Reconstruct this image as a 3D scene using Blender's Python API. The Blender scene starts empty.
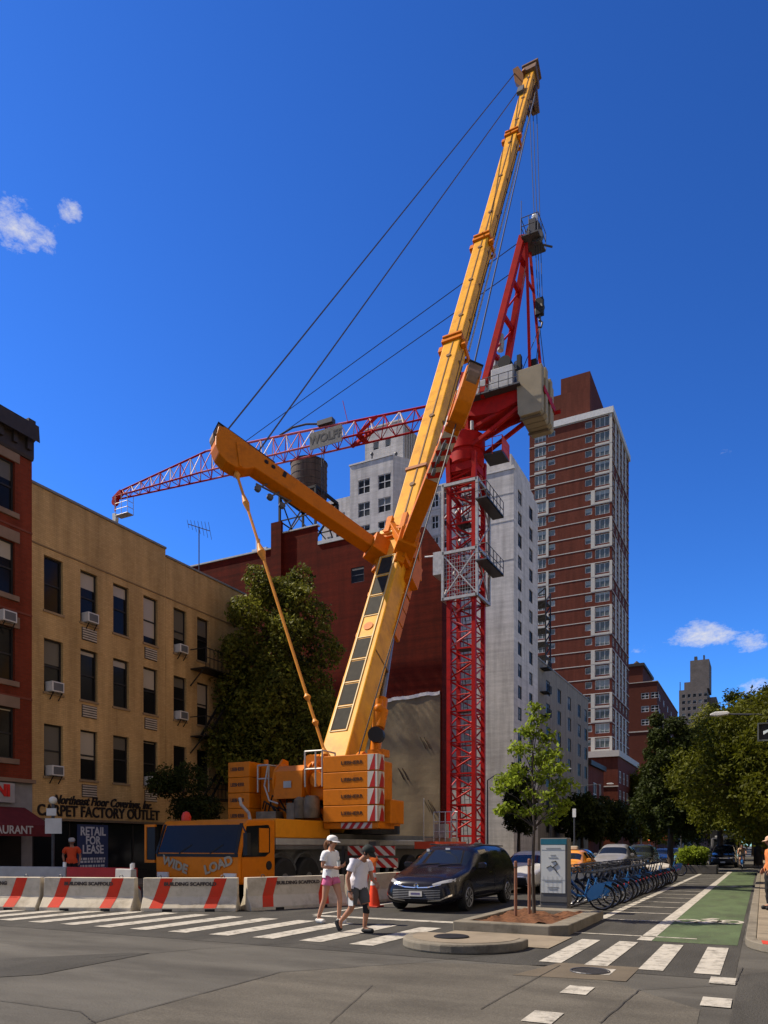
import bpy, bmesh, math, random
import numpy as np
from mathutils import Vector, Matrix
from mathutils.bvhtree import BVHTree

R = math.radians
SC = bpy.context.scene
COL = SC.collection
rng = random.Random(7)

# ------------------------------------------------------------------ camera, sky, sun, exposure
FPX, EYE, HZ, YAW = 740.0, 1.6, 846.0, R(27.1)
CS, SN = math.cos(YAW), math.sin(YAW)
cam = bpy.data.objects.new('camera', bpy.data.cameras.new('camera'))
COL.objects.link(cam)
cam.location = (0, 0, EYE)
cam.rotation_euler = (R(90), 0, YAW)
cam.data.sensor_fit = 'VERTICAL'
cam.data.sensor_height = 36.0
cam.data.lens = FPX / 1024 * 36.0
cam.data.shift_y = (HZ - 512) / 1024
cam.data.clip_end = 6000
SC.camera = cam

SUN_EL = R(50)
SUN_H = Vector((-0.977, -0.21)).normalized()          # horizontal direction towards the sun
sun_vec = Vector((SUN_H.x * math.cos(SUN_EL), SUN_H.y * math.cos(SUN_EL), math.sin(SUN_EL)))
world = bpy.data.worlds.new('World'); SC.world = world; world.use_nodes = True
wn, wl = world.node_tree.nodes, world.node_tree.links
wn.clear()
w_out = wn.new('ShaderNodeOutputWorld'); w_bg = wn.new('ShaderNodeBackground')
sky = wn.new('ShaderNodeTexSky'); sky.sky_type = 'NISHITA'; sky.sun_disc = False
sky.sun_elevation = SUN_EL
sky.sun_rotation = math.atan2(SUN_H.x, SUN_H.y)
sky.altitude = 300; sky.air_density = 1.0; sky.dust_density = 0.15; sky.ozone_density = 3.2
w_gam = wn.new('ShaderNodeGamma'); w_gam.inputs[1].default_value = 1.5
w_tint = wn.new('ShaderNodeMix'); w_tint.data_type = 'RGBA'; w_tint.blend_type = 'MULTIPLY'
w_tint.inputs[0].default_value = 1.0
w_tint.inputs[7].default_value = (0.31, 0.60, 0.91, 1)
wl.new(sky.outputs[0], w_gam.inputs[0]); wl.new(w_gam.outputs[0], w_tint.inputs[6])
w_bg.inputs[1].default_value = 0.062
# small fair-weather clouds: directions on the sky sphere
tc = wn.new('ShaderNodeTexCoord')
def wmath(op, a, b=None, c=None):
    n = wn.new('ShaderNodeMath'); n.operation = op
    for i, x in enumerate((a, b, c)):
        if x is None: continue
        if isinstance(x, (int, float)): n.inputs[i].default_value = x
        else: wl.new(x, n.inputs[i])
    return n.outputs[0]
def sky_dir(u, v):
    k = (u - 384) / FPX
    return Vector((-SN + k * CS, CS + k * SN, (HZ - v) / FPX)).normalized()
w_noise = wn.new('ShaderNodeTexNoise'); w_noise.inputs['Scale'].default_value = 42
w_noise.inputs['Detail'].default_value = 9; w_noise.inputs['Roughness'].default_value = 0.72
w_map = wn.new('ShaderNodeMapping'); w_map.inputs['Scale'].default_value = (1, 1, 1.9)
wl.new(tc.outputs['Generated'], w_map.inputs[0]); wl.new(w_map.outputs[0], w_noise.inputs[0])
cover = None
for (u, v, wid, hei, amp) in ((20, 228, 46, 27, 0.95), (70, 210, 17, 14, 0.85), (705, 634, 48, 22, 0.95), (752, 642, 28, 18, 0.8),
                              (0, 195, 26, 12, 0.5), (720, 452, 22, 10, 0.40), (760, 690, 36, 20, 0.75), (676, 472, 16, 10, 0.3), (640, 650, 20, 8, 0.45), (400, 632, 60, 20, .5)):
    d = sky_dir(u, v)
    side = Vector((d.y, -d.x, 0)).normalized(); up = side.cross(d).normalized()
    dots = []
    for ax, sz in ((side, wid / FPX), (up, hei / FPX)):
        n = wn.new('ShaderNodeVectorMath'); n.operation = 'DOT_PRODUCT'
        wl.new(tc.outputs['Generated'], n.inputs[0]); n.inputs[1].default_value = ax / sz * 1.25
        dots.append(wmath('POWER', wmath('ABSOLUTE', n.outputs['Value']), 2.0))
    f = wn.new('ShaderNodeVectorMath'); f.operation = 'DOT_PRODUCT'
    wl.new(tc.outputs['Generated'], f.inputs[0]); f.inputs[1].default_value = d
    front = wmath('GREATER_THAN', f.outputs['Value'], 0.5)
    g = wmath('MULTIPLY', wmath('MULTIPLY', wmath('MAXIMUM', wmath('SUBTRACT', 1.0, wmath('ADD', dots[0], dots[1])), 0.0), amp), front)
    cover = g if cover is None else wmath('MAXIMUM', cover, g)
cl_a = wmath('SUBTRACT', wmath('ADD', w_noise.outputs[0], wmath('MULTIPLY', cover, 0.52)), 0.76)
cl_a = wmath('MINIMUM', wmath('MAXIMUM', wmath('MULTIPLY', cl_a, 2.3), 0.0), 0.85)
cl_a = wmath('MULTIPLY', cl_a, wmath('GREATER_THAN', cover, 0.001))
w_mix = wn.new('ShaderNodeMix'); w_mix.data_type = 'RGBA'
wl.new(cl_a, w_mix.inputs[0]); wl.new(w_tint.outputs[2], w_mix.inputs[6]); w_mix.inputs[7].default_value = (8.3, 8.1, 7.9, 1)
# unseen cumulus bank added behind the viewer so shaded walls get neutral fill
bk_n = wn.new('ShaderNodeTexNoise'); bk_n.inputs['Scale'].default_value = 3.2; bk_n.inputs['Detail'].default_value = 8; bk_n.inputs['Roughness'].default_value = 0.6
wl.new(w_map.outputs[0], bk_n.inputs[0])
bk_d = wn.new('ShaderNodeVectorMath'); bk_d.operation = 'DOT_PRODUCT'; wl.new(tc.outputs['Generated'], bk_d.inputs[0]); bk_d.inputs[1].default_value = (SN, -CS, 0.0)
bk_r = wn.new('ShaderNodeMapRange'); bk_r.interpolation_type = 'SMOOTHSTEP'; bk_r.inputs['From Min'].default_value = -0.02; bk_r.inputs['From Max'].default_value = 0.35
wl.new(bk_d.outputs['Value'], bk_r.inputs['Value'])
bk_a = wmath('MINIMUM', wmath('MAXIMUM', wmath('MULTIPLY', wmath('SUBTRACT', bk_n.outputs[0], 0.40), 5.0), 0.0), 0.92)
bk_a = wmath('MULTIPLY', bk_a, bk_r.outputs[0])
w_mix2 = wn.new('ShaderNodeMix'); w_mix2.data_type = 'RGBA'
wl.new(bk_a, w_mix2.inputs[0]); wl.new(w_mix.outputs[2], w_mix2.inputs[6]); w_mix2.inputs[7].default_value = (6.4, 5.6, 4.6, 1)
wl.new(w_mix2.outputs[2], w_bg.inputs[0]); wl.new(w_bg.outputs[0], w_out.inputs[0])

sun = bpy.data.objects.new('sun', bpy.data.lights.new('sun', 'SUN')); COL.objects.link(sun)
sun.data.energy = 5.0; sun.data.angle = R(0.53); sun.data.color = (1.0, 0.88, 0.71)
sun.rotation_euler = sun_vec.to_track_quat('Z', 'Y').to_euler()
SC.view_settings.view_transform = 'Standard'; SC.view_settings.look = 'None'
SC.view_settings.gamma = 1.0; SC.view_settings.use_curve_mapping = False
SC.view_settings.exposure = 0.68
SC.cycles.max_bounces = 7; SC.cycles.diffuse_bounces = 4; SC.cycles.glossy_bounces = 3
SC.cycles.transparent_max_bounces = 6
SC.cycles.use_denoising = True

# ------------------------------------------------------------------ picture -> world helpers (used while measuring the place)
def at(u, v, d):
    k = (u - 384) / FPX
    return Vector((d * (-SN + k * CS), d * (CS + k * SN), EYE + (HZ - v) / FPX * d))
def gnd(u, v, z=0.0): return at(u, v, (EYE - z) * FPX / (v - HZ))
def onX(u, v, X): return at(u, v, X / (-SN + (u - 384) / FPX * CS))
def onY(u, v, Y): return at(u, v, Y / (CS + (u - 384) / FPX * SN))

# ------------------------------------------------------------------ materials
MATS = {}
def srgb(r, g, b):
    f = lambda c: (c / 12.92 if c <= 0.04045 else ((c + 0.055) / 1.055) ** 2.4)
    return (f(r / 255), f(g / 255), f(b / 255))
def _base(name):
    m = bpy.data.materials.new(name); m.use_nodes = True
    n, l = m.node_tree.nodes, m.node_tree.links
    b = n['Principled BSDF']
    return m, n, l, b
def mat(name, col, rough=0.6, metal=0.0, var=0.12, scale=3.0, bump=0.0, bscale=40.0, coat=0.0, spec=0.22, detail=6, dirt=None, dirt_amt=0.0, dirt_scale=0.7, stretch=(1, 1, 1), grain=0.0):
    if name in MATS: return MATS[name]
    m, n, l, b = _base(name)
    tcn = n.new('ShaderNodeTexCoord'); mp = n.new('ShaderNodeMapping'); mp.inputs['Scale'].default_value = stretch
    l.new(tcn.outputs['Object'], mp.inputs[0])
    no = n.new('ShaderNodeTexNoise'); no.inputs['Scale'].default_value = scale; no.inputs['Detail'].default_value = detail
    l.new(mp.outputs[0], no.inputs[0])
    rp = n.new('ShaderNodeValToRGB')
    rp.color_ramp.elements[0].position = 0.28; rp.color_ramp.elements[1].position = 0.72
    rp.color_ramp.elements[0].color = (*[c * (1 - var) for c in col], 1)
    rp.color_ramp.elements[1].color = (*[min(1, c * (1 + var)) for c in col], 1)
    l.new(no.outputs[0], rp.inputs[0])
    out = rp.outputs[0]
    if dirt:
        n2 = n.new('ShaderNodeTexNoise'); n2.inputs['Scale'].default_value = dirt_scale; n2.inputs['Detail'].default_value = 8
        n2.inputs['Roughness'].default_value = 0.7
        l.new(mp.outputs[0], n2.inputs[0])
        r2 = n.new('ShaderNodeValToRGB'); r2.color_ramp.elements[0].position = 0.48; r2.color_ramp.elements[1].position = 0.68
        r2.color_ramp.elements[0].color = (0, 0, 0, 1); r2.color_ramp.elements[1].color = (dirt_amt,) * 3 + (1,)
        l.new(n2.outputs[0], r2.inputs[0])
        mx = n.new('ShaderNodeMix'); mx.data_type = 'RGBA'; l.new(r2.outputs[0], mx.inputs[0]); l.new(out, mx.inputs[6]); mx.inputs[7].default_value = (*dirt, 1)
        out = mx.outputs[2]
    if grain:                                            # aggregate in the surface
        ng = n.new('ShaderNodeTexNoise'); ng.inputs['Scale'].default_value = 75; ng.inputs['Detail'].default_value = 3; ng.inputs['Roughness'].default_value = .8
        l.new(tcn.outputs['Object'], ng.inputs[0])
        rg = n.new('ShaderNodeValToRGB'); rg.color_ramp.elements[0].position = .34; rg.color_ramp.elements[1].position = .66
        rg.color_ramp.elements[0].color = ((1 - grain),) * 3 + (1,); rg.color_ramp.elements[1].color = ((1 + grain),) * 3 + (1,)
        l.new(ng.outputs[0], rg.inputs[0])
        mg = n.new('ShaderNodeMix'); mg.data_type = 'RGBA'; mg.blend_type = 'MULTIPLY'; mg.inputs[0].default_value = 1
        l.new(out, mg.inputs[6]); l.new(rg.outputs[0], mg.inputs[7]); out = mg.outputs[2]
    l.new(out, b.inputs['Base Color'])
    b.inputs['Roughness'].default_value = rough; b.inputs['Metallic'].default_value = metal
    b.inputs['Specular IOR Level'].default_value = spec
    if coat: b.inputs['Coat Weight'].default_value = coat; b.inputs['Coat Roughness'].default_value = 0.05
    if bump:
        n3 = n.new('ShaderNodeTexNoise'); n3.inputs['Scale'].default_value = bscale; n3.inputs['Detail'].default_value = 5
        l.new(mp.outputs[0], n3.inputs[0])
        bp = n.new('ShaderNodeBump'); bp.inputs['Strength'].default_value = bump; bp.inputs['Distance'].default_value = 0.02
        l.new(n3.outputs[0], bp.inputs['Height']); l.new(bp.outputs[0], b.inputs['Normal'])
    MATS[name] = m
    return m
def brick_mat(name, c1, c2, mortar, bw=0.21, bh=0.075, var=0.25, streak=0.0, mort=0.008, rough=0.85, bump=0.25, band=0.0):
    if name in MATS: return MATS[name]
    m, n, l, b = _base(name)
    ge = n.new('ShaderNodeNewGeometry'); sp = n.new('ShaderNodeSeparateXYZ'); l.new(ge.outputs['Position'], sp.inputs[0])
    ad = n.new('ShaderNodeMath'); ad.operation = 'ADD'; l.new(sp.outputs[0], ad.inputs[0]); l.new(sp.outputs[1], ad.inputs[1])
    cb = n.new('ShaderNodeCombineXYZ'); l.new(ad.outputs[0], cb.inputs[0]); l.new(sp.outputs[2], cb.inputs[1])
    bt = n.new('ShaderNodeTexBrick'); l.new(cb.outputs[0], bt.inputs[0])
    bt.inputs['Scale'].default_value = 1.0; bt.inputs['Brick Width'].default_value = bw; bt.inputs['Row Height'].default_value = bh
    bt.inputs['Mortar Size'].default_value = mort; bt.inputs['Mortar Smooth'].default_value = 0.2
    bt.inputs['Color1'].default_value = (*c1, 1); bt.inputs['Color2'].default_value = (*c2, 1); bt.inputs['Mortar'].default_value = (*mortar, 1)
    no = n.new('ShaderNodeTexNoise'); no.inputs['Scale'].default_value = 0.35; no.inputs['Detail'].default_value = 9; no.inputs['Roughness'].default_value = 0.68
    mp = n.new('ShaderNodeMapping'); mp.inputs['Scale'].default_value = (1.0, 1.0 if not streak else 0.35, 1)
    l.new(cb.outputs[0], mp.inputs[0]); l.new(mp.outputs[0], no.inputs[0])
    rp = n.new('ShaderNodeValToRGB'); rp.color_ramp.elements[0].position = 0.3; rp.color_ramp.elements[1].position = 0.7
    rp.color_ramp.elements[0].color = ((1 - var),) * 3 + (1,); rp.color_ramp.elements[1].color = ((1 + var * .6),) * 3 + (1,)
    l.new(no.outputs[0], rp.inputs[0])
    mx = n.new('ShaderNodeMix'); mx.data_type = 'RGBA'; mx.blend_type = 'MULTIPLY'; mx.inputs[0].default_value = 1
    l.new(bt.outputs[0], mx.inputs[6]); l.new(rp.outputs[0], mx.inputs[7])
    out = mx.outputs[2]
    if band:                                             # weathered horizontal courses
        n2 = n.new('ShaderNodeTexNoise'); n2.inputs['Scale'].default_value = 1.0; n2.inputs['Detail'].default_value = 6
        m2 = n.new('ShaderNodeMapping'); m2.inputs['Scale'].default_value = (0.12, 2.6, 1)
        l.new(cb.outputs[0], m2.inputs[0]); l.new(m2.outputs[0], n2.inputs[0])
        r2 = n.new('ShaderNodeValToRGB'); r2.color_ramp.elements[0].position = .35; r2.color_ramp.elements[1].position = .65
        r2.color_ramp.elements[0].color = ((1 - band),) * 3 + (1,); r2.color_ramp.elements[1].color = (1, 1, 1, 1)
        l.new(n2.outputs[0], r2.inputs[0])
        m3 = n.new('ShaderNodeMix'); m3.data_type = 'RGBA'; m3.blend_type = 'MULTIPLY'; m3.inputs[0].default_value = 1
        l.new(out, m3.inputs[6]); l.new(r2.outputs[0], m3.inputs[7]); out = m3.outputs[2]
    if streak:                                           # rain stains running down
        n4 = n.new('ShaderNodeTexNoise'); n4.inputs['Scale'].default_value = 1.0; n4.inputs['Detail'].default_value = 7; n4.inputs['Roughness'].default_value = 0.6
        m4 = n.new('ShaderNodeMapping'); m4.inputs['Scale'].default_value = (1.4, 0.13, 1)
        l.new(cb.outputs[0], m4.inputs[0]); l.new(m4.outputs[0], n4.inputs[0])
        r4 = n.new('ShaderNodeValToRGB'); r4.color_ramp.elements[0].position = .36; r4.color_ramp.elements[1].position = .6
        r4.color_ramp.elements[0].color = ((1 - streak),) * 3 + (1,); r4.color_ramp.elements[1].color = (1, 1, 1, 1)
        l.new(n4.outputs[0], r4.inputs[0])
        m5 = n.new('ShaderNodeMix'); m5.data_type = 'RGBA'; m5.blend_type = 'MULTIPLY'; m5.inputs[0].default_value = 1
        l.new(out, m5.inputs[6]); l.new(r4.outputs[0], m5.inputs[7]); out = m5.outputs[2]
    l.new(out, b.inputs['Base Color']); b.inputs['Roughness'].default_value = rough; b.inputs['Specular IOR Level'].default_value = 0.08
    bp = n.new('ShaderNodeBump'); bp.inputs['Strength'].default_value = bump; bp.inputs['Distance'].default_value = 0.01
    ng = n.new('ShaderNodeMath'); ng.operation = 'SUBTRACT'; ng.inputs[0].default_value = 1.0; l.new(bt.outputs['Fac'], ng.inputs[1])
    l.new(ng.outputs[0], bp.inputs['Height']); l.new(bp.outputs[0], b.inputs['Normal'])
    MATS[name] = m
    return m
def glass_mat(name, dark, pale, pale_share=0.35, rough=0.06, spec=0.6):
    if name in MATS: return MATS[name]
    m, n, l, b = _base(name)
    oi = n.new('ShaderNodeObjectInfo')
    rp = n.new('ShaderNodeValToRGB'); rp.color_ramp.interpolation = 'CONSTANT'
    e = rp.color_ramp.elements; e[0].color = (*dark, 1); e[1].position = 1 - pale_share; e[1].color = (*pale, 1)
    k = e.new(max(0.05, (1 - pale_share) * 0.55)); k.color = (*[a * .7 + c * .3 for a, c in zip(dark, pale)], 1)
    l.new(oi.outputs['Random'], rp.inputs[0])
    # a blind pulled part of the way down behind the pane
    tcn = n.new('ShaderNodeTexCoord'); sp = n.new('ShaderNodeSeparateXYZ'); l.new(tcn.outputs['Generated'], sp.inputs[0])
    m1 = n.new('ShaderNodeMath'); m1.operation = 'MULTIPLY_ADD'; m1.inputs[1].default_value = 7.31; m1.inputs[2].default_value = 0.2
    l.new(oi.outputs['Random'], m1.inputs[0])
    fr = n.new('ShaderNodeMath'); fr.operation = 'FRACT'; l.new(m1.outputs[0], fr.inputs[0])
    gt = n.new('ShaderNodeMath'); gt.operation = 'GREATER_THAN'; l.new(sp.outputs[2], gt.inputs[0]); l.new(fr.outputs[0], gt.inputs[1])
    mx = n.new('ShaderNodeMix'); mx.data_type = 'RGBA'; l.new(gt.outputs[0], mx.inputs[0]); mx.inputs[6].default_value = (*dark, 1); l.new(rp.outputs[0], mx.inputs[7])
    l.new(mx.outputs[2], b.inputs['Base Color']); b.inputs['Roughness'].default_value = rough; b.inputs['Specular IOR Level'].default_value = spec
    no = n.new('ShaderNodeTexNoise'); no.inputs['Scale'].default_value = 1.3; l.new(tcn.outputs['Object'], no.inputs[0])
    bp = n.new('ShaderNodeBump'); bp.inputs['Strength'].default_value = 0.05; bp.inputs['Distance'].default_value = 0.05
    l.new(no.outputs[0], bp.inputs['Height']); l.new(bp.outputs[0], b.inputs['Normal'])
    MATS[name] = m
    return m
def leaf_mat(name, c_dark, c_light, trans=0.35, clump=0.5):
    if name in MATS: return MATS[name]
    m, n, l, b = _base(name)
    ge = n.new('ShaderNodeNewGeometry'); tcn = n.new('ShaderNodeTexCoord')
    no = n.new('ShaderNodeTexNoise'); no.inputs['Scale'].default_value = clump; no.inputs['Detail'].default_value = 4
    l.new(tcn.outputs['Object'], no.inputs[0])
    ad = n.new('ShaderNodeMath'); ad.operation = 'MULTIPLY_ADD'; ad.inputs[1].default_value = 0.6
    l.new(ge.outputs['Random Per Island'], ad.inputs[0])
    mu = n.new('ShaderNodeMath'); mu.operation = 'MULTIPLY_ADD'; mu.inputs[1].default_value = 1.5; mu.inputs[2].default_value = -0.55
    l.new(no.outputs[0], mu.inputs[0]); l.new(mu.outputs[0], ad.inputs[2])
    rp = n.new('ShaderNodeValToRGB'); rp.color_ramp.elements[0].color = (*c_dark, 1); rp.color_ramp.elements[1].color = (*c_light, 1)
    l.new(ad.outputs[0], rp.inputs[0]); l.new(rp.outputs[0], b.inputs['Base Color'])
    b.inputs['Roughness'].default_value = 0.6; b.inputs['Specular IOR Level'].default_value = 0.12
    tr = n.new('ShaderNodeBsdfTranslucent'); l.new(rp.outputs[0], tr.inputs[0])
    ms = n.new('ShaderNodeMixShader'); ms.inputs[0].default_value = trans
    l.new(b.outputs[0], ms.inputs[1]); l.new(tr.outputs[0], ms.inputs[2]); l.new(ms.outputs[0], n['Material Output'].inputs[0])
    MATS[name] = m
    return m
def lamp_mat(name, col, strength):
    if name in MATS: return MATS[name]
    m, n, l, b = _base(name)
    b.inputs['Base Color'].default_value = (*col, 1); b.inputs['Emission Color'].default_value = (*col, 1); b.inputs['Emission Strength'].default_value = strength
    MATS[name] = m
    return m

# ------------------------------------------------------------------ mesh building
OFF = {}
class MB:
    def __init__(s): s.v, s.f, s.m, s.mi = [], [], [], 0
    def q(s, *pts, m=None):
        i = len(s.v); s.v.extend(tuple(p) for p in pts); s.f.append(tuple(range(i, i + len(pts)))); s.m.append(s.mi if m is None else m); return s
    def raw(s, vs, fs, m=None):
        i = len(s.v); s.v.extend(tuple(p) for p in vs)
        for f in fs: s.f.append(tuple(i + a for a in f)); s.m.append(s.mi if m is None else m)
        return s
    def box(s, x0, x1, y0, y1, z0, z1, m=None):
        vs = [(x, y, z) for z in (z0, z1) for y in (y0, y1) for x in (x0, x1)]
        return s.raw(vs, [(0, 2, 3, 1), (4, 5, 7, 6), (0, 1, 5, 4), (2, 6, 7, 3), (0, 4, 6, 2), (1, 3, 7, 5)], m)
    def obox(s, c, ax, ay, az, m=None):
        c, ax, ay, az = Vector(c), Vector(ax), Vector(ay), Vector(az)
        vs = [c + ax * i + ay * j + az * k for k in (-1, 1) for j in (-1, 1) for i in (-1, 1)]
        return s.raw(vs, [(0, 2, 3, 1), (4, 5, 7, 6), (0, 1, 5, 4), (2, 6, 7, 3), (0, 4, 6, 2), (1, 3, 7, 5)], m)
    def beam(s, a, b, w, h=None, up=(0, 0, 1), m=None):
        a, b = Vector(a), Vector(b); d = (b - a); L = d.length
        if L < 1e-6: return s
        d /= L; h = w if h is None else h
        upv = Vector(up)
        if abs(d.dot(upv)) > 0.98: upv = Vector((0, 1, 0))
        sx = d.cross(upv).normalized(); sz = sx.cross(d)
        return s.obox((a + b) / 2, sx * (w / 2), d * (L / 2), sz * (h / 2), m)
    def tube(s, a, b, r, r1=None, n=8, m=None, cap=True):
        a, b = Vector(a), Vector(b); r1 = r if r1 is None else r1
        d = (b - a)
        if d.length < 1e-7: return s
        d.normalize(); u = d.orthogonal().normalized(); w = d.cross(u)
        vs = []
        for p, rr in ((a, r), (b, r1)):
            for k in range(n):
                t = 2 * math.pi * k / n; vs.append(p + (u * math.cos(t) + w * math.sin(t)) * rr)
        fs = [(k, (k + 1) % n, n + (k + 1) % n, n + k) for k in range(n)]
        if cap: fs += [tuple(reversed(range(n))), tuple(range(n, 2 * n))]
        return s.raw(vs, fs, m)
    def path(s, pts, r, n=6, m=None):
        pts = [Vector(p) for p in pts]; rs = r if isinstance(r, (list, tuple)) else [r] * len(pts)
        vs = []; ref = None
        for i, p in enumerate(pts):
            d = (pts[min(i + 1, len(pts) - 1)] - pts[max(i - 1, 0)]).normalized()
            u = d.orthogonal().normalized() if ref is None else (ref - d * ref.dot(d)).normalized()
            ref = u; w = d.cross(u)
            vs += [p + (u * math.cos(2 * math.pi * k / n) + w * math.sin(2 * math.pi * k / n)) * rs[i] for k in range(n)]
        fs = [(i * n + k, i * n + (k + 1) % n, (i + 1) * n + (k + 1) % n, (i + 1) * n + k) for i in range(len(pts) - 1) for k in range(n)]
        fs += [tuple(reversed(range(n))), tuple(range((len(pts) - 1) * n, len(pts) * n))]
        return s.raw(vs, fs, m)
    def lathe(s, c, prof, n=16, axis=(0, 0, 1), m=None):
        c = Vector(c); d = Vector(axis).normalized(); u = d.orthogonal().normalized(); w = d.cross(u)
        vs = []
        for r, z in prof:
            vs += [c + d * z + (u * math.cos(2 * math.pi * k / n) + w * math.sin(2 * math.pi * k / n)) * max(r, 1e-4) for k in range(n)]
        L = len(prof)
        fs = [(i * n + k, i * n + (k + 1) % n, (i + 1) * n + (k + 1) % n, (i + 1) * n + k) for i in range(L - 1) for k in range(n)]
        fs += [tuple(reversed(range(n))), tuple(range((L - 1) * n, L * n))]
        return s.raw(vs, fs, m)
    def torus(s, c, R_, r, axis=(0, 0, 1), n=20, k=6, m=None):
        c = Vector(c); d = Vector(axis).normalized(); u = d.orthogonal().normalized(); w = d.cross(u)
        vs = []
        for i in range(n):
            t = 2 * math.pi * i / n; e = u * math.cos(t) + w * math.sin(t)
            vs += [c + e * (R_ + r * math.cos(2 * math.pi * j / k)) + d * r * math.sin(2 * math.pi * j / k) for j in range(k)]
        fs = [(i * k + j, ((i + 1) % n) * k + j, ((i + 1) % n) * k + (j + 1) % k, i * k + (j + 1) % k) for i in range(n) for j in range(k)]
        return s.raw(vs, fs, m)
    def ball(s, c, r, n=10, sz=(1, 1, 1), m=None):
        c = Vector(c); h = n // 2
        prof = [(math.sin(math.pi * i / h), -math.cos(math.pi * i / h)) for i in range(h + 1)]
        vs = []
        for a, z in prof:
            vs += [c + Vector((max(a, .01) * math.cos(2 * math.pi * k / n) * r * sz[0], max(a, .01) * math.sin(2 * math.pi * k / n) * r * sz[1], z * r * sz[2])) for k in range(n)]
        fs = [(i * n + k, i * n + (k + 1) % n, (i + 1) * n + (k + 1) % n, (i + 1) * n + k) for i in range(h) for k in range(n)]
        return s.raw(vs, fs, m)
    def prism(s, poly, fn0, fn1, m=None):
        n = len(poly); vs = [fn0(*p) for p in poly] + [fn1(*p) for p in poly]
        fs = [(k, (k + 1) % n, n + (k + 1) % n, n + k) for k in range(n)] + [tuple(reversed(range(n))), tuple(range(n, 2 * n))]
        return s.raw(vs, fs, m)
    def prX(s, poly, x0, x1, m=None): return s.prism(poly, lambda y, z: (x0, y, z), lambda y, z: (x1, y, z), m)      # poly of (y, z)
    def prY(s, poly, y0, y1, m=None): return s.prism(poly, lambda x, z: (x, y0, z), lambda x, z: (x, y1, z), m)      # poly of (x, z)
    def prZ(s, poly, z0, z1, m=None): return s.prism(poly, lambda x, y: (x, y, z0), lambda x, y: (x, y, z1), m)      # poly of (x, y)
    def mesh(s, name, mats, off=(0, 0, 0), smooth=None, bevel=0.0, fix=True):
        me = bpy.data.meshes.new(name)
        o = Vector(off)
        me.from_pydata([(p[0] - o.x, p[1] - o.y, p[2] - o.z) for p in s.v], [], s.f)
        mats = mats if isinstance(mats, (list, tuple)) else [mats]
        for m in mats: me.materials.append(m)
        me.polygons.foreach_set('material_index', s.m)
        if fix or bevel:
            bm = bmesh.new(); bm.from_mesh(me)
            if bevel:
                bmesh.ops.remove_doubles(bm, verts=bm.verts, dist=1e-5)
            bmesh.ops.recalc_face_normals(bm, faces=bm.faces)
            if bevel:
                es = [e for e in bm.edges if len(e.link_faces) == 2 and e.calc_face_angle(0) > R(28)]
                bmesh.ops.bevel(bm, geom=es, offset=bevel, segments=2, affect='EDGES', profile=0.5, clamp_overlap=True)
            bm.to_mesh(me); bm.free()
        if smooth:
            me.shade_smooth(); me.set_sharp_from_angle(angle=R(smooth))
        me.update()
        return me
    def build(s, name, mats, parent=None, smooth=None, bevel=0.0, local=False, fix=True):
        off = (0, 0, 0) if (local or parent is None) else OFF.get(parent.name, (0, 0, 0))
        me = s.mesh(name, mats, off, smooth, bevel, fix)
        o = bpy.data.objects.new(name, me); COL.objects.link(o)
        if parent is not None: o.parent = parent; OFF[o.name] = off
        return o
def build_each(b, name, mats, parent, **kw):
    """each connected piece of the builder becomes a part of its own"""
    par = list(range(len(b.v)))
    def fd(a):
        while par[a] != a: par[a] = par[par[a]]; a = par[a]
        return a
    for f in b.f:
        for k in f[1:]: par[fd(k)] = fd(f[0])
    groups = {}
    for f, m in zip(b.f, b.m): groups.setdefault(fd(f[0]), []).append((f, m))
    for fs in groups.values():
        n = MB(); mp = {}
        for f, m in fs:
            for k in f:
                if k not in mp: mp[k] = len(n.v); n.v.append(b.v[k])
            n.f.append(tuple(mp[k] for k in f)); n.m.append(m)
        n.build(name, mats, parent, **kw)
def tag(o, label=None, cat=None, group=None, kind=None):
    if label: o['label'] = label
    if cat: o['category'] = cat
    if group: o['group'] = group
    if kind: o['kind'] = kind
    return o
def thing(name, label, cat, loc=(0, 0, 0), rz=0.0, group=None):
    o = bpy.data.objects.new(name, None); COL.objects.link(o); o.location = loc; o.rotation_euler = (0, 0, rz)
    o.empty_display_size = 0.3
    OFF[o.name] = tuple(loc)
    return tag(o, label, cat, group)
def dup(root, loc, rz=0.0, label=None, group=None):
    def cp(o, parent):
        c = o.copy(); COL.objects.link(c)
        if parent is not None: c.parent = parent
        for ch in o.children: cp(ch, c)
        return c
    r = cp(root, None); r.location = loc; r.rotation_euler = (0, 0, rz)
    if label: r['label'] = label
    if group: r['group'] = group
    return r
def put(name, me, parent, loc=(0, 0, 0), rot=(0, 0, 0)):
    o = bpy.data.objects.new(name, me); COL.objects.link(o); o.parent = parent; o.location = loc; o.rotation_euler = rot
    return o
def evaluated(o):
    dg = bpy.context.evaluated_depsgraph_get(); dg.update()
    me = bpy.data.meshes.new_from_object(o.evaluated_get(dg))
    return me
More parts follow.
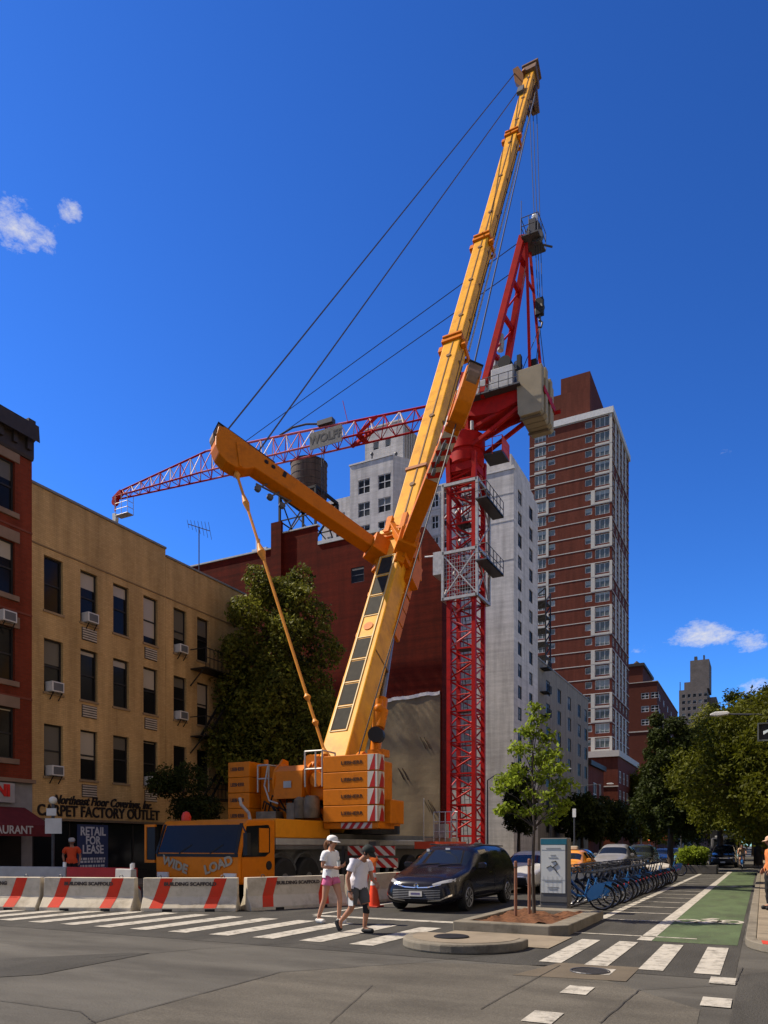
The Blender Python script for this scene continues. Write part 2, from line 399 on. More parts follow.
def text_part(s, size, mt, parent, origin, xdir, ydir=(0, 0, 1), ext=0.006, local=False, name='lettering', shear=0.0, bold=0.0, squeeze=1.0, align='CENTER', curve=None):
    cu = bpy.data.curves.new('lettering', 'FONT'); cu.body = s; cu.size = size; cu.align_x = align; cu.align_y = 'CENTER'; cu.extrude = ext
    cu.shear = shear; cu.offset = bold; cu.resolution_u = 3
    o = bpy.data.objects.new('lettering', cu); COL.objects.link(o)
    me = evaluated(o); bpy.data.objects.remove(o)
    x = Vector(xdir).normalized(); y = Vector(ydir).normalized(); z = x.cross(y)
    off = Vector((0, 0, 0)) if local else Vector(OFF.get(parent.name, (0, 0, 0)))
    p = Vector(origin) - off
    M = Matrix(((x.x * squeeze, y.x, z.x, p.x), (x.y * squeeze, y.y, z.y, p.y), (x.z * squeeze, y.z, z.z, p.z), (0, 0, 0, 1)))
    me.transform(M); me.materials.clear(); me.materials.append(mt); me.name = name
    ob = bpy.data.objects.new(name, me); COL.objects.link(ob)
    if parent is not None: ob.parent = parent
    return ob
# ------------------------------------------------------------------ palette
asphalt = mat('asphalt', (0.074, 0.0695, 0.060), 0.9, var=0.3, scale=1.1, bump=0.5, bscale=55, dirt=(0.040, 0.037, 0.032), dirt_amt=0.8, dirt_scale=0.9, spec=0.2, stretch=(.35, 1, 1), detail=12, grain=.38)
asphalt_d = mat('asphalt_dark', (0.046, 0.0435, 0.038), 0.9, var=0.3, scale=1.3, bump=0.5, bscale=55, dirt=(0.030, 0.028, 0.024), dirt_amt=0.75, dirt_scale=1.1, spec=0.2, stretch=(1, .3, 1), detail=12, grain=.38)
asphalt_l = mat('asphalt_pale', (0.083, 0.075, 0.061), 0.9, var=0.26, scale=1.6, bump=0.5, bscale=50, dirt=(0.050, 0.045, 0.037), dirt_amt=0.75, dirt_scale=1.2, spec=0.2, stretch=(.4, 1, 1), detail=12, grain=.38)
patch_b = mat('patch_brown', (0.098, 0.079, 0.055), 0.9, var=0.15, scale=2, bump=0.3, bscale=80, spec=0.3)
tar = mat('tar', (0.04, 0.037, 0.032), 0.7, var=0.2)
paint = mat('road_paint', (0.37, 0.345, 0.295), 0.75, var=0.10, scale=6, bump=0.3, bscale=60, dirt=(0.085, 0.078, 0.066), dirt_amt=0.9, dirt_scale=5.5, spec=.2)
paint_g = mat('green_paint', (0.066, 0.094, 0.044), 0.85, var=0.22, scale=1.4, bump=0.4, bscale=60, dirt=(0.045, 0.052, 0.032), dirt_amt=0.8, dirt_scale=1.6, stretch=(1, .45, 1), detail=10, grain=.3)
walk = mat('sidewalk_concrete', (0.2, 0.165, 0.12), 0.9, var=0.1, scale=1.5, bump=0.2, bscale=60, dirt=(0.11, 0.09, 0.066), dirt_amt=0.6, dirt_scale=1.2)
kerbm = mat('kerb_concrete', (0.165, 0.145, 0.112), 0.85, var=0.12, scale=3, bump=0.3, bscale=50, dirt=(0.06, 0.052, 0.04), dirt_amt=0.7, dirt_scale=2.0)
tactile = mat('tactile_red', (0.4, 0.04, 0.022), 0.8, var=0.1, scale=6)
soil = mat('soil', (0.1, 0.042, 0.018), 0.95, var=0.4, scale=14, bump=0.8, bscale=30)
conc = mat('concrete', (0.44, 0.40, 0.34), 0.85, var=0.08, scale=2, bump=0.25, bscale=30, dirt=(0.28, 0.25, 0.21), dirt_amt=0.7, dirt_scale=1.6)
black = mat('black', (0.012, 0.012, 0.013), 0.6, var=0.1)
rubber = mat('rubber', (0.018, 0.018, 0.018), 0.8, var=0.2, scale=8)
steel = mat('steel', (0.42, 0.43, 0.44), 0.45, 0.6, var=0.12, scale=8)
steel_d = mat('steel_dark', (0.07, 0.07, 0.075), 0.5, 0.4, var=0.2, scale=8)
white = mat('white_paint', (0.74, 0.73, 0.70), 0.55, var=0.05, scale=4)
chrome = mat('chrome', (0.75, 0.75, 0.77), 0.12, 1.0, var=0.03)

# ------------------------------------------------------------------ ground, roads, markings (structure)
def sheet(name, polys, m, z):
    b = MB()
    for p in polys: b.raw([(x, y, z) for x, y in p], [tuple(range(len(p)))])
    o = b.build(name, m, fix=False)
    for p in o.data.polygons:
        if p.normal.z < 0: p.flip()
    return tag(o, kind='structure')
def rect(x0, x1, y0, y1): return [(x0, y0), (x1, y0), (x1, y1), (x0, y1)]
sheet('ground', [rect(-2500, 2500, -1500, 4500)], asphalt, 0.0)
# resurfaced strips and old pavement seen in the crossing
sheet('avenue_asphalt', [rect(-21.4, -0.3, 9.7, 50.4)], asphalt_d, 0.004)
pa = [gnd(*p) for p in ((70, 1030), (281, 972.5), (420, 963), (560, 966), (700, 1010), (690, 1060), (300, 1100))]
sheet('road_patch', [[(p.x, p.y) for p in pa]], asphalt_l, 0.004)
pa = [gnd(*p) for p in ((-60, 962), (130, 953), (150, 953.5), (40, 975), (-60, 981))]
sheet('old_road_patch', [[(p.x, p.y) for p in pa]], asphalt_d, 0.006)
pa = [gnd(*p) for p in ((726, 1040), (740, 975), (770, 972), (850, 990), (850, 1040))]
sheet('dark_road_patch', [[(p.x, p.y) for p in pa]], asphalt_d, 0.004)
pa = [gnd(*p) for p in ((512, 975.5), (560, 963), (640, 968), (626, 982))]
sheet('utility_patch', [[(p.x, p.y) for p in pa]], patch_b, 0.008)
b = MB()
for a, c, w in (((70, 1030), (281, 972.5), .02), ((281, 972.5), (420, 963), .018), ((100, 958), (200, 949), .02), ((200, 949), (300, 943), .015), ((420, 962), (520, 952), .015), ((480, 1010), (560, 966), .012), ((0, 1001), (80, 1012), .014), ((80, 1012), (95, 1024), .014), ((300, 943), (420, 958), .010), ((600, 1024), (640, 990), .012), ((640, 990), (735, 985), .012), ((330, 1024), (372, 986), .008), ((735, 985), (742, 968), .012)):
    a, c = gnd(*a), gnd(*c); d = (c - a).normalized(); s = Vector((-d.y, d.x, 0)) * w / 2
    n = 14; pts = []
    r2 = random.Random(int(a.x * 100))
    for i in range(n + 1):
        pts.append(a.lerp(c, i / n) + s * r2.uniform(-1.2, 1.2))
    for i in range(n): b.q(pts[i] - s, pts[i + 1] - s, pts[i + 1] + s, pts[i] + s)
o = b.build('road_crack', tar, fix=False); o.location.z = 0.012; tag(o, kind='structure')
st = []
x = -0.55
st += [rect(-0.77, -0.47, 10.0, 12.7), rect(-1.43, -1.13, 10.0, 12.75), rect(-2.13, -1.83, 10.05, 12.8), rect(-2.75, -2.44, 10.05, 12.8)]
for i in range(19):
    x = -5.95 - 0.97 * i
    if x < -23.5: break
    st.append(rect(x - 0.02, x + 0.42, 10.42 + .0 * i, 13.25 + 0.02 * i))
sheet('crosswalk', st, paint, 0.012)
sheet('lane_dash', [rect(X - .14, X + .14, Y - .24, Y + .24) for X in (-1.82, -0.42) for Y in (6.8, 8.25, 9.6)] + [rect(-1.96, -1.68, 5.2, 5.7)], paint, 0.012)
sheet('bike_lane', [rect(-1.72, -0.36, 13.1, 50.0)], paint_g, 0.008)
mk = [rect(-1.90, -1.66, 13.1, 50.0), rect(-3.24, -3.06, 16.3, 50.0)]
for i in range(18): mk.append(rect(-3.06, -1.90, 16.5 + 1.9 * i, 16.62 + 1.9 * i))
mk.append(rect(-3.1, -1.0, 13.65, 13.75))
mk += [rect(-9.3, -9.15, 14.5, 50), ]
mk += [rect(-5.3 - .0, -5.18, 19.3, 49.5)]
mk += [rect(-12.6, -12.5, 30 + 6 * i, 33 + 6 * i) for i in range(3)] + [rect(-9.1, -5.3, 14.2, 14.5)]
mk += [rect(x0, x0 + .45, 51.4, 52.0) for x0 in np.arange(-20, -0.5, .95)] + [rect(x0, x0 + .45, 57.5, 58.1) for x0 in np.arange(-20, -0.5, .95)]
sheet('lane_marking', mk, paint, 0.012)
b = MB()                                               # cyclist symbol in the bike lane
for (cx, cy, sc) in ((-1.02, 17.0, 1.0), (-1.02, 32.0, 1.0)):
    def ring(x, y, r):
        for k in range(20):
            t0, t1 = 2 * math.pi * k / 20, 2 * math.pi * (k + 1) / 20
            b.q(*[(x + rr * math.cos(t) * .62, y + rr * math.sin(t), 0.013) for rr, t in ((r, t0), (r * .66, t0), (r * .66, t1), (r, t1))])
    def bar(p, q_, w):
        p, q_ = Vector((*p, .013)), Vector((*q_, .013)); s = (q_ - p).normalized(); s = Vector((-s.y, s.x, 0)) * w
        b.q(p - s, q_ - s, q_ + s, p + s)
    ring(cx - .38, cy - .1, .42); ring(cx + .42, cy + .1, .42)
    bar((cx - .38, cy - .1), (cx - .1, cy - .25), .06); bar((cx - .15, cy - .45), (cx + .2, cy + .3), .15); bar((cx + .05, cy - .05), (cx + .42, cy + .1), .06)
    bar((cx - .1, cy + .35), (cx + .12, cy + .75), .1)
tag(b.build('bike_symbol', paint, fix=False), kind='structure')

def slab(name, poly, z, top, side, wk=0.16):
    """raised pavement: kerb strip round the edge, paving inside"""
    b = MB(); b.prZ(poly, 0.001, z, 0)
    o = b.build(name, [top], bevel=0.015)
    return tag(o, kind='structure')
arc = lambda cx, cy, r, a0, a1, n=8: [(cx + r * math.cos(R(a0 + (a1 - a0) * i / n)), cy + r * math.sin(R(a0 + (a1 - a0) * i / n))) for i in range(n + 1)]
# near-side sidewalk on the bike-lane side: kerb and paving
slab('kerb', arc(1.15, 13.3, 1.4, 180, 270) + [(6, 11.9), (6, 12.06)] + list(reversed(arc(1.15, 13.3, 1.24, 180, 270))) + [(-0.09, 50), (-0.25, 50)], 0.13, kerbm, kerbm)
slab('sidewalk', arc(1.15, 13.3, 1.235, 180, 270) + [(6, 12.065), (6, 50), (-0.085, 50)], 0.125, walk, walk)
slab('sidewalk', rect(-0.25, 6, 61, 400), 0.125, walk, walk)
slab('sidewalk', rect(-26, -21.5, 12.6, 400), 0.13, walk, walk)
sheet('sidewalk_joint', [rect(-0.08, 6, 14 + 1.5 * i, 14.02 + 1.5 * i) for i in range(24)] + [rect(1.4, 1.42, 12.2, 50)], tar, 0.1275)
sheet('tactile_paving', [[(-0.02, 12.95), (0.0, 12.5), (0.35, 12.15), (1.6, 12.1), (1.6, 12.75), (0.4, 12.8)]], tactile, 0.131)

# ------------------------------------------------------------------ building helpers
def facade(b, plane, pos, a0, a1, z0, z1, ops, rev=0.16, m=0):
    P = (lambda a, z, d=0: (a, pos + d, z)) if plane == 'Y' else (lambda a, z, d=0: (pos - d, a, z))
    A = sorted({a0, a1, *[min(max(x, a0), a1) for o in ops for x in o[:2]]}); Z = sorted({z0, z1, *[min(max(x, z0), z1) for o in ops for x in o[2:]]})
    for i in range(len(A) - 1):
        for j in range(len(Z) - 1):
            am, zm = (A[i] + A[i + 1]) / 2, (Z[j] + Z[j + 1]) / 2
            if any(o[0] < am < o[1] and o[2] < zm < o[3] for o in ops): continue
            b.q(P(A[i], Z[j]), P(A[i + 1], Z[j]), P(A[i + 1], Z[j + 1]), P(A[i], Z[j + 1]), m=m)
    for (p, q_, r, s) in ops:
        for (u0, v0), (u1, v1) in (((p, r), (q_, r)), ((q_, r), (q_, s)), ((q_, s), (p, s)), ((p, s), (p, r))):
            b.q(P(u0, v0), P(u1, v1), P(u1, v1, rev), P(u0, v0, rev), m=m)
    return b
WIN = {}
def win_mesh(w, h, frame, glass, kind='hung', fw=0.06, sep=False):
    """a window facing -Y, its origin at the bottom centre; kinds: hung (meeting rail), pair, triple, plain"""
    key = (round(w, 2), round(h, 2), frame.name, glass.name, kind, sep)
    if key in WIN: return WIN[key]
    b = MB(); x0, x1 = -w / 2, w / 2
    b.box(x0, x0 + fw, 0, .08, 0, h); b.box(x1 - fw, x1, 0, .08, 0, h); b.box(x0 + fw, x1 - fw, 0, .08, 0, fw); b.box(x0 + fw, x1 - fw, 0, .08, h - fw, h)
    nm = {'hung': 1, 'plain': 1, 'pair': 2, 'triple': 3, 'quad': 4}[kind]
    for i in range(1, nm):
        x = x0 + w * i / nm; b.box(x - fw / 2, x + fw / 2, .004, .084, fw, h - fw)
    if kind in ('hung', 'pair'):
        for i in range(nm):
            xa, xb = x0 + w * i / nm + fw * (1 if i == 0 else .5), x0 + w * (i + 1) / nm - fw * (1 if i == nm - 1 else .5)
            b.box(xa, xb, .01, .07, h * .5 - fw * .5, h * .5 + fw * .5)
    g = MB(); g.q((x0 + fw * .5, .05, fw * .5), (x1 - fw * .5, .05, fw * .5), (x1 - fw * .5, .05, h - fw * .5), (x0 + fw * .5, .05, h - fw * .5))
    if sep: r = (b.mesh('window', [frame]), g.mesh('pane', [glass], fix=False))
    else:
        i = len(b.f); b.raw(g.v, g.f, 1); r = (b.mesh('window', [frame, glass]), None)
    WIN[key] = r
    return r
def place_win(parent, plane, pos, op, frame, glass, kind='hung', rev=0.16, sep=False, fw=0.06):
    a0, a1, z0, z1 = op
    me, pane = win_mesh(a1 - a0, z1 - z0, frame, glass, kind, fw, sep)
    off = Vector(OFF[parent.name]); d = rev - 0.085
    loc = Vector(((a0 + a1) / 2, pos + d, z0)) if plane == 'Y' else Vector((pos - d, (a0 + a1) / 2, z0))
    o = put('window', me, parent, loc - off, (0, 0, 0 if plane == 'Y' else R(90)))
    if pane: put('pane', pane, o)
    return o
def merge_wins(parent, items, name='window'):
    """windows beyond the first hundred of a building: one mesh"""
    b = MB(); mats = []
    off = Vector(OFF[parent.name])
    for (plane, pos, op, frame, glass, kind, rev) in items:
        me, _ = win_mesh(op[1] - op[0], op[3] - op[2], frame, glass, kind)
        d = rev - .085
        loc = Vector(((op[0] + op[1]) / 2, pos + d, op[2])) if plane == 'Y' else Vector((pos - d, (op[0] + op[1]) / 2, op[2]))
        M = Matrix.Translation(loc) @ Matrix.Rotation(0 if plane == 'Y' else R(90), 4, 'Z')
        for mm in me.materials:
            if mm not in mats: mats.append(mm)
        vs = [M @ v.co for v in me.vertices]; i0 = len(b.v); b.v.extend(tuple(v) for v in vs)
        for p in me.polygons:
            b.f.append(tuple(i0 + k for k in p.vertices)); b.m.append(mats.index(me.materials[p.material_index]))
    o = b.build(name, mats, parent, fix=False); tag(o, kind='stuff')
    return o

glass_n = glass_mat('glass_near', (0.010, 0.010, 0.010), (0.36, 0.31, 0.23), 0.5, 0.12, 0.12)
glass_b = glass_mat('glass_blue', (0.018, 0.02, 0.022), (0.15, 0.155, 0.15), 0.4, 0.3, 0.06)
glass_t = glass_mat('glass_tower', (0.1, 0.12, 0.115), (0.26, 0.29, 0.275), 0.6, 0.12, 0.25)
fr_dark = mat('frame_dark', (0.02, 0.018, 0.016), 0.5)
fr_pale = mat('frame_pale', (0.5, 0.5, 0.5), 0.5)
yel_brick = brick_mat('yellow_brick', (0.56, 0.36, 0.15), (0.48, 0.30, 0.12), (0.40, 0.26, 0.115), var=0.2, bump=0.2, streak=.32)
red_brick = brick_mat('red_brick', (0.2, 0.035, 0.015), (0.16, 0.029, 0.012), (0.13, 0.042, 0.024), var=0.22, streak=.25)
dred_brick = brick_mat('dark_red_brick', (0.145, 0.013, 0.004), (0.112, 0.011, 0.0035), (0.075, 0.012, 0.005), var=0.3, band=0.35, bump=.2, streak=.25)
twr_brick = brick_mat('tower_brick', (0.135, 0.038, 0.024), (0.118, 0.033, 0.021), (0.1, 0.037, 0.027), var=0.12, bw=.4, bh=.15, streak=.25)
brn_brick = brick_mat('brown_brick', (0.095, 0.028, 0.018), (0.085, 0.025, 0.016), (0.07, 0.026, 0.019), var=0.15, bw=.4, bh=.15)
wht_brick = brick_mat('white_brick', (0.6, 0.57, 0.54), (0.54, 0.515, 0.49), (0.44, 0.42, 0.4), var=0.12, band=0.16, bw=.5, bh=.16, streak=.25)
gry_brick = brick_mat('grey_brick', (0.235, 0.215, 0.185), (0.21, 0.195, 0.17), (0.17, 0.155, 0.14), var=0.12, bw=.4, bh=.15, streak=.25)
stone = mat('brown_stone', (0.20, 0.13, 0.085), 0.85, var=0.15, scale=2)
cornice_m = mat('cornice_dark', (0.035, 0.027, 0.024), 0.6, var=0.2, scale=4)
coping_m = mat('coping_grey', (0.18, 0.175, 0.165), 0.7, var=0.1)
roofm = mat('roof_tar', (0.06, 0.06, 0.06), 0.9, var=0.2)
shop_dark = mat('shop_dark', (0.012, 0.011, 0.012), 0.35, var=0.3, scale=2)

# ------------------------------------------------------------------ yellow carpet-shop building and its annex
XF = -25.0
WCOL = [(46, 61), (82, 96), (114, 128), (144, 157), (174, 186), (197, 209)]
WROW = [(10.85, 13.0), (7.65, 9.75), (4.35, 6.4)]
COLS = []
for u0, u1 in WCOL:
    c = (onX(u0, 700, XF).y + onX(u1, 700, XF).y) / 2; COLS.append((c - .44, c + .44))
YA, YB, YC = 19.08, 26.3, 32.4
def yellow(name, label, y0, y1, top, cols, shop):
    t = thing(name, label, 'building', (XF, y0, 0))
    ops = [(c[0], c[1], r[0], r[1]) for c in cols for r in WROW]
    b = MB()
    facade(b, 'X', XF, y0, y1, 2.65 if shop else 2.65, top, ops)
    b.q((XF - 18, y0, 0), (XF, y0, 0), (XF, y0, top), (XF - 18, y0, top)); b.q((XF, y1, 0), (XF - 18, y1, 0), (XF - 18, y1, top), (XF, y1, top))
    b.q((XF, y0, top), (XF, y1, top), (XF - 18, y1, top), (XF - 18, y0, top)); b.q((XF - 18, y0, 0), (XF - 18, y1, 0), (XF - 18, y1, top), (XF - 18, y0, top))
    b.build('wall', yel_brick, t, fix=False)
    c = MB(); c.box(XF - .35, XF + .07, y0, y1, top, top + .09); c.build('coping', coping_m, t)
    c = MB(); c.box(XF + .002, XF + .03, y0 + .02, y1 - .02, 13.28, 13.34); c.build('string_course', mat('course', (0.22, 0.14, .065), .9), t)
    for o in ops:
        place_win(t, 'X', XF, o, fr_dark, glass_n, 'hung', sep=True, rev=.2)
    c = MB()
    for o in ops: c.box(XF - .02, XF + .05, o[0] - .05, o[1] + .05, o[2] - .09, o[2] - .002)
    build_each(c, 'sill', mat('sill', (0.25, 0.17, 0.09), .9), t)
    return t, ops
ty, ops_y = yellow('yellow_brick_building', 'long yellow brick walk-up above the carpet outlet shop, flat parapet', YA, YB, 15.55, COLS[:4], True)
ta, ops_a = yellow('annex_building', 'lower yellow brick wing with a fire escape, half behind the big tree', YB + .01, YC, 15.2, COLS[4:], True)
def shopfront(t, y0, y1, bays):
    b = MB(); b.box(XF - .9, XF - .8, y0, y1, 0.13, 2.65); b.box(XF - .8, XF - .002, y0, y0 + .12, .13, 2.65); b.box(XF - .8, XF - .002, y1 - .12, y1, .13, 2.65)
    b.box(XF - .8, XF - .01, y0 + .12, y1 - .12, 2.6, 2.645)
    b.box(XF - .78, XF - .1, y0 + .12, y1 - .12, .14, .5)
    o = b.build('shopfront', shop_dark, t)
    b = MB(); n = bays
    for i in range(n):
        a, c = y0 + .2 + (y1 - y0 - .4) * i / n, y0 + .2 + (y1 - y0 - .4) * (i + 1) / n
        b.q((XF - .15, a + .05, .5), (XF - .15, c - .05, .5), (XF - .15, c - .05, 2.55), (XF - .15, a + .05, 2.55))
    b.build('shop_glass', mat('shop_glass', (0.01, 0.011, 0.012), .08, var=.1), o, fix=False)
    b = MB()
    for i in range(n + 1):
        a = y0 + .2 + (y1 - y0 - .4) * i / n; b.box(XF - .18, XF - .12, a - .035, a + .035, .5, 2.6)
    b.build('shop_frame', fr_dark, o)
shopfront(ty, YA, YB, 4); shopfront(ta, YB + .02, YC, 3)
sign_ink = mat('sign_black', (0.015, 0.012, 0.012), 0.5)
fas = MB(); fas.box(XF + .002, XF + .045, YA + .15, YB - .1, 2.60, 2.70); fas.build('fascia', mat('fascia', (0.14, .10, .06), .8), ty)
text_part('CARPET FACTORY OUTLET', 0.62, sign_ink, ty, (XF + .02, 22.62, 2.99), (0, 1, 0), bold=.012, squeeze=.85, ext=.03)
text_part('Northeast Floor Coverings, Inc.', 0.50, sign_ink, ty, (XF + .02, 22.75, 3.44), (0, 1, 0), shear=.35, bold=.012, squeeze=.82, ext=.03)
# lease poster
pst = thing('lease_poster', 'blue RETAIL FOR LEASE poster hanging in the dark shop window', 'poster', (XF - .1, 22.1, .4))
b = MB(); b.box(XF - .12, XF - .09, 21.35, 22.95, 0.35, 2.5); b.build('panel', mat('poster_blue', (0.035, 0.05, 0.12), .5, var=.05), pst)
ptx = mat('poster_text', (0.55, 0.56, 0.58), .6)
for s, z, sz in (('RETAIL', 2.2, .5), ('FOR', 1.82, .48), ('LEASE', 1.44, .5)):
    text_part(s, sz, ptx, pst, (XF - .085, 22.15, z), (0, 1, 0), bold=.012, squeeze=.85)
b = MB(); rr = random.Random(8)
for z in (1.02, .90, .72, .60):                        # the small print is too small to read
    y = 21.5
    while y < 22.8: w = rr.uniform(.05, .2); b.box(XF - .09, XF - .085, y, min(y + w, 22.85), z, z + .09); y += w + .05
b.build('small_print', ptx, pst)
# window air conditioners, each one lifted out alone
ac_w, ac_g = mat('ac_white', (0.52, 0.50, 0.46), .6, var=.06), mat('ac_grille', (0.10, .10, .10), .6)
def aircon(loc, label, grp='air conditioners in the windows'):
    t = thing('air_conditioner', label, 'air conditioner', loc, group=grp)
    b = MB(); b.box(-.15, .28, -.28, .28, 0, .40); b.build('case', ac_w, t, local=True, bevel=.015)
    b = MB(); b.box(.27, .288, -.22, .22, .05, .35); g = b.build('grille', ac_g, t, local=True)
    b = MB()
    for s in (-.2, .2): b.beam((.25, s, -.01), (.03, s, -.3), .03)
    b.build('bracket', fr_dark, t, local=True)
flo = {0: 'top', 1: 'middle', 2: 'lowest'}
colname = ['window column nearest the red corner house', 'second window column of the yellow house', 'third window column of the yellow house', 'fourth window column of the yellow house', 'window column left of the fire escape']
for c, r in ((0, 1), (0, 2), (1, 0), (3, 2), (4, 0), (4, 1)):
    y = (COLS[c][0] + COLS[c][1]) / 2
    aircon((XF, y, WROW[r][0] + .02), f'white air conditioner in the {flo[r]} row, {colname[c]}')
aircon((XF + .12, 17.95, 9.85), 'white air conditioner in a window of the red corner house')
# through-wall vents under windows
vent = mat('vent_pale', (0.40, 0.34, 0.26), .6)
vb = mat('vent_dark', (.06, .05, .04), .7)
for par, c, r in ((ty, 1, 0), (ty, 1, 1), (ty, 1, 2), (ty, 3, 0), (ty, 3, 1), (ty, 3, 2)):
    y = (COLS[c][0] + COLS[c][1]) / 2; z = WROW[r][0] - .72
    b = MB(); b.box(XF + .003, XF + .03, y - .38, y + .38, z, z + .52, 1)
    for k in range(5): b.box(XF + .03, XF + .06, y - .36, y + .36, z + .03 + .1 * k, z + .085 + .1 * k, 0)
    b.build('vent', [vent, vb], par)
# fire escape on the annex
fe = MB(); y0, y1 = COLS[5][0] - .5, COLS[5][1] + 1.8
for z in (10.25, 6.95, 3.9):
    fe.box(XF + .02, XF + 1.0, y0, y1, z, z + .06)
    for y in np.arange(y0, y1 + .01, .3): fe.box(XF + .97, XF + 1.0, y - .012, y + .012, z + .06, z + .95)
    fe.box(XF + .96, XF + 1.01, y0, y1, z + .95, z + .99); fe.box(XF + .96, XF + 1.01, y0, y1, z + .5, z + .53)
    for y in (y0, y1):
        fe.box(XF + .02, XF + 1.0, y - .02, y + .02, z + .95, z + .99)
        fe.beam((XF + .9, y, z), (XF + .02, y, z - .8), .05)
    if z > 4: 
        for s in (0, .5): fe.beam((XF + .25 + s, y1 - .2, z), (XF + .25 + s, y0 + .5, z - 3.2), .05, .12)
fe.build('fire_escape', fr_dark, ta)
# roof antenna
an = thing('roof_antenna', 'thin television antenna on a pole above the yellow parapet', 'antenna', (-27.0, 30.6, 15.2))
ab = at(199, 560, 41.5); atp = at(199, 527, 41.5)
b = MB(); b.tube(ab - Vector((0, 0, 1)), atp, .03); b.build('pole', steel_d, an)
b = MB(); e = Vector((.8, .5, .0)).normalized()
p0, p1 = at(188, 524, 41.5), at(210, 531, 41.5); b.tube(p0, p1, .022)
for k in range(7):
    c = p0.lerp(p1, k / 6); s = Vector((.35, -.55, .22)) * (.45 + .09 * k); b.tube(c - s, c + s, .012, n=5)
b.build('aerial', steel_d, an)

# ------------------------------------------------------------------ red brick corner house
XR = XF + .10
tr = thing('corner_house', 'red brick corner house with a heavy dark cornice and ground-floor restaurant', 'building', (XR, 13, 0))
rows = [(14.05, 15.95), (10.95, 12.95), (7.75, 9.75), (4.85, 6.75)]
rc = [(17.25, 18.35), (15.3, 16.4)]
ops = [(c[0], c[1], r[0], r[1]) for c in rc for r in rows]
b = MB(); y0, y1 = 13.0, YA - .005
facade(b, 'X', XR, y0, y1, 4.05, 16.32, ops)
b.q((XR - 16, y0, 0), (XR, y0, 0), (XR, y0, 16.32), (XR - 16, y0, 16.32)); b.q((XR, y1, 0), (XR - 16, y1, 0), (XR - 16, y1, 16.9), (XR, y1, 16.9))
b.q((XR - 16, y0, 16.9), (XR, y0, 16.9), (XR, y1, 16.9), (XR - 16, y1, 16.9)); b.q((XR - 16, y0, 0), (XR - 16, y0, 16.9), (XR - 16, y1, 16.9), (XR - 16, y1, 0))
b.build('wall', red_brick, tr, fix=False)
for o in ops: place_win(tr, 'X', XR, o, fr_dark, glass_n, 'hung', sep=True, rev=.2)
b = MB()
for o in ops: b.box(XR - .05, XR + .05, o[0] - .18, o[1] + .18, o[3] + .002, o[3] + .42)
build_each(b, 'lintel', stone, tr, bevel=.015)
b = MB()
for o in ops: b.box(XR - .05, XR + .09, o[0] - .14, o[1] + .14, o[2] - .2, o[2] - .002)
build_each(b, 'sill', stone, tr, bevel=.015)
b = MB()
for z in (7.15, 10.35, 13.5): b.box(XR + .002, XR + .03, y0, y1, z, z + .08)
build_each(b, 'band', mat('band_brick', (0.16, .045, .025), .9), tr)
b = MB()
b.prY([(XR - .1, 16.3), (XR + .08, 16.3), (XR + .12, 16.4), (XR + .12, 17.0), (XR + .22, 17.05), (XR + .28, 17.2), (XR + .42, 17.3), (XR + .46, 16.9), (XR + .4, 17.55), (XR - .1, 17.55)], y0 - .3, y1 + .0)
for y in np.arange(y0, y1 + .1, .58): b.box(XR + .12, XR + .24, y - .09, y + .09, 16.6, 17.04)
b.box(XR + .1, XR + .35, y1 - .4, y1 - .1, 17.55, 17.7)
b.build('cornice', cornice_m, tr)
for y in (17.9,):
    for z in (11.1, 8.0, 14.3): pass
b = MB(); b.box(XR - .3, XR + .02, y0, y1, .13, 4.05, 0); b.build('ground_floor', mat('grey_stone', (0.22, .21, .20), .8, var=.15), tr)
b = MB(); b.box(XR + .022, XR + .06, y0 + .2, y1 - .5, .2, 2.3); b.build('shopfront', shop_dark, tr)
b = MB(); b.box(XR + .021, XR + .22, y0, y1 + .02, 3.98, 4.12); b.build('belt_course', stone, tr)
aw = MB(); aw.prY([(XR + .03, 3.05), (XR + 1.5, 2.35), (XR + 1.5, 1.95), (XR + 1.46, 1.95), (XR + 1.46, 2.3), (XR + .03, 2.98)], 14.4, 18.75)
awn = aw.build('awning', mat('awning_red', (0.11, .014, .017), .8, var=.15), tr)
text_part('RESTAURANT', 0.40, mat('awning_text', (0.42, .40, .38), .7), awn, (XR + 1.51, 16.85, 2.16), (0, 1, 0), squeeze=.9, bold=.008)
sg = MB(); sg.box(XR + .03, XR + .2, 14.6, 18.2, 3.2, 3.92); sgo = sg.build('signboard', mat('sign_white', (.30, .28, .27), .6), tr)
text_part('INI', 0.58, mat('sign_red', (0.50, .015, .012), .5), sgo, (XR + .21, 17.65, 3.62), (0, 1, 0), bold=.03, squeeze=.95, ext=.02)

# ------------------------------------------------------------------ dark red brick building with the stucco wall
YW = 59.6
td = thing('brick_loft_building', 'windowless dark red brick side wall over the vacant lot with a grey stucco patch', 'building', (-25, YW, 0))
xr_ = onY(442, 600, YW).x
X1, X2, X3, X4 = onY(190, 600, YW).x, onY(273, 600, YW).x, onY(283, 600, YW).x, onY(318, 600, YW).x
zl = 30.7
prof = [(X1 - 14, 0), (xr_, 0), (xr_, 27.3), (onY(425, 530, YW).x, 29.7), (onY(380, 530, YW).x, 29.9), (X4, 30.4), (X4, 32.0), (X3, 32.0), (X3, 33.1), (X2, 33.1), (X2, zl), (X1 - 14, zl)]
b = MB()
wx0, wx1 = onY(351, 563, YW).x, onY(364, 563, YW).x
facade(b, 'Y', YW, X1 - 14, xr_, 0, 27.3, [(wx0, wx1, 25.9, 27.3)])
top = [(X1 - 14, 27.301), (xr_, 27.301)] + prof[3:]
b.raw([(x, YW, z) for x, z in top], [tuple(range(len(top)))])
b.prY([(X2, 27), (X3, 27), (X3, 33.1), (X2, 33.1)], YW - .35, YW - .004)
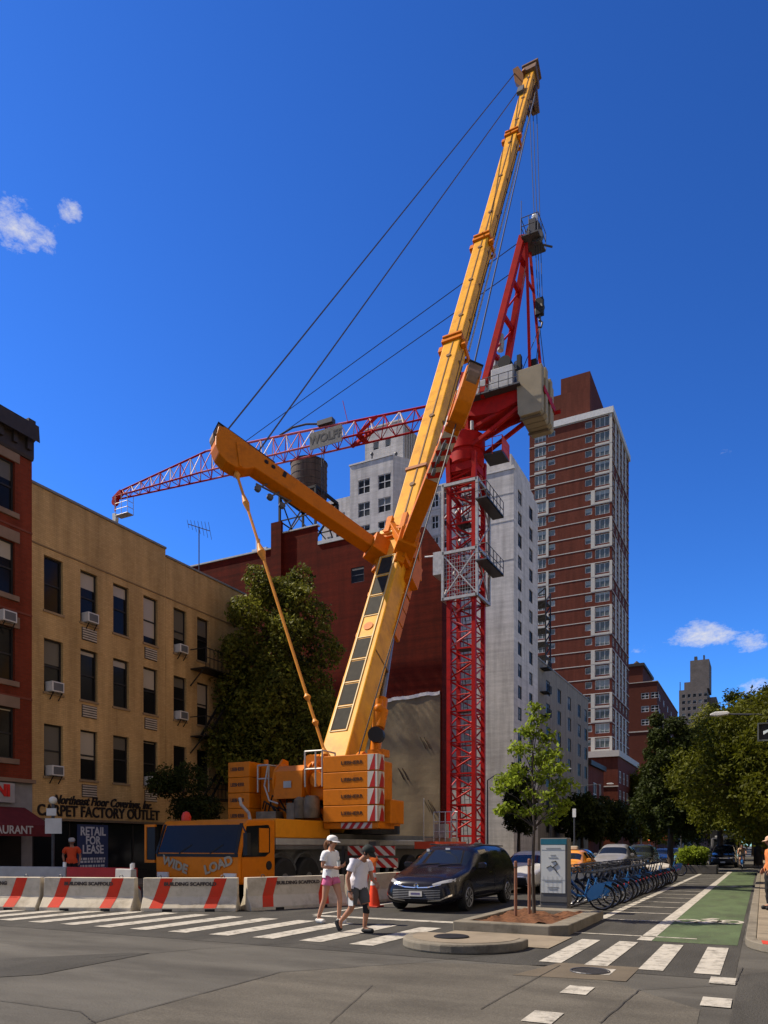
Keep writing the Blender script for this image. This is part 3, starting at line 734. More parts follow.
b.q((xr_, YW, 0), (xr_, YW + 2.4, 0), (xr_, YW + 2.4, 27.3), (xr_, YW, 27.3)); b.q((X1 - 14, YW, zl - 1), (X2, YW, zl - 1), (X2, YW + 14, zl - 1), (X1 - 14, YW + 14, zl - 1))
b.q((-36, YW, 28.6), (xr_, YW, 27.2), (xr_, YW + 2.4, 27.2), (-36, YW + 2.4, 28.6)); b.q((X2, YW, 29.0), (-36, YW, 28.6), (-36, YW + 14, 28.6), (X2, YW + 14, 29.0))
b.q((-36, YW + 2.4, 0), (xr_, YW + 2.4, 0), (xr_, YW + 2.4, 27.3), (-36, YW + 2.4, 28.6)); b.q((-36, YW + 2.4, 0), (-36, YW + 14, 0), (-36, YW + 14, 28.6), (-36, YW + 2.4, 28.6))
b.build('wall', dred_brick, td, fix=False)
place_win(td, 'Y', YW, (wx0, wx1, 25.9, 27.3), steel_d, glass_n, 'hung')
b = MB()
b.box(X1 - 14, X2 - .02, YW - .12, YW + .4, zl, zl + .14); b.box(X3, X4, YW - .1, YW + .4, 32.0, 32.12); b.box(X4 + .02, onY(380, 530, YW).x, YW - .1, YW + .4, 30.12, 30.45)
build_each(b, 'coping', mat('coping_pale', (.42, .42, .41), .7), td)
stucco = mat('stucco', (0.165, 0.125, 0.072), 0.95, var=0.22, scale=0.35, bump=1.0, bscale=1.6, dirt=(0.12, 0.092, 0.055), dirt_amt=.8, dirt_scale=.5)
sx0 = onY(340, 750, YW).x; sx1 = onY(440.5, 750, YW).x
b = MB(); n = 40
rr = random.Random(3)
zt = [14.8 + .05 * math.sin(i * .6) + rr.uniform(-.03, .03) - (n - i) * .012 for i in range(n + 1)]
for i in range(n):
    xa, xb = sx0 + (sx1 - sx0) * i / n, sx0 + (sx1 - sx0) * (i + 1) / n
    for j in range(24):
        za, zb = j / 24, (j + 1) / 24
        f = lambda x, z: YW - .12 - .05 * math.sin(x * 1.7 + z * 1.1) * math.sin(z * .9 - x * .6)
        pts = [(xa, zt[i] * za), (xb, zt[i + 1] * za), (xb, zt[i + 1] * zb), (xa, zt[i] * zb)]
        b.q(*[(x, f(x, z), z) for x, z in pts])
b.q((sx1, YW - .12, 0), (sx1, YW, 0), (sx1, YW, 14.8), (sx1, YW - .12, 14.8))
b.build('stucco_patch', stucco, td, fix=False, smooth=40)
b = MB()
for i in range(n):
    xa, xb = sx0 + (sx1 - sx0) * i / n, sx0 + (sx1 - sx0) * (i + 1) / n
    b.raw([(xa, YW - .2, zt[i]), (xb, YW - .2, zt[i + 1]), (xb, YW - .002, zt[i + 1]), (xa, YW - .002, zt[i]), (xa, YW - .2, zt[i] + .28), (xb, YW - .2, zt[i + 1] + .3), (xb, YW - .002, zt[i + 1] + .3), (xa, YW - .002, zt[i] + .28)], [(0, 1, 5, 4), (4, 5, 6, 7), (0, 3, 2, 1)])
b.build('flashing', mat('flashing', (0.52, .50, .47), .8, var=.2), td, fix=False)
gr_m = mat('graffiti', (0.055, 0.045, 0.03), .95)
b = MB()
for cx, cz in ((444, 737), (422, 768), (401, 762), (448, 800)):
    for k in range(2):
        p = onY(cx - 24 + k * 4, cz, YW - .2); q_ = onY(cx - 18 + k * 4, cz + 12, YW - .2); b.beam(p, q_, .12, .02)
b.build('wall_streak', gr_m, td)
b = MB(); p = at(262, 551, 75); b.box(p.x - .9, p.x + .9, p.y - .5, p.y + .5, p.z - 1.2, p.z + .1); b.tube(p + Vector((-.5, 0, 0)), p + Vector((-.5, 0, 1.3)), .22); b.build('roof_vent', steel, td)
b = MB(); b.tube(onY(425, 557, YW - .3), onY(447, 555, YW - .3), .07); b.build('pipe', white, td)

# ------------------------------------------------------------------ water tank
tk = thing('water_tank', 'round wooden water tank on a black steel stand over the brick roof', 'water tank')
c = onY(309, 500, 63.0); tk.location = c; OFF[tk.name] = tuple(c)
wood = mat('tank_wood', (0.085, 0.06, 0.047), .8, var=.35, scale=1.5, stretch=(4, 4, .3))
b = MB(); b.lathe(c, [(1.75, 0), (1.82, .3), (1.82, 3.5), (1.75, 3.55)], n=28); tb = b.build('tank', wood, tk, smooth=30)
b = MB()
for z in (.3, .9, 1.5, 2.2, 2.9, 3.4): b.torus(c + Vector((0, 0, z)), 1.83, .025, n=28, k=4)
b.build('hoop', steel_d, tb)
b = MB(); b.lathe(c, [(1.9, 3.55), (1.0, 3.8), (.1, 3.95)], n=28); b.build('tank_roof', mat('tank_roof', (.13, .12, .11), .8), tk, smooth=30)
b = MB(); s = 2.1; zb = 31.4 - c.z
P = [c + Vector((i * s, j * s, 0)) for i, j in ((-1, -1), (1, -1), (1, 1), (-1, 1))]
for i in range(4):
    p, q_ = P[i], P[(i + 1) % 4]; dz = Vector((0, 0, zb))
    b.beam(p, p + dz, .2); b.beam(p, q_, .22); b.beam(p + dz * .98, q_, .1); b.beam(p, q_ + dz * .98, .1)
    b.beam(p + dz * .5, q_ + dz * .5, .1)
for i in range(5): b.beam(c + Vector((-s + i * s / 2, -s, .1)), c + Vector((-s + i * s / 2, s, .1)), .18)
b.build('stand', black, tk)
b = MB()
for s in (-.2, .2): b.tube(c + Vector((2.25, -1 + s, -2)), c + Vector((2.25, -1 + s, 5.0 if s > 0 else 4.2)), .04)
for k in range(16): b.tube(c + Vector((2.25, -1.2, -2 + .4 * k)), c + Vector((2.25, -.8, -2 + .4 * k)), .025, n=5)
b.build('ladder', steel_d, tk)

# ------------------------------------------------------------------ white brick apartment block
YP = 81.0
tw = thing('white_apartment_block', 'tall white brick apartment block with stepped penthouse behind the cranes', 'building', (-25, YP, 0))
b = MB(); wins = []
zr = lambda z0, n, h=1.55, s=2.55: [(z0 - k * s - h, z0 - k * s) for k in range(n)]
xw = lambda u, Y=YP: onY(u, 600, Y).x
# right part: blank wall with windows towards the boom
xa, xb = xw(412), XF
ow = [(x0, x1, r[0], r[1]) for (x0, x1) in ((xw(431.5), xw(438.5)), (xw(440), xw(447))) for r in zr(43.4, 12)]
facade(b, 'Y', YP, xa, xb, 0, 44.2, ow); wins += [('Y', YP, o, 'pair') for o in ow]
oc = [(y, y + 1.5, r[0], r[1]) for y in (82.6, 87.2) for r in zr(42.6, 15, 1.5, 2.5)]
facade(b, 'X', XF, YP, 91, 0, 44.2, oc); wins += [('X', XF, o, 'pair') for o in oc]
b.box(xa, xb - .01, YP + .02, 90.9, 44.19, 44.195)
b.box(xw(483), xw(508) , YP + 1.2, 90, 44.2, 46.6); b.box(xw(483), xw(512), YP + .6, 90, 44.2, 45.0)
# projecting bay with splayed corner
xc, xd = xw(350, 79), xw(393, 79)
ob = [(x0, x1, r[0], r[1]) for (x0, x1) in ((xw(358, 79), xw(370, 79)), (xw(378, 79), xw(391, 79))) for r in zr(46.2, 4, 1.75, 2.8)]
facade(b, 'Y', 79, xc, xd, 20, 48.2, ob); wins += [('Y', 79, o, 'pair') for o in ob]
b.q((xd, 79, 20), (xa, YP, 20), (xa, YP, 48.2), (xd, 79, 48.2)); b.q((xa, YP, 44), (xa, 90, 44), (xa, 90, 48.2), (xa, YP, 48.2))
b.q((xc, 79, 20), (xc, 90, 20), (xc, 90, 48.2), (xc, 79, 48.2))
b.raw([(xc, 79, 48.2), (xd, 79, 48.2), (xa, YP, 48.2), (xa, 90, 48.2), (xc, 90, 48.2)], [(0, 1, 2, 3, 4)])
# left wing
xe = xw(322, 84)
ol = [(x0, x1, r[0], r[1]) for (x0, x1) in ((xw(327, 84), xw(333, 84)), (xw(338, 84), xw(345, 84))) for r in zr(45.4, 3, 1.7, 2.8)]
facade(b, 'Y', 84, xe, xc - .01, 20, 47.3, ol); wins += [('Y', 84, o, 'pair') for o in ol]
b.q((xe, 84, 47.3), (xc, 84, 47.3), (xc, 92, 47.3), (xe, 92, 47.3))
# penthouse tower
xt0, xt1 = xw(365, 83), xw(403, 83)
ot = [(x0, x1, 51.8, 52.9) for (x0, x1) in ((xw(373, 83), xw(379, 83)), (xw(385, 83), xw(391, 83)))]
facade(b, 'Y', 83, xt0, xt1, 47, 54.6, ot); wins += [('Y', 83, o, 'plain') for o in ot]
b.q((xt1, 83, 47), (xt1, 90, 47), (xt1, 90, 54.6), (xt1, 83, 54.6)); b.q((xt0, 83, 47), (xt0, 90, 47), (xt0, 90, 54.6), (xt0, 83, 54.6)); b.q((xt0, 83, 54.6), (xt1, 83, 54.6), (xt1, 90, 54.6), (xt0, 90, 54.6))
b.prY([(xt0 - 1.6, 48.2), (xt0 - .01, 48.2), (xt0 - .01, 51.6)], 84.5, 88)
b.build('wall', wht_brick, tw, fix=False)
for w in wins: place_win(tw, w[0], w[1], w[2], fr_pale if w[0] == 'Y' else fr_dark, glass_b, w[3], fw=.08)
b = MB(); 
for x0, x1, Y, z in ((xc - .1, xd, 78.9, 48.2), (xa, xb + .1, YP - .1, 44.2), (xt0 - .1, xt1 + .1, 82.9, 54.6)): b.box(x0, x1, Y, Y + .5, z, z + .18)
build_each(b, 'coping', mat('coping_w', (.5, .48, .46), .8), tw)
b = MB()
for u in (372, 396): p = onY(u, 476, 80.5); b.tube(p, p + Vector((0, 0, 2.6)), .1); b.ball(p + Vector((0, 0, 2.7)), .22, 8)
b.build('vent_pipe', steel_d, tw)
b = MB()
for k in range(9): b.box(xt1 + .02, xt1 + .2, 83.6 + .7 * k, 83.9 + .7 * k, 47.4, 54.4)
build_each(b, 'pilaster', mat('pilaster', (.36, .32, .27), .9), tw)
b = MB()
for z in (41.5, 38.4, 34): b.box(xa, xb, YP - .03, YP - .003, z, z + .1)
build_each(b, 'ledge', mat('ledge', (.36, .35, .34), .9), tw)

# ------------------------------------------------------------------ lower grey building, small brick house, podium, tower
tl = thing('grey_apartment_house', 'low grey brick apartment house with double windows between white block and tower', 'building', (XF, 91, 0))
b = MB(); wins = []
og = [(y, y + 2.0, r[0], r[1]) for y in (95, 101, 107, 113.5, 118.2) for r in [(21.3 - 3.0 * k, 23.2 - 3.0 * k) for k in range(7)]]
facade(b, 'X', XF, 91.01, 121, 0, 25, og)
b.q((-40, 91.01, 0), (XF, 91.01, 0), (XF, 91.01, 25), (-40, 91.01, 25)); b.q((-40, 91.01, 25), (XF, 91.01, 25), (XF, 121, 25), (-40, 121, 25)); b.q((XF, 121, 0), (-40, 121, 0), (-40, 121, 25), (XF, 121, 25))
b.build('wall', gry_brick, tl, fix=False)
for o in og: place_win(tl, 'X', XF, o, fr_dark, glass_b, 'pair', fw=.1)
b = MB(); b.box(XF - .3, XF + .08, 91.01, 121, 25, 25.2); b.build('coping', coping_m, tl)
b = MB()
for z in (24, 21, 18):
    b.box(XF + .02, XF + 1, 92, 94, z, z + .08); b.box(XF + .95, XF + 1, 92, 94, z + .9, z + .96)
    for y in np.arange(92, 94.1, .25): b.box(XF + .96, XF + 1, y - .02, y + .02, z, z + .9)
b.build('balcony', black, tl)
b = MB()
for k in range(6):
    z = 25 + 1.8 * k; b.box(-28.2, -25.6, 97, 99.5, z, z + .12)
    for (x, y) in ((-28.2, 97), (-25.6, 97), (-25.6, 99.5), (-28.2, 99.5)): b.beam((x, y, z), (x, y, z + 1.8), .16)
    b.beam((-28.2, 97, z), (-25.6, 97, z + 1.8), .12); b.beam((-25.6, 97, z), (-25.6, 99.5, z + 1.8), .12); b.box(-28.2, -25.6, 96.95, 97, z + .9, z + 1.0)
b.build('roof_stair', black, tl)

ts = thing('small_brick_house', 'small red brick house with a tall bay window beside the grey house', 'building', (XF, 122, 0))
b = MB(); osb = [(125, 128, 8.4, 12.2), (130, 132, 8.4, 12.2), (125, 128, 3.5, 7.2), (130, 132, 3.5, 7.2)]
facade(b, 'X', XF, 121.1, 134, 0, 15.2, osb); b.q((-40, 121.1, 15.2), (XF, 121.1, 15.2), (XF, 134, 15.2), (-40, 134, 15.2)); b.q((XF, 134, 0), (-40, 134, 0), (-40, 134, 15.2), (XF, 134, 15.2))
b.build('wall', twr_brick, ts, fix=False)
for o in osb: place_win(ts, 'X', XF, o, fr_pale, glass_b, 'pair', fw=.14)
b = MB(); b.box(XF - .2, XF + .5, 121.1, 134, 14.7, 15.5); b.build('cornice', cornice_m, ts)

tt = thing('brick_tower', 'tallest red brick apartment tower with white bands and corner glass bays', 'building', (XF, 141.8, 0))
YT, HT = 141.8, 82.3
xl = -40.6; fh = 2.73; nfl = 29
xq0, xq1, xq2, xq3 = onY(534.5, 600, YT).x, onY(546, 600, YT).x, onY(595, 600, YT).x, onY(609.5, 600, YT).x
xs0, xs1 = onY(548, 600, YT).x, onY(555, 600, YT).x
xs2, xs3 = onY(585, 600, YT).x, onY(592, 600, YT).x
panel = mat('panel_white', (0.42, 0.4, 0.36), .7, var=.05)
white_f = []; b = MB(); w_l = []
opsf, opss = [], []
for k in range(nfl):
    z1 = HT - .55 - fh * k; z0 = z1 - 1.65
    if z0 < 12: break
    opsf += [(xq2, xq3, z0 - .05, z1 + .1), (xs0, xs1, z0 + .45, z1 - .1), (xs2, xs3, z0 + .3, z1 - .1)]
    w_l += [('Y', YT, (xq2, xq3, z0 - .05, z1 + .1), 'triple'), ('Y', YT, (xs0, xs1, z0 + .45, z1 - .1), 'plain'), ('Y', YT, (xs2, xs3, z0 + .3, z1 - .1), 'plain')]
    opsf += [(xq0, xq1, z0 - .05, z1 + .1)]; w_l += [('Y', YT, (xq0, xq1, z0 - .05, z1 + .1), 'triple')]
    for y in (142.8, 146.6, 150.4, 154.2, 158):
        opss.append((y, y + 2.2, z0, z1)); w_l.append(('X', XF, (y, y + 2.2, z0, z1), 'pair'))
facade(b, 'Y', YT, xl, XF, 0, HT, opsf, rev=.2); facade(b, 'X', XF, YT, 161.5, 0, HT, opss, rev=.2)
b.q((xl, YT, HT), (XF, YT, HT), (XF, 161.5, HT), (xl, 161.5, HT)); b.q((xl, YT, 0), (xl, 161.5, 0), (xl, 161.5, HT), (xl, YT, HT)); b.q((XF, 161.5, 0), (xl, 161.5, 0), (xl, 161.5, HT), (XF, 161.5, HT))
b.box(-37.8, -29.2, YT + 1.2, 158, HT, HT + 6.6); b.box(-35.0, -29.4, YT + 2.2, 158, HT + 6.6, HT + 10.2)
b.build('wall', twr_brick, tt, fix=False)
first = [w for w in w_l if w[0] == 'Y'][:100]; rest = [w for w in w_l if w not in first]
for w in first: place_win(tt, w[0], w[1], w[2], fr_pale, glass_t, w[3], rev=.2, fw=.09)
merge_wins(tt, [(w[0], w[1], w[2], fr_pale, glass_t, w[3], .2) for w in rest])
b = MB()
for k in range(nfl):
    z = HT - .3 - fh * k
    if z < 12: break
    b.box(xl - .05, XF + .02, YT - .06, YT - .003, z - .02, z + .12)
build_each(b, 'floor_band', panel, tt)
b = MB()
for k in range(nfl):
    z = HT - .3 - fh * k
    if z < 12: break
    # white surround strips of the corner bays, in runs of three floors
    if (k < 4) or (k % 3 != 0):
        for (p, q_) in ((xq2 - .0, xq3),):
            b.box(p - .75, p - .02, YT - .1, YT - .062, z - fh + .121, z - .02) if k > 4 else None
        b.box(xq3 + .02, XF + .1, YT - .1, YT - .062, z - fh + .121, z - .021)
        b.box(xq0, xq1, YT - .1, YT - .062, z - fh + .121, z - fh + .5); b.box(xq2, xq3, YT - .1, YT - .062, z - fh + .121, z - fh + .48)
        if k > 4: b.box(xq1 + .02, xq1 + .5, YT - .1, YT - .062, z - fh + .121, z - .021)
    for y in (145.2, 149, 152.8, 156.6): b.box(XF + .003, XF + .08, y - .15, y + 1.35, z - fh + .13, z - .02) if k % 4 != 3 else None
    b.box(XF + .003, XF + .1, YT + .2, 161.5, z - .02, z + .12)
b.build('white_panel', panel, tt)
b = MB(); b.box(xl - .1, XF + .35, YT - .25, 161.6, HT - .15, HT + 1.0); b.build('parapet', mat('parapet_w', (.52, .51, .49), .7), tt)
tp = thing('podium_building', 'red brick podium with a white cornice at the foot of the tower', 'building', (-23, 136.6, 0))
b = MB(); opp = [(-29, -26, 5, 7.5), (-25.8, -23.8, 5, 7.5)]
facade(b, 'Y', 136.6, -30, -23, 0, 17.6, opp); ops2 = [(y, y + 2.4, z, z + 2.2) for y in (138, 142, 146, 150, 154) for z in (9.5, 13)]
facade(b, 'X', -23, 136.6, 160, 0, 17.6, ops2); b.q((-30, 136.6, 17.6), (-23, 136.6, 17.6), (-23, 160, 17.6), (-30, 160, 17.6))
b.build('wall', twr_brick, tp, fix=False)
for o in opp: place_win(tp, 'Y', 136.6, o, fr_pale, glass_b, 'pair', fw=.12)
for o in ops2: place_win(tp, 'X', -23, o, fr_pale, glass_b, 'pair', fw=.12)
b = MB(); b.box(-30.1, -22.7, 136.2, 160, 17.6, 18.7); b.build('cornice', panel, tp)
b = MB(); b.box(-30.1, -22.8, 136.3, 136.59, 8.2, 9.6); b.build('canopy', mat('canopy_tan', (.42, .32, .2), .8), tp)
b = MB(); b.box(-30.1, -22.9, 136.45, 136.59, 12.2, 12.4); b.build('band', panel, tp)
aw2 = thing('shop_awning', 'plain grey awning over a dark shop below the podium', 'awning', (-22.9, 134, 4.5))
b = MB(); b.prY([(-25.4, 5.9), (-22.2, 5.9), (-21.9, 4.6), (-25.4, 4.6)], 134.5, 136.3); b.build('canvas', mat('awning_grey', (.12, .11, .12), .8), aw2)
b = MB(); b.box(-25.4, -25.3, 134.6, 136.3, 4.61, 5.8); b.tube((-22, 134.7, 0), (-22, 134.7, 4.6), .05); b.build('support', steel_d, aw2)

# ------------------------------------------------------------------ far blocks
tb_ = thing('brown_apartment_block', 'brown brick apartment block with a dark roof turret beyond the tower', 'building', (-24, 195, 0))
b = MB(); wl_ = []
obr = [(x, x + 1.9, z, z + 1.5) for x in (-27.2, -25.8 + .9) for z in (38.5, 35.2, 31.9)]
facade(b, 'Y', 195, -40, -23.4, 0, 42.6, obr); wl_ += [('Y', 195, o) for o in obr]
obs = [(y, y + 3.2, z, z + 1.7) for y in (199, 208, 217, 226, 235) for z in (38.6, 35, 31.5)]
facade(b, 'X', -23.4, 195, 245, 0, 41.8, obs); wl_ += [('X', -23.4, o) for o in obs]
b.q((-40, 195, 42.6), (-23.4, 195, 42.6), (-23.4, 245, 42.6), (-40, 245, 42.6)); b.q((-23.4, 195, 41.8), (-23.4, 245, 41.8), (-23.4, 245, 42.6), (-23.4, 195, 42.6))
b.box(-38, -27.0, 196.5, 215, 42.6, 48.0)
b.build('wall', brn_brick, tb_, fix=False)
for w in wl_: place_win(tb_, w[0], w[1], w[2], fr_pale, glass_b, 'pair', fw=.12)
b = MB(); b.box(-38.3, -26.6, 196.1, 215, 47.2, 47.9); b.lathe((-29, 200, 48), [(.9, 0), (.9, .7), (.1, 1.4)], n=10); b.build('turret_cornice', cornice_m, tb_)
b = MB(); b.box(-40, -23.2, 194.8, 245, 42.61, 42.8); b.box(-40, -23.2, 194.85, 194.99, 30.2, 30.5); b.build('coping', mat('coping_t', (.34, .3, .26), .8), tb_)
tf = thing('distant_tower', 'distant grey brick tower with stepped top against the sky', 'building', (-28, 400, 0))
gb2 = brick_mat('grey_far', (.15, .128, .115), (.13, .112, .1), (.11, .1, .09), bw=.8, bh=.3)
b = MB(); xo = lambda u: onY(u, 700, 400).x
ofr = [(x, x + 1.6, z, z + 1.8) for x in np.arange(xo(682), xo(706), 2.55) for z in np.arange(60, 78, 3.2)]
facade(b, 'Y', 400, xo(679), xo(707), 0, 80, ofr); b.box(xo(690), xo(709), 400.5, 420, 80, 94.5); b.box(xo(684), xo(690), 401, 420, 80, 84)
b.q((xo(679), 400, 80), (xo(707), 400, 80), (xo(707), 440, 80), (xo(679), 440, 80)); b.q((xo(707), 400, 0), (xo(707), 440, 0), (xo(707), 440, 80), (xo(707), 400, 80))
b.box(xo(707.2), xo(716), 404, 440, 0, 76)
b.build('wall', gb2, tf, fix=False)
for o in ofr: place_win(tf, 'Y', 400, o, fr_pale, glass_b, 'plain')
b = MB(); b.box(xo(694), xo(697), 401, 404, 94.5, 96.5); b.box(xo(703), xo(704.5), 401, 404, 94.5, 96.8); b.box(xo(679.5), xo(680.2), 401, 402, 80, 84.5); b.build('roof_vent', steel_d, tf)
# more of the street wall further down the avenue, mostly behind trees
for i, (y0, y1, h, mm, nm, lb) in enumerate(((246, 300, 22, gry_brick, 'grey_street_building', 'plain grey street front far down the avenue behind trees'), (301, 395, 30, brn_brick, 'brown_street_building', 'long brown street front far down the avenue'))):
    t = thing(nm, lb, 'building', (-24, y0, 0)); b = MB(); b.box(-45, -23.8, y0, y1, 0, h); b.build('wall', mm, t)
    b = MB(); b.box(-23.8, -23.5, y0, y1, h - .6, h); b.build('cornice', coping_m, t)

# ------------------------------------------------------------------ the sunlit street fronts across the avenue (beside and behind the camera's right)
cream = brick_mat('cream_brick', (0.72, 0.6, 0.42), (0.66, 0.55, 0.38), (0.55, 0.46, 0.34), var=.1)
for i, (y0, y1, h, lb) in enumerate(((-48, -9, 19, 'cream brick apartment front across the avenue, south of the side street'), (14.5, 49, 20, 'cream brick apartment front behind the bike-lane sidewalk'), (61.5, 130, 22, 'long cream brick street front beyond the far side street'))):
    t = thing('cream_apartment_house', lb, 'building', (6, y0, 0))
    b = MB(); ops = [(y, y + 1.2, z, z + 1.9) for y in np.arange(y0 + 1.5, y1 - 2, 3.4) for z in np.arange(4.6, h - 2.5, 3.2)]
    bb = MB(); facade(bb, 'X', 0, -y1, -y0, 0, h, [(-o[1], -o[0], o[2], o[3]) for o in ops])
    b.v = [(6 - p[0], -p[1], p[2]) for p in bb.v]; b.f = bb.f; b.m = bb.m
    b.q((6, y0, 0), (22, y0, 0), (22, y0, h), (6, y0, h)); b.q((6, y1, 0), (22, y1, 0), (22, y1, h), (6, y1, h)); b.q((6, y0, h), (6, y1, h), (22, y1, h), (22, y0, h))
    b.build('wall', cream, t)
    g = MB()
    for o in ops: g.q((6.12, o[0], o[2]), (6.12, o[1], o[2]), (6.12, o[1], o[3]), (6.12, o[0], o[3]))
    tag(g.build('window', glass_b, t, fix=False), kind='stuff')
    b = MB(); b.box(5.7, 6.3, y0, y1, h, h + .5); b.build('cornice', panel, t)
# ------------------------------------------------------------------ tower crane (red)
c_red = mat('crane_red', (0.36, 0.010, 0.007), 0.5, var=0.14, scale=2.5, dirt=(0.17, .012, .008), dirt_amt=.6, dirt_scale=1.2, spec=.08)
c_redp = mat('crane_pale_red', (0.50, 0.10, 0.10), 0.5, var=0.2, scale=2)
c_pale = mat('lattice_pale', (0.60, 0.50, 0.48), 0.55, var=.15)
galv = mat('galvanised', (0.34, 0.33, 0.315), 0.55, .3, var=.2, scale=5)
rope_m = mat('wire_rope', (0.05, 0.05, 0.055), 0.5, .5)
MX, MY, MH = -21.0, 55.4, 1.04
tc_ = thing('tower_crane', 'red lattice tower crane with its long jib lowered to the side', 'tower crane', (MX, MY, 0))
cor = [(-1, -1), (1, -1), (1, 1), (-1, 1)]
z = 0.0; SEC = 4.9
for k in range(7):
    z0, z1 = k * SEC, min((k + 1) * SEC, 31.4)
    if z1 - z0 < .5: break
    b = MB()
    for i, j in cor: b.box(MX + i * MH - .16, MX + i * MH + .16, MY + j * MH - .16, MY + j * MH + .16, z0 + .01, z1 - .01)
    for i in range(4):
        p, q_ = Vector((MX + cor[i][0] * MH, MY + cor[i][1] * MH, 0)), Vector((MX + cor[(i + 1) % 4][0] * MH, MY + cor[(i + 1) % 4][1] * MH, 0))
        nb = 2
        for m in range(nb):
            za, zb = z0 + (z1 - z0) * m / nb, z0 + (z1 - z0) * (m + 1) / nb; zm = (za + zb) / 2
            for (u, v) in (((p, za + .1), (q_, zm)), ((q_, zm), (p, zb - .1))):
                b.tube(u[0] + Vector((0, 0, u[1])), v[0] + Vector((0, 0, v[1])), .07, n=6, m=1 if (m + i + k) % 4 == 0 else 0)
            b.beam(p + Vector((0, 0, zb - .06)), q_ + Vector((0, 0, zb - .06)), .1, .12)
            b.tube(p + Vector((0, 0, zm)), q_ + Vector((0, 0, zm)), .05, n=5)
    b.box(MX - .5, MX + .6, MY - .9, MY + .2, z0 + 2.4, z0 + 2.46, 2)
    for s in (-.22, .22): b.tube((MX + s, MY + .3, z0), (MX + s * .6, MY - .5, z1), .03, n=5, m=2)
    for r in range(12): b.tube((MX - .2, MY + .3 - .065 * r, z0 + .4 * r), (MX + .2, MY + .3 - .065 * r, z0 + .4 * r), .02, n=4, m=2)
    b.build('mast_section', [c_red, c_redp, steel_d], tc_)
b = MB(); b.box(MX - 2, MX + 2, MY - 2, MY + 2, .01, .6); b.build('foundation', conc, tc_)
# climbing cage
CH = 1.42; za, zb, zc = 20.9, 24.5, 30.0
b = MB()
for i, j in cor: b.box(MX + i * CH - .1, MX + i * CH + .1, MY + j * CH - .1, MY + j * CH + .1, za, zc)
for z in (za, zb, zc - .2):
    for i in range(4):
        p, q_ = cor[i], cor[(i + 1) % 4]; b.beam((MX + p[0] * CH, MY + p[1] * CH, z + .1), (MX + q_[0] * CH, MY + q_[1] * CH, z + .1), .2, .22)
for i in range(4):
    p, q_ = cor[i], cor[(i + 1) % 4]
    P_ = lambda c, z: (MX + c[0] * CH, MY + c[1] * CH, z)
    b.beam(P_(p, za + .2), P_(q_, zb), .09); b.beam(P_(q_, za + .2), P_(p, zb), .09)
    if i in (1, 3):
        b.beam(P_(p, zb + .2), P_(q_, 27.2), .09); b.beam(P_(q_, 27.2), P_(p, zc - .2), .09)
# mesh infill of the lower front panel
for s in np.arange(-1.3, 1.31, .22): b.tube((MX + s, MY - CH - .02, za + .2), (MX + s, MY - CH - .02, zb), .016, n=4)
for zz in np.arange(za + .4, zb, .3): b.tube((MX - CH, MY - CH - .03, zz), (MX + CH, MY - CH - .03, zz), .016, n=4)
b.build('climbing_cage', galv, tc_)
for z in (za + 2.4, 28.0):
    b = MB(); x0, x1 = MX + CH + .1, MX + CH + 1.0
    b.box(x0, x1, MY - 2.1, MY + 2.0, z, z + .1)
    for y in np.arange(MY - 2.1, MY + 2.01, .82): b.tube((x1, y, z), (x1, y, z + 1.25), .035, n=5)
    for zz in (z + .6, z + 1.25): b.tube((x1, MY - 2.1, zz), (x1, MY + 2.0, zz), .03, n=5); b.tube((x0, MY - 2.1, zz), (x1, MY - 2.1, zz), .03, n=5)
    b.box(x1 - .02, x1, MY - 2.1, MY + 2, z, z + .22)
    b.build('platform', steel_d, tc_)
b = MB(); b.box(MX - CH - .9, MX - CH - .1, MY - 1.3, MY + .4, za + 2.2, za + 4.0); b.build('hydraulic_box', galv, tc_)
b = MB(); rr = random.Random(5)
for k in range(22):
    p = Vector((MX + rr.uniform(-.8, .8), MY + rr.uniform(-.8, .8), rr.uniform(24.8, 29))); q_ = p + Vector((rr.uniform(-.5, .5), rr.uniform(-.5, .5), rr.uniform(-.9, .9)))
    b.beam(p, q_, rr.uniform(.06, .2), m=rr.choice((0, 0, 1)))
b.build('climbing_ram', [steel_d, white], tc_)
# slewing ring, tower top
b = MB(); b.prism([(-1.04, -1.04), (1.04, -1.04), (1.04, 1.04), (-1.04, 1.04)], lambda x, y: (MX + x * 1.12, MY + y * 1.12, 31.0), lambda x, y: (MX + x * 1.12, MY + y * 1.12, 31.6))
for i, j in cor: b.beam((MX + i * MH, MY + j * MH, 30.2), (MX + i * 1.1, MY + j * 1.1, 32.2), .36)
b.build('mast_head', c_red, tc_)
b = MB(); b.lathe((MX, MY, 31.6), [(1.25, 0), (1.42, .15), (1.42, .9), (1.36, .95), (1.36, 1.1), (1.5, 1.15), (1.5, 2.3), (1.25, 2.5)], n=24); b.build('slewing_ring', c_red, tc_, smooth=35)
b = MB(); b.lathe((MX - .3, MY - 1.45, 33.9), [(.16, 0), (.16, .9), (.1, .95)], n=10); b.lathe((MX + .9, MY - 1.1, 33.9), [(.14, 0), (.14, .7)], n=10)
b.box(MX - 1.2, MX - .7, MY - 1.3, MY - .8, 34.1, 34.7); b.build('slewing_motor', galv, tc_)
b = MB()
for j in (-1, 1):
    y = MY + j * 1.0
    b.beam((MX - 1.0, y, 34.0), (MX + .2, y, 38.6), .34, .34); b.beam((MX + .4, y, 34.0), (MX + .2, y, 38.6), .42, .36)
    b.beam((MX + .6, y, 34.0), (MX + 4.8, y, 35.3), .24); b.beam((MX + .9, y, 32.8), (MX + 5.2, y, 35.0), .26)
    b.beam((MX - 1.1, y, 34), (MX + .5, y, 36.6), .2)
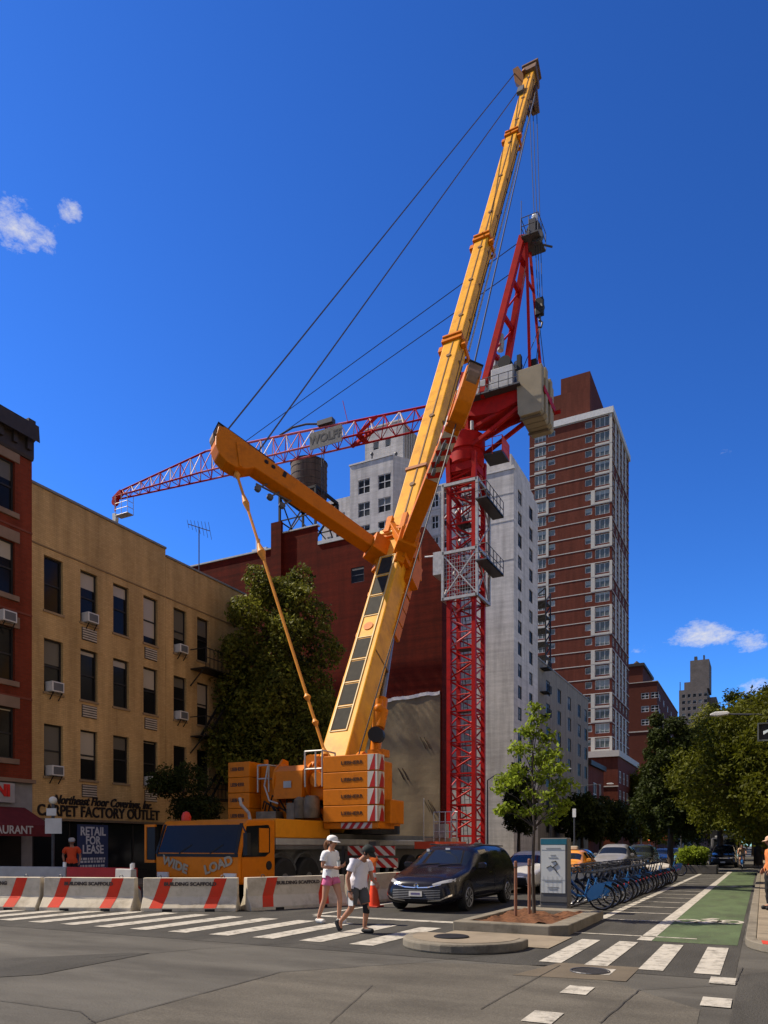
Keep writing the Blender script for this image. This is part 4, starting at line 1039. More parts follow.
b.beam((MX + .2, MY - 1, 37.0), (MX + .2, MY + 1, 37.0), .3); b.beam((MX + .3, MY - 1, 35), (MX + .3, MY + 1, 35), .3)
b.build('tower_top', c_red, tc_)
b = MB(); x0 = MX + 1.3; b.box(x0, x0 + 1.6, MY + .2, MY + 2.0, 32.4, 32.55)
for (x, y) in ((x0, MY + .2), (x0 + 1.6, MY + .2), (x0 + 1.6, MY + 2), (x0 + .8, MY + .2)): b.tube((x, y, 32.4), (x, y, 33.7), .035, n=5, m=1)
for zz in (33.1, 33.7): b.tube((x0, MY + .2, zz), (x0 + 1.6, MY + .2, zz), .03, n=5, m=1); b.tube((x0 + 1.6, MY + .2, zz), (x0 + 1.6, MY + 2, zz), .03, n=5, m=1)
b.box(x0 + 1.56, x0 + 1.6, MY + .3, MY + 1.9, 32.6, 33.7, 1)
b.build('service_platform', [steel_d, mat('orange_red', (0.6, .06, .03), .5)], tc_)
# counter jib with machinery deck
b = MB(); b.prY([(MX - .2, 36.0), (MX + 4.9, 36.0), (MX + 4.9, 35.2), (MX + 3, 34.7), (MX + 1.2, 34.9), (MX - .2, 35.3)], MY - 1.2, MY - .85)
b.prY([(MX - .2, 36.0), (MX + 6.6, 36.0), (MX + 6.6, 35.2), (MX + 3, 34.7), (MX + 1.2, 34.9), (MX - .2, 35.3)], MY + .85, MY + 1.2)
for k in range(5): b.box(MX + k * 1.1, MX + k * 1.1 + .25, MY - .85, MY + .85, 35.3, 35.8)
b.box(MX + .2, MX + 4.8, MY - .84, MY + .84, 35.0, 35.06)
b.build('counter_jib', c_red, tc_)
b = MB(); b.box(MX + .3, MX + 4.9, MY - 1.9, MY + 1.9, 36.01, 36.12)
for x in np.arange(MX + .3, MX + 4.8, .75): b.tube((x, MY - 1.9, 36), (x, MY - 1.9, 37.1), .03, n=5)
for zz in (36.55, 37.1): b.tube((MX + .3, MY - 1.9, zz), (MX + 4.7, MY - 1.9, zz), .028, n=5); b.tube((MX + .3, MY + 1.9, zz), (MX + 6.2, MY + 1.9, zz), .028, n=5)
b.tube((MX + 4.0, MY + 1.5, 36), (MX + 4.2, MY + 1.5, 39.2), .03); b.tube((MX + 4.2, MY + 1.5, 39.2), (MX + 5.4, MY + 1.2, 37.2), .03)
b.build('machinery_deck', steel_d, tc_)
b = MB(); b.box(MX + 2.6, MX + 4.3, MY - 1.6, MY - .5, 36.13, 37.8); b.box(MX + 1.0, MX + 2.2, MY - 1.7, MY - .9, 36.13, 37.2); b.box(MX + 1.6, MX + 3.3, MY + .2, MY + 1.5, 36.13, 38.0)
build_each(b, 'control_cabinet', mat('cabinet_grey', (.40, .40, .40), .5, var=.15), tc_, bevel=.04)
b = MB(); b.lathe((MX + 2.2, MY - .2, 38.2), [(.42, -.7), (.42, -.6), (.3, -.6), (.3, .6), (.42, .6), (.42, .7)], n=16, axis=(0, 1, 0)); b.lathe((MX + 2.55, MY - .1, 39.3), [(.3, -.4), (.38, 0), (.3, .4)], n=12)
b.lathe((MX + 2.9, MY - .2, 40.6), [(.25, -.6), (.3, 0), (.25, .6)], n=12); b.lathe((MX + 4.4, MY - .6, 38.1), [(.3, -.3), (.4, 0), (.3, .3)], n=12)
b.build('hoist_winch', galv, tc_, smooth=35)
b = MB(); b.lathe((MX + 3.6, MY - 1.1, 38.2), [(.5, -.35), (.5, .35)], n=16, axis=(0, 1, 0)); b.box(MX + 5.3, MX + 5.8, MY - .5, MY, 37.6, 38.4); b.box(MX + 4.5, MX + 4.8, MY - 1.2, MY - .8, 37, 38.6); b.build('rope_drum', black, tc_)
# A-frame leaning over the counter jib
BT = Vector((MX + 1.9, MY, 36.0)); TP = Vector((MX + 4.75, MY, 47.9))
LG = []
b = MB()
for j, xo_ in ((-1, -.1), (1, .25)):
    p = BT + Vector((xo_, j * 1.55, 0)); q_ = TP + Vector((0, j * .55, 0)); LG.append((p, q_)); b.beam(p, q_, .46, .42, up=(0, 1, 0))
build_each(b, 'a_frame_leg', c_red, tc_)
b = MB()
for f in (.28, .52, .74, .9): b.beam(LG[0][0].lerp(LG[0][1], f), LG[1][0].lerp(LG[1][1], f), .26, .3)
for f, g in ((.28, .52), (.52, .74)): b.beam(LG[0][0].lerp(LG[0][1], f), LG[1][0].lerp(LG[1][1], g), .12)
b.build('cross_brace', c_red, tc_)
b = MB(); 
for s in (-.1, .12): b.tube(LG[1][0] + Vector((.2, s, 1)), LG[1][1] + Vector((.1, s, -.8)), .03, n=5)
for f in np.linspace(.05, .95, 22): p = LG[1][0].lerp(LG[1][1], f) + Vector((.2, 0, .3)); b.tube(p - Vector((0, .12, 0)), p + Vector((0, .12, 0)), .02, n=4)
b.build('ladder', galv, tc_)
b = MB()
for j, zo in ((-.5, 0), (.5, 0)): b.beam(TP + Vector((.3, j, -.6)), (MX + 5.4 + (.5 if j > 0 else 0), MY + j * 1.6, 37.0), .19)
b.beam(TP + Vector((.4, -.5, -3.5)), TP + Vector((.5, .6, -3.5)), .15)
build_each(b, 'tie_bar', c_red, tc_)
b = MB(); tx = TP + Vector((.35, 0, -.35)); b.box(tx.x - .3, tx.x + 1.0, MY - 1.1, MY + 1.1, tx.z - .1, tx.z)
for (dx, dy) in ((-.3, -1.1), (-.3, 0), (-.3, 1.1), (1.0, -1.1), (1.0, 0), (1.0, 1.1), (.3, -1.1)): b.tube((tx.x + dx, MY + dy, tx.z), (tx.x + dx, MY + dy, tx.z + 1.3), .035, n=5)
for zz in (.65, 1.3):
    b.tube((tx.x - .3, MY - 1.1, tx.z + zz), (tx.x + 1.0, MY - 1.1, tx.z + zz), .03, n=5); b.tube((tx.x + 1.0, MY - 1.1, tx.z + zz), (tx.x + 1.0, MY + 1.1, tx.z + zz), .03, n=5); b.tube((tx.x - .3, MY - 1.1, tx.z + zz), (tx.x - .3, MY + 1.1, tx.z + zz), .03, n=5)
b.tube((tx.x - .6, MY, tx.z), (tx.x - .6, MY, tx.z + 3.6), .025, n=5); b.beam((tx.x + 1.1, MY, tx.z - .4), (tx.x + 1.7, MY + .4, tx.z - .5), .1)
b.build('top_platform', steel_d, tc_)
b = MB(); b.lathe((tx.x + .4, MY - .1, tx.z + .9), [(.55, -.12), (.55, .12)], n=16, axis=(0, 1, 0)); b.lathe((tx.x + .75, MY - .3, tx.z + .1), [(.45, -.15), (.45, .15)], n=16, axis=(0, 1, 0))
b.box(tx.x + .1, tx.x + .6, MY - .4, MY + .2, tx.z, tx.z + 1.6); b.ball((tx.x + .45, MY - .1, tx.z + 1.9), .22, 8, m=1); b.build('sheave', [steel_d, white], tc_)
# concrete counterweight, slab by slab
ctw = mat('counterweight_concrete', (0.27, 0.225, 0.155), 0.9, var=.1, scale=1.2, bump=.3, bscale=12, dirt=(0.2, 0.17, 0.12), dirt_amt=.6, dirt_scale=.8)
bx0, bx1 = -16.45, -14.5
for k in range(5):
    y0 = 53.9 + k * .72; dz = (0, .1, -.06, .05, -.1)[k]; dx = (0, .05, -.02, .04, .0)[k]
    b = MB(); b.prY([(bx0, 37.2 + dz), (bx1 + dx * 2.2, 37.25 + dz), (bx1 + dx * 2.2, 33.9), (bx1 - .15, 33.75), (bx0 + .3, 33.75), (bx0 + .12, 34.0)], y0, y0 + .60)
    b.build('counterweight_slab', ctw, tc_, bevel=.03)
b = MB(); b.box(bx1 + .06, bx1 + .12, 54.2, 57.5, 35.3, 35.75); b.box(bx1 - .02, bx1 + .5, 57.55, 57.6, 35.3, 35.6); b.build('strap', c_red, tc_)
b = MB()
for y in (54.2, 56.4): b.box(bx0 + .2, bx1 - .2, y, y + .12, 33.6, 33.74)
build_each(b, 'carrier_bar', mat('bar_brown', (.12, .09, .06), .7), tc_)
# jib lying out to the left
XJ0, XJK, XJ1 = MX - .9, -47.5, -59.2
def jz(x):
    if x > XJK: f = (x - XJ0) / (XJK - XJ0); return 36.0 + 1.1 * f, 37.3 + 2.15 * f
    f = (x - XJK) / (XJ1 - XJK); return 37.1 + .4 * f, 39.45 - 1.4 * f
hw = lambda x: .75 if x > XJK else .75 - .45 * (x - XJK) / (XJ1 - XJK)
xs = list(np.linspace(XJ0, XJK, 19)) + list(np.linspace(XJK, XJ1, 10))[1:]
segs = [(0, 7, 'red'), (7, 14, 'pale'), (14, 18, 'pale'), (18, len(xs) - 1, 'red')]
for a, c, kind in segs:
    b = MB(); mi = 0 if kind == 'red' else 1
    for i in range(a, c):
        x0, x1 = xs[i], xs[i + 1]; (l0, t0), (l1, t1) = jz(x0), jz(x1); h0, h1 = hw(x0), hw(x1)
        b.tube((x0, MY, t0), (x1, MY, t1), .10, n=6, m=mi)
        for s in (-1, 1):
            b.tube((x0, MY + s * h0, l0), (x1, MY + s * h1, l1), .085, n=6, m=mi)
            xm = (x0 + x1) / 2; lm, tm = jz(xm); hm = hw(xm)
            b.tube((x0, MY + s * h0, l0), (xm, MY, tm), .045, n=5, m=2 if i % 2 else mi); b.tube((xm, MY, tm), (x1, MY + s * h1, l1), .045, n=5, m=0 if i % 3 else 2)
        b.tube((x0, MY - h0, l0), (x0, MY + h0, l0), .04, n=5, m=0); b.tube((x0, MY - h0, l0), (x1, MY + h1, l1), .035, n=5, m=0)
    if a == 0:
        b.beam((xs[5], MY, jz(xs[5])[1]), (xs[6], MY - .75, jz(xs[6])[0]), .2, m=0); b.beam((xs[5], MY - .75, jz(xs[5])[0]), (xs[7], MY + .75, jz(xs[7])[0]), .25, m=0); b.beam((xs[6], MY - .75, jz(xs[6])[0]), (xs[6], MY + .75, jz(xs[6])[0]), .5, .12, m=0)
        b.tube((xs[7], MY, jz(xs[7])[1]), (xs[7] - .5, MY, jz(xs[7])[1] + 2.0), .03, m=0)
    b.build('jib_section', [c_red, c_redp, c_pale], tc_)
b = MB(); x = xs[9]; b.path([(xs[8], MY, jz(xs[8])[1] + .15), (xs[10], MY, jz(xs[10])[1] + .6), (xs[11], MY, jz(xs[11])[1] + .55), (xs[12], MY, jz(xs[12])[1] + .1)], .09)
b.box(xs[9] - .1, xs[8], MY - .3, MY + .3, jz(x)[1] + .1, jz(x)[1] + .5); b.build('pendant_anchor', steel_d, tc_)
b = MB(); l, t = jz(XJ1); b.beam((XJ1 + .6, MY, t - .1), (XJ1 - .5, MY, t - .7), .4, .5); b.lathe((XJ1 - .3, MY, t - .9), [(.42, -.15), (.42, .15)], n=14, axis=(0, 1, 0)); b.beam((XJ1 - .3, MY, t - 1), (XJ1 - .35, MY, t - 1.9), .12); b.build('jib_head', c_red, tc_)
b = MB(); xx = XJ1 + .1
for (dx, dy) in ((0, -.4), (1.7, -.4), (1.7, .4), (0, .4), (.85, -.4)): b.tube((xx + dx, MY + dy, l + .1), (xx + dx, MY + dy, l - 2.0), .03, n=5)
for zz in (l - 2, l - 1.4, l - .8): b.tube((xx, MY - .4, zz), (xx + 1.7, MY - .4, zz), .03, n=5); b.tube((xx + 1.7, MY - .4, zz), (xx + 1.7, MY + .4, zz), .03, n=5)
b.box(xx, xx + 1.7, MY - .4, MY + .4, l - 2.05, l - 2.0); b.build('jib_basket', galv, tc_)
b = MB(); b.prism([(-.2, .5), (.2, .5), (.3, 0), (.15, -.9), (-.15, -.9)], lambda x, z: (XJ1 - .35 + x, MY - .2, l - 2.1 + z), lambda x, z: (XJ1 - .35 + x, MY + .2, l - 2.1 + z)); b.build('hook_block', mat('block_pale', (.5, .5, .47), .6), tc_)
b = MB(); xa, xb_ = onY(342, 440, MY - .8).x, onY(310, 440, MY - .8).x; lz = jz((xa + xb_) / 2)[0]
b.box(xb_, xa, MY - .85, MY - .8, lz - .35, lz + 1.1); sgn = b.build('sign_panel', mat('sign_mesh', (.13, .125, .12), .7, var=.4, scale=9), tc_)
text_part('WOLFF', .95, mat('sign_ink', (.03, .03, .035), .6), sgn, ((xa + xb_) / 2, MY - .86, lz + .4), (1, 0, .0), bold=.03, squeeze=1.05)
b = MB()
for (u, xj) in (((TP.x - .3, MY - .3, TP.z - .1), -43.0), ((TP.x - .6, MY + .3, TP.z - 1.6), -39.0)): b.tube(u, (xj, MY, jz(xj)[1] + .1), .032, n=5)
build_each(b, 'jib_pendant', rope_m, tc_)

# ------------------------------------------------------------------ mobile crane (yellow)
c_yel = mat('crane_yellow', (0.66, 0.31, 0.020), 0.45, var=.12, scale=1.6, dirt=(.36, .15, .018), dirt_amt=.6, dirt_scale=1.7, spec=.12, bump=.05, bscale=6)
c_org = mat('crane_orange', (0.54, 0.150, 0.003), 0.45, var=.14, scale=1.8, dirt=(.24, .07, .004), dirt_amt=.6, dirt_scale=1.8, spec=.12, bump=.05, bscale=6)
chas = mat('chassis_grey', (.085, .085, .085), .55, var=.2, scale=3)
deck = mat('deck_grey', (.30, .30, .29), .5, .2, var=.15, scale=3)
c_red2 = mat('chevron_red', (.34, .012, .008), .5); c_wht2 = mat('chevron_white', (.46, .43, .37), .5)
hose = mat('hose_black', (.015, .015, .015), .5)
mc = thing('mobile_crane', 'huge yellow mobile crane truck with raised telescopic boom and two splayed guy masts', 'mobile crane', (-14, 18, 0))
L0, L1 = -15.5, -12.5                                # carrier sides
# driver's cab
prof = [(16.02, .55), (15.92, .75), (15.90, 1.38), (16.18, 2.22), (16.32, 2.33), (17.55, 2.36), (17.55, .55)]
b = MB(); b.prX(prof, L0, L1); cabo = b.build('cab', c_org, mc, bevel=.05)
b = MB()
def cabf(x, f): return (x, 15.90 + .28 * f - .012, 1.38 + .84 * f)
b.q(cabf(L0 + .12, .04), cabf(L1 - .10, .04), cabf(L1 - .16, .96), cabf(L0 + .2, .96)); b.build('windshield', mat('cab_glass', (.010, .011, .012), .08, var=.1, spec=.16), cabo, fix=False)
b = MB(); b.box(L0 + .06, L1 - .04, 15.885, 15.91, 1.30, 1.385)
for s in (L0 + .06, L1 - .1): b.beam(cabf(s, 0), cabf(s + (.06 if s < -14 else -.03), 1), .09, .03)
b.beam(cabf(-14.6, .02), cabf(-14.2, .3), .03, .03); b.beam(cabf(-13.5, .02), cabf(-13.1, .3), .03, .03)
b.build('wiper', black, cabo)
b = MB(); xq = L1 + .004
b.prX([(15.99, 1.30), (16.22, 2.14), (17.2, 2.2), (17.28, 2.1), (17.28, 1.42), (17.05, 1.30)], xq, xq + .012); b.build('side_window', mat('cab_glass', (.012, .014, .018), .04), cabo)
b = MB(); b.prX([(16.75, 1.42), (17.2, 1.42), (17.2, 2.1), (16.75, 2.1)], xq + .013, xq + .03); b.build('window_frame', c_org, cabo)
b = MB(); b.prX([(16.0, .60), (17.48, .60), (17.48, 1.27), (16.0, 1.27)], xq, xq + .02); dr = b.build('door', c_org, cabo, bevel=.008)
b = MB(); b.lathe((xq + .02, 17.2, 1.05), [(.13, 0), (.13, .02)], n=12, axis=(1, 0, 0)); b.build('handle', black, dr)
b = MB()
b.box(L1 + .25, L1 + .38, 15.75, 15.9, 1.35, 1.95); b.tube((L1, 16, 2.2), (L1 + .3, 15.84, 1.9), .02); b.build('mirror', black, cabo)
b = MB(); b.box(L0 - .42, L0 - .35, 15.9, 16.0, 1.2, 2.15); b.box(L0 - .42, L0 - .03, 15.9, 15.98, 2.15, 2.22); b.box(L0 - .42, L0 - .03, 15.9, 15.98, 1.12, 1.2); b.build('mirror_arm', c_org, cabo)
b = MB(); b.box(L0 - .34, L0 - .04, 15.92, 15.96, 1.21, 2.14); b.build('mirror', black, cabo)
for x in (L0 + .3, L1 - .3):
    b = MB(); b.box(x - .2, x + .2, 15.86, 15.92, .66, .86); b.build('headlight', mat('lens', (.5, .5, .48), .15), cabo)
lt = mat('wide_text', (.27, .22, .15), .6)
for s, x, dz in (('WIDE', -14.75, -1), ('LOAD', -13.2, 1)):
    text_part(s, .34, lt, cabo, (x, 15.885, 1.07), (1, 0, .32 * dz), (-.25 * dz, 0, 1), bold=.016, squeeze=1.1)
b = MB(); b.lathe((-14.98, 16.6, 2.34), [(.14, 0), (.14, .12), (.09, .24), (.02, .27)], n=12); b.build('beacon', mat('beacon_red', (.55, .04, .02), .3), cabo)
b = MB(); b.path([(L1 - .7, 17.3, 2.34), (L1 - .75, 17.3, 2.55), (L1 - .95, 17.2, 2.8), (L1 - 1.0, 17.2, 3.0)], .045); b.build('exhaust', galv, cabo)
# carrier deck and engine
b = MB(); b.box(L0 + .2, L1 - .35, 17.6, 32.5, .8, 1.5); b.box(L0 + .05, L1 - .02, 17.6, 31.5, 1.5, 1.62); b.build('chassis', chas, mc)
b = MB(); b.box(L0, L1, 17.58, 20.6, 1.84, 2.4); b.build('engine_cover', mat('crane_amber', (.60, .225, .010), .45, var=.14, scale=1.8, dirt=(.3, .1, .01), dirt_amt=.6, dirt_scale=1.8, spec=.12), mc, bevel=.04)
b = MB(); b.box(L0 + .02, L1 - .0, 17.6, 31.6, 1.63, 1.83); b.build('deck', deck, mc, bevel=.02)
b = MB(); b.box(L0 + .3, L1 - .45, 20.7, 30.5, 1.835, 2.02); b.build('deck_plate', chas, mc)
tyre_p = [(.34, -.19), (.55, -.22), (.62, -.17), (.63, 0), (.62, .17), (.55, .22), (.34, .19)]
for y in (18.15, 19.45, 22.1, 23.5, 27.0, 28.4, 29.8):
    for x in (L1 - .26, L0 + .26):
        b = MB(); s = 1 if x > -14 else -1
        b.lathe((x, y, .63), tyre_p, n=24, axis=(1, 0, 0)); w = b.build('wheel', rubber, mc, smooth=40)
        b = MB(); b.lathe((x + s * .1, y, .63), [(.34, 0), (.33, .06), (.2, .02), (.16, .1), (.05, .12)], n=18, axis=(s, 0, 0)); b.build('rim', mat('rim_grey', (.12, .12, .115), .5, .3), w, smooth=40)
b = MB()
for y in (18.15, 19.45, 22.1, 23.5): b.torus((L1 - .2, y, .63), .78, .04, axis=(1, 0, 0), n=20, k=4)
build_each(b, 'mudguard', chas, mc)
# outriggers, with warning boards on the near side
for y in (21.1, 30.9):
    for s in (-1, 1):
        xe_ = L1 + 1.35 if s > 0 else L0 - 2.0
        b = MB(); b.box(min(xe_, -14), max(xe_, -14), y - .2, y + .2, 1.05, 1.42); b.box(xe_ - .14, xe_ + .14, y - .14, y + .14, .12, 1.75)
        o = b.build('outrigger', chas, mc, bevel=.02)
        b = MB(); b.lathe((xe_, y, .005), [(.55, 0), (.55, .08), (.2, .14)], n=16); b.build('outrigger_pad', mat('pad_black', (.03, .03, .03), .8), o)
def stripes(b, x0, x1, z0, z1, y, n, tilt=.35, m0=0, m1=1, th=.02):
    """red and white diagonal stripes on a board facing -Y, cut to its edges"""
    b.box(x0, x1, y - th, y, z0, z1, m0)
    w = (x1 - x0) / n
    for k in range(-2, n + 2):
        if k % 2: continue
        pts = [(x0 + k * w, z0), (x0 + (k + 1) * w, z0), (x0 + (k + 1) * w + tilt, z1), (x0 + k * w + tilt, z1)]
        # clip to the board
        def clip(P, f, g):
            out = []
            for i in range(len(P)):
                a, c = P[i], P[(i + 1) % len(P)]
                if f(a): out.append(a)
                if f(a) != f(c): out.append(g(a, c))
            return out
        gx = lambda X: (lambda a, c: (X, a[1] + (c[1] - a[1]) * (X - a[0]) / (c[0] - a[0])))
        pts = clip(pts, lambda p: p[0] >= x0, gx(x0)); 
        if len(pts) > 2: pts = clip(pts, lambda p: p[0] <= x1, gx(x1))
        if len(pts) > 2: b.raw([(x, y - th - .004, z) for x, z in pts], [tuple(range(len(pts)))], m1)
for z0, xo_ in ((1.30, 0), (.92, .1)):
    b = MB(); stripes(b, -11.95 + xo_, -10.25 + xo_, z0, z0 + .3, 20.8, 9, -.35, 0, 1); b.build('warning_board', [c_wht2, c_red2], mc)
b = MB()
for x in (-12.2, -11.4, -10.6): b.box(x, x + .08, 20.82, 20.9, .15, 1.6)
build_each(b, 'board_post', steel_d, mc)
b = MB(); b.box(-10.6, -9.7, 23.0, 25.6, 1.5, 1.75); b.build('side_tray', mat('tray_red', (.55, .07, .03), .5), mc)
b = MB(); b.box(-10.5, -10.1, 24.5, 24.9, 1.9, 2.4); b.tube((-10.7, 24, 1.75), (-10.7, 24, 3.3), .02)
for k in range(5): b.tube((-10.4 + .22 * k, 24.2, 1.75), (-10.4 + .22 * k, 24.2, 2.8), .02, n=5)
for z in (2.1, 2.45, 2.8): b.tube((-10.4, 24.2, z), (-9.5, 24.2, z), .018, n=5)
b.build('ladder_rack', steel, mc)
# turntable and superstructure
SX = -13.4
b = MB(); b.lathe((SX, 24.2, 2.03), [(1.5, 0), (1.5, .3)], n=28); b.build('turntable', black, mc)
b = MB()
b.box(-12.45, -10.47, 20.1, 21.2, 2.14, 2.335); b.box(-15.2, -12.2, 20.6, 25.2, 2.335, 2.8); b.box(-10.64, -10.28, 20.55, 21.5, 2.3, 3.05); b.box(-12.4, -10.7, 20.75, 21.5, 2.34, 4.3)
b.box(-15.28, -12.5, 20.75, 22.0, 2.8, 3.1)
b.prX([(21.2, 2.8), (24.6, 2.8), (24.6, 3.2), (23.6, 4.7), (22.6, 4.9), (21.3, 3.9)], -14.45, -14.15); b.prX([(21.2, 2.8), (24.6, 2.8), (24.6, 3.2), (23.6, 4.7), (22.6, 4.9), (21.3, 3.9)], -12.6, -12.35)
b.build('superstructure_frame', c_org, mc, bevel=.02)
b = MB(); stripes(b, -11.8, -10.7, 2.145, 2.33, 20.1, 8, .14, 0, 1, .005); b.build('warning_strip', [c_wht2, c_red2], mc)
lbl = mat('maker_black', (.02, .018, .016), .5)
for k in range(4):                                   # right-hand stack, then left-hand stack
    z0 = 2.345 + .525 * k
    b = MB(); b.box(-12.4, -10.45, 20.0, 20.45, z0, z0 + .515); sl = b.build('counterweight_slab', c_org, mc, bevel=.02)
    text_part('LIEBHERR', .16, lbl, sl, (-11.36, 19.995, z0 + .27), (1, 0, 0), bold=.0, squeeze=1.15)
    b = MB(); x0, x1 = -10.80, -10.455
    b.q((x0, 19.994, z0 + .02), (x1, 19.994, z0 + .02), (x1, 19.994, z0 + .50), (x0, 19.994, z0 + .50), m=0)
    b.q((x0 + .06, 19.990, z0 + .02), (x0 + .26, 19.990, z0 + .02), (x0 + .26, 19.990, z0 + .50), (x0 + .23, 19.990, z0 + .50), m=1)
    b.q((-10.444, 20.02, z0 + .02), (-10.444, 20.43, z0 + .02), (-10.444, 20.43, z0 + .5), (-10.444, 20.02, z0 + .5), m=0)
    b.q((-10.440, 20.08, z0 + .02), (-10.440, 20.40, z0 + .02), (-10.440, 20.40, z0 + .3), (-10.440, 20.26, z0 + .5), m=1)
    b.build('chevron', [c_wht2, c_red2], sl, fix=False)
    b = MB(); b.box(-16.2, -15.3, 20.0, 21.5, z0, z0 + .515); sl = b.build('counterweight_slab', c_org, mc, bevel=.02)
    text_part('LIEBHERR', .17, lbl, sl, (-15.8, 19.995, z0 + .27), (1, 0, 0), bold=.003, squeeze=.8)
b = MB(); b.box(-15.28, -14.58, 20.6, 21.5, 2.6, 4.35); b.box(-14.46, -13.3, 21.35, 22.3, 2.82, 4.3); b.box(-13.1, -12.42, 20.75, 21.3, 2.82, 4.05); build_each(b, 'machinery_housing', c_org, mc, bevel=.03)
b = MB(); b.lathe((-13.85, 20.75, 3.72), [(.2, -.62), (.66, -.62), (.66, -.55), (.5, -.5), (.5, .5), (.66, .55), (.66, .62), (.2, .62)], n=24, axis=(1, .12, 0)); 
b.prX([(20.55, 3.1), (21.3, 3.1), (21.1, 4.5), (20.8, 4.55), (20.4, 4.1)], -14.55, -14.48); b.prX([(20.55, 3.1), (21.3, 3.1), (21.1, 4.5), (20.8, 4.55), (20.4, 4.1)], -13.25, -13.15)
b.prX([(20.05, 3.15), (20.1, 4.05), (20.35, 4.25), (20.36, 3.15)], -14.35, -13.25)
b.build('winch', c_org, mc, smooth=35)
b = MB(); b.box(-13.95, -13.65, 20.035, 20.05, 3.5, 3.72); b.build('winch_plate', deck, mc)
b = MB(); b.lathe((-13.3, 20.9, 4.35), [(.28, -.25), (.28, .25)], n=16, axis=(0, 1, 0)); b.lathe((-13.05, 20.7, 4.0), [(.22, -.2), (.22, .2)], n=16, axis=(0, 1, 0)); b.lathe((-12.85, 20.5, 3.75), [(.25, -.2), (.25, .2)], n=14, axis=(0, 1, 0)); b.box(-13.2, -12.7, 20.5, 21.2, 3.1, 3.7); b.build('winch_motor', c_org, mc, smooth=35)
b = MB(); b.lathe((-12.95, 20.2, 2.5), [(.24, 0), (.27, .1), (.27, .6), (.2, .72)], n=12); b.lathe((-13.35, 20.15, 2.5), [(.2, 0), (.22, .6), (.1, .7)], n=12); b.box(-13.8, -13.5, 20.0, 20.4, 2.45, 3.0); b.box(-15.1, -14.3, 20.1, 20.5, 2.45, 2.75); build_each(b, 'hydraulic_tank', mat('tank_grey', (.13, .10, .065), .5, var=.4, scale=4), mc, smooth=35)
b = MB(); rr = random.Random(9)
for k in range(14):
    x = rr.uniform(-15.1, -12.6); p = Vector((x, 20.45, rr.uniform(2.6, 3.1))); b.path([p, p + Vector((.15, -.12, .25)), p + Vector((.4, -.05, .1)), p + Vector((.55, .1, -.25))], .03, n=5)
b.build('hose', hose, mc)
b = MB()
def rail(b, pts, h=.95, r=.022):
    pts = [Vector(p) for p in pts]
    for p in pts: b.tube(p, p + Vector((0, 0, h)), r, n=5)
    for a, c in zip(pts, pts[1:]):
        for zz in (h, h * .5): b.tube(a + Vector((0, 0, zz)), c + Vector((0, 0, zz)), r, n=5)
rail(b, [(-15.1, 20.2, 3.4), (-14.65, 20.2, 3.4), (-14.65, 20.7, 3.4)], .9, .03); rail(b, [(-13.15, 20.1, 3.5), (-12.75, 20.1, 3.5), (-12.5, 20.1, 3.5), (-12.5, 20.9, 3.5)], 1.15, .03)
b.path([(-14.6, 20.1, 4.3), (-14.75, 20.1, 3.6), (-14.55, 20.1, 3.1), (-14.2, 20.1, 3.0)], .03); build_each(b, 'handrail', mat('rail_pale', (.5, .5, .5), .4, .3), mc) if False else b.build('handrail', mat('rail_pale', (.36, .35, .33), .5, .3), mc)
b = MB(); b.lathe((-12.7, 20.6, 4.35), [(.1, 0), (.1, .25)], n=8); b.box(-12.65, -12.42, 20.1, 20.5, 4.43, 4.47); b.lathe((-15.2, 20.8, 4.4), [(.08, 0), (.08, .16)], n=8); b.build('lifting_eye', c_org, mc)
# boom
A = Vector((-13.4, 23.1, 4.9)); T = Vector((-15.72, 55.6, 60.7)); BD = (T - A); BL = BD.length; D = BD / BL
EX = (Vector((1, 0, 0)) - D * D.x).normalized(); NB = EX.cross(D); NB = -NB if NB.y > 0 else NB
def bp(t, x=0, n=0): return A + BD * t + EX * x + NB * n
def boom_sec(name, t0, t1, w, h, parent, mats, bevel=.05, w2=None, lip=True):
    w2 = w2 or w; b = MB()
    sec = lambda W, H: [(-W / 2, H / 2), (W / 2, H / 2), (W / 2, -H * .28), (W * .3, -H / 2), (-W * .3, -H / 2), (-W / 2, -H * .28)]
    s0, s1 = sec(w2, h), sec(w, h)
    vs = [bp(t0, x, n) for x, n in s0] + [bp(t1, x, n) for x, n in s1]
    b.raw(vs, [(k, (k + 1) % 6, 6 + (k + 1) % 6, 6 + k) for k in range(6)] + [tuple(range(6)), tuple(range(6, 12))])
    return b.build(name, mats, parent, bevel=bevel)
SECS = [(-.045, .17, .98, 1.40, 1.12), (.168, .407, .92, 1.16, None), (.405, .578, .85, 1.02, None), (.576, .81, .78, .90, None), (.808, .985, .70, .78, None)]
bo = [boom_sec('boom_section', t0, t1, w, h, mc, c_yel, w2=w2) for (t0, t1, w, h, w2) in SECS]
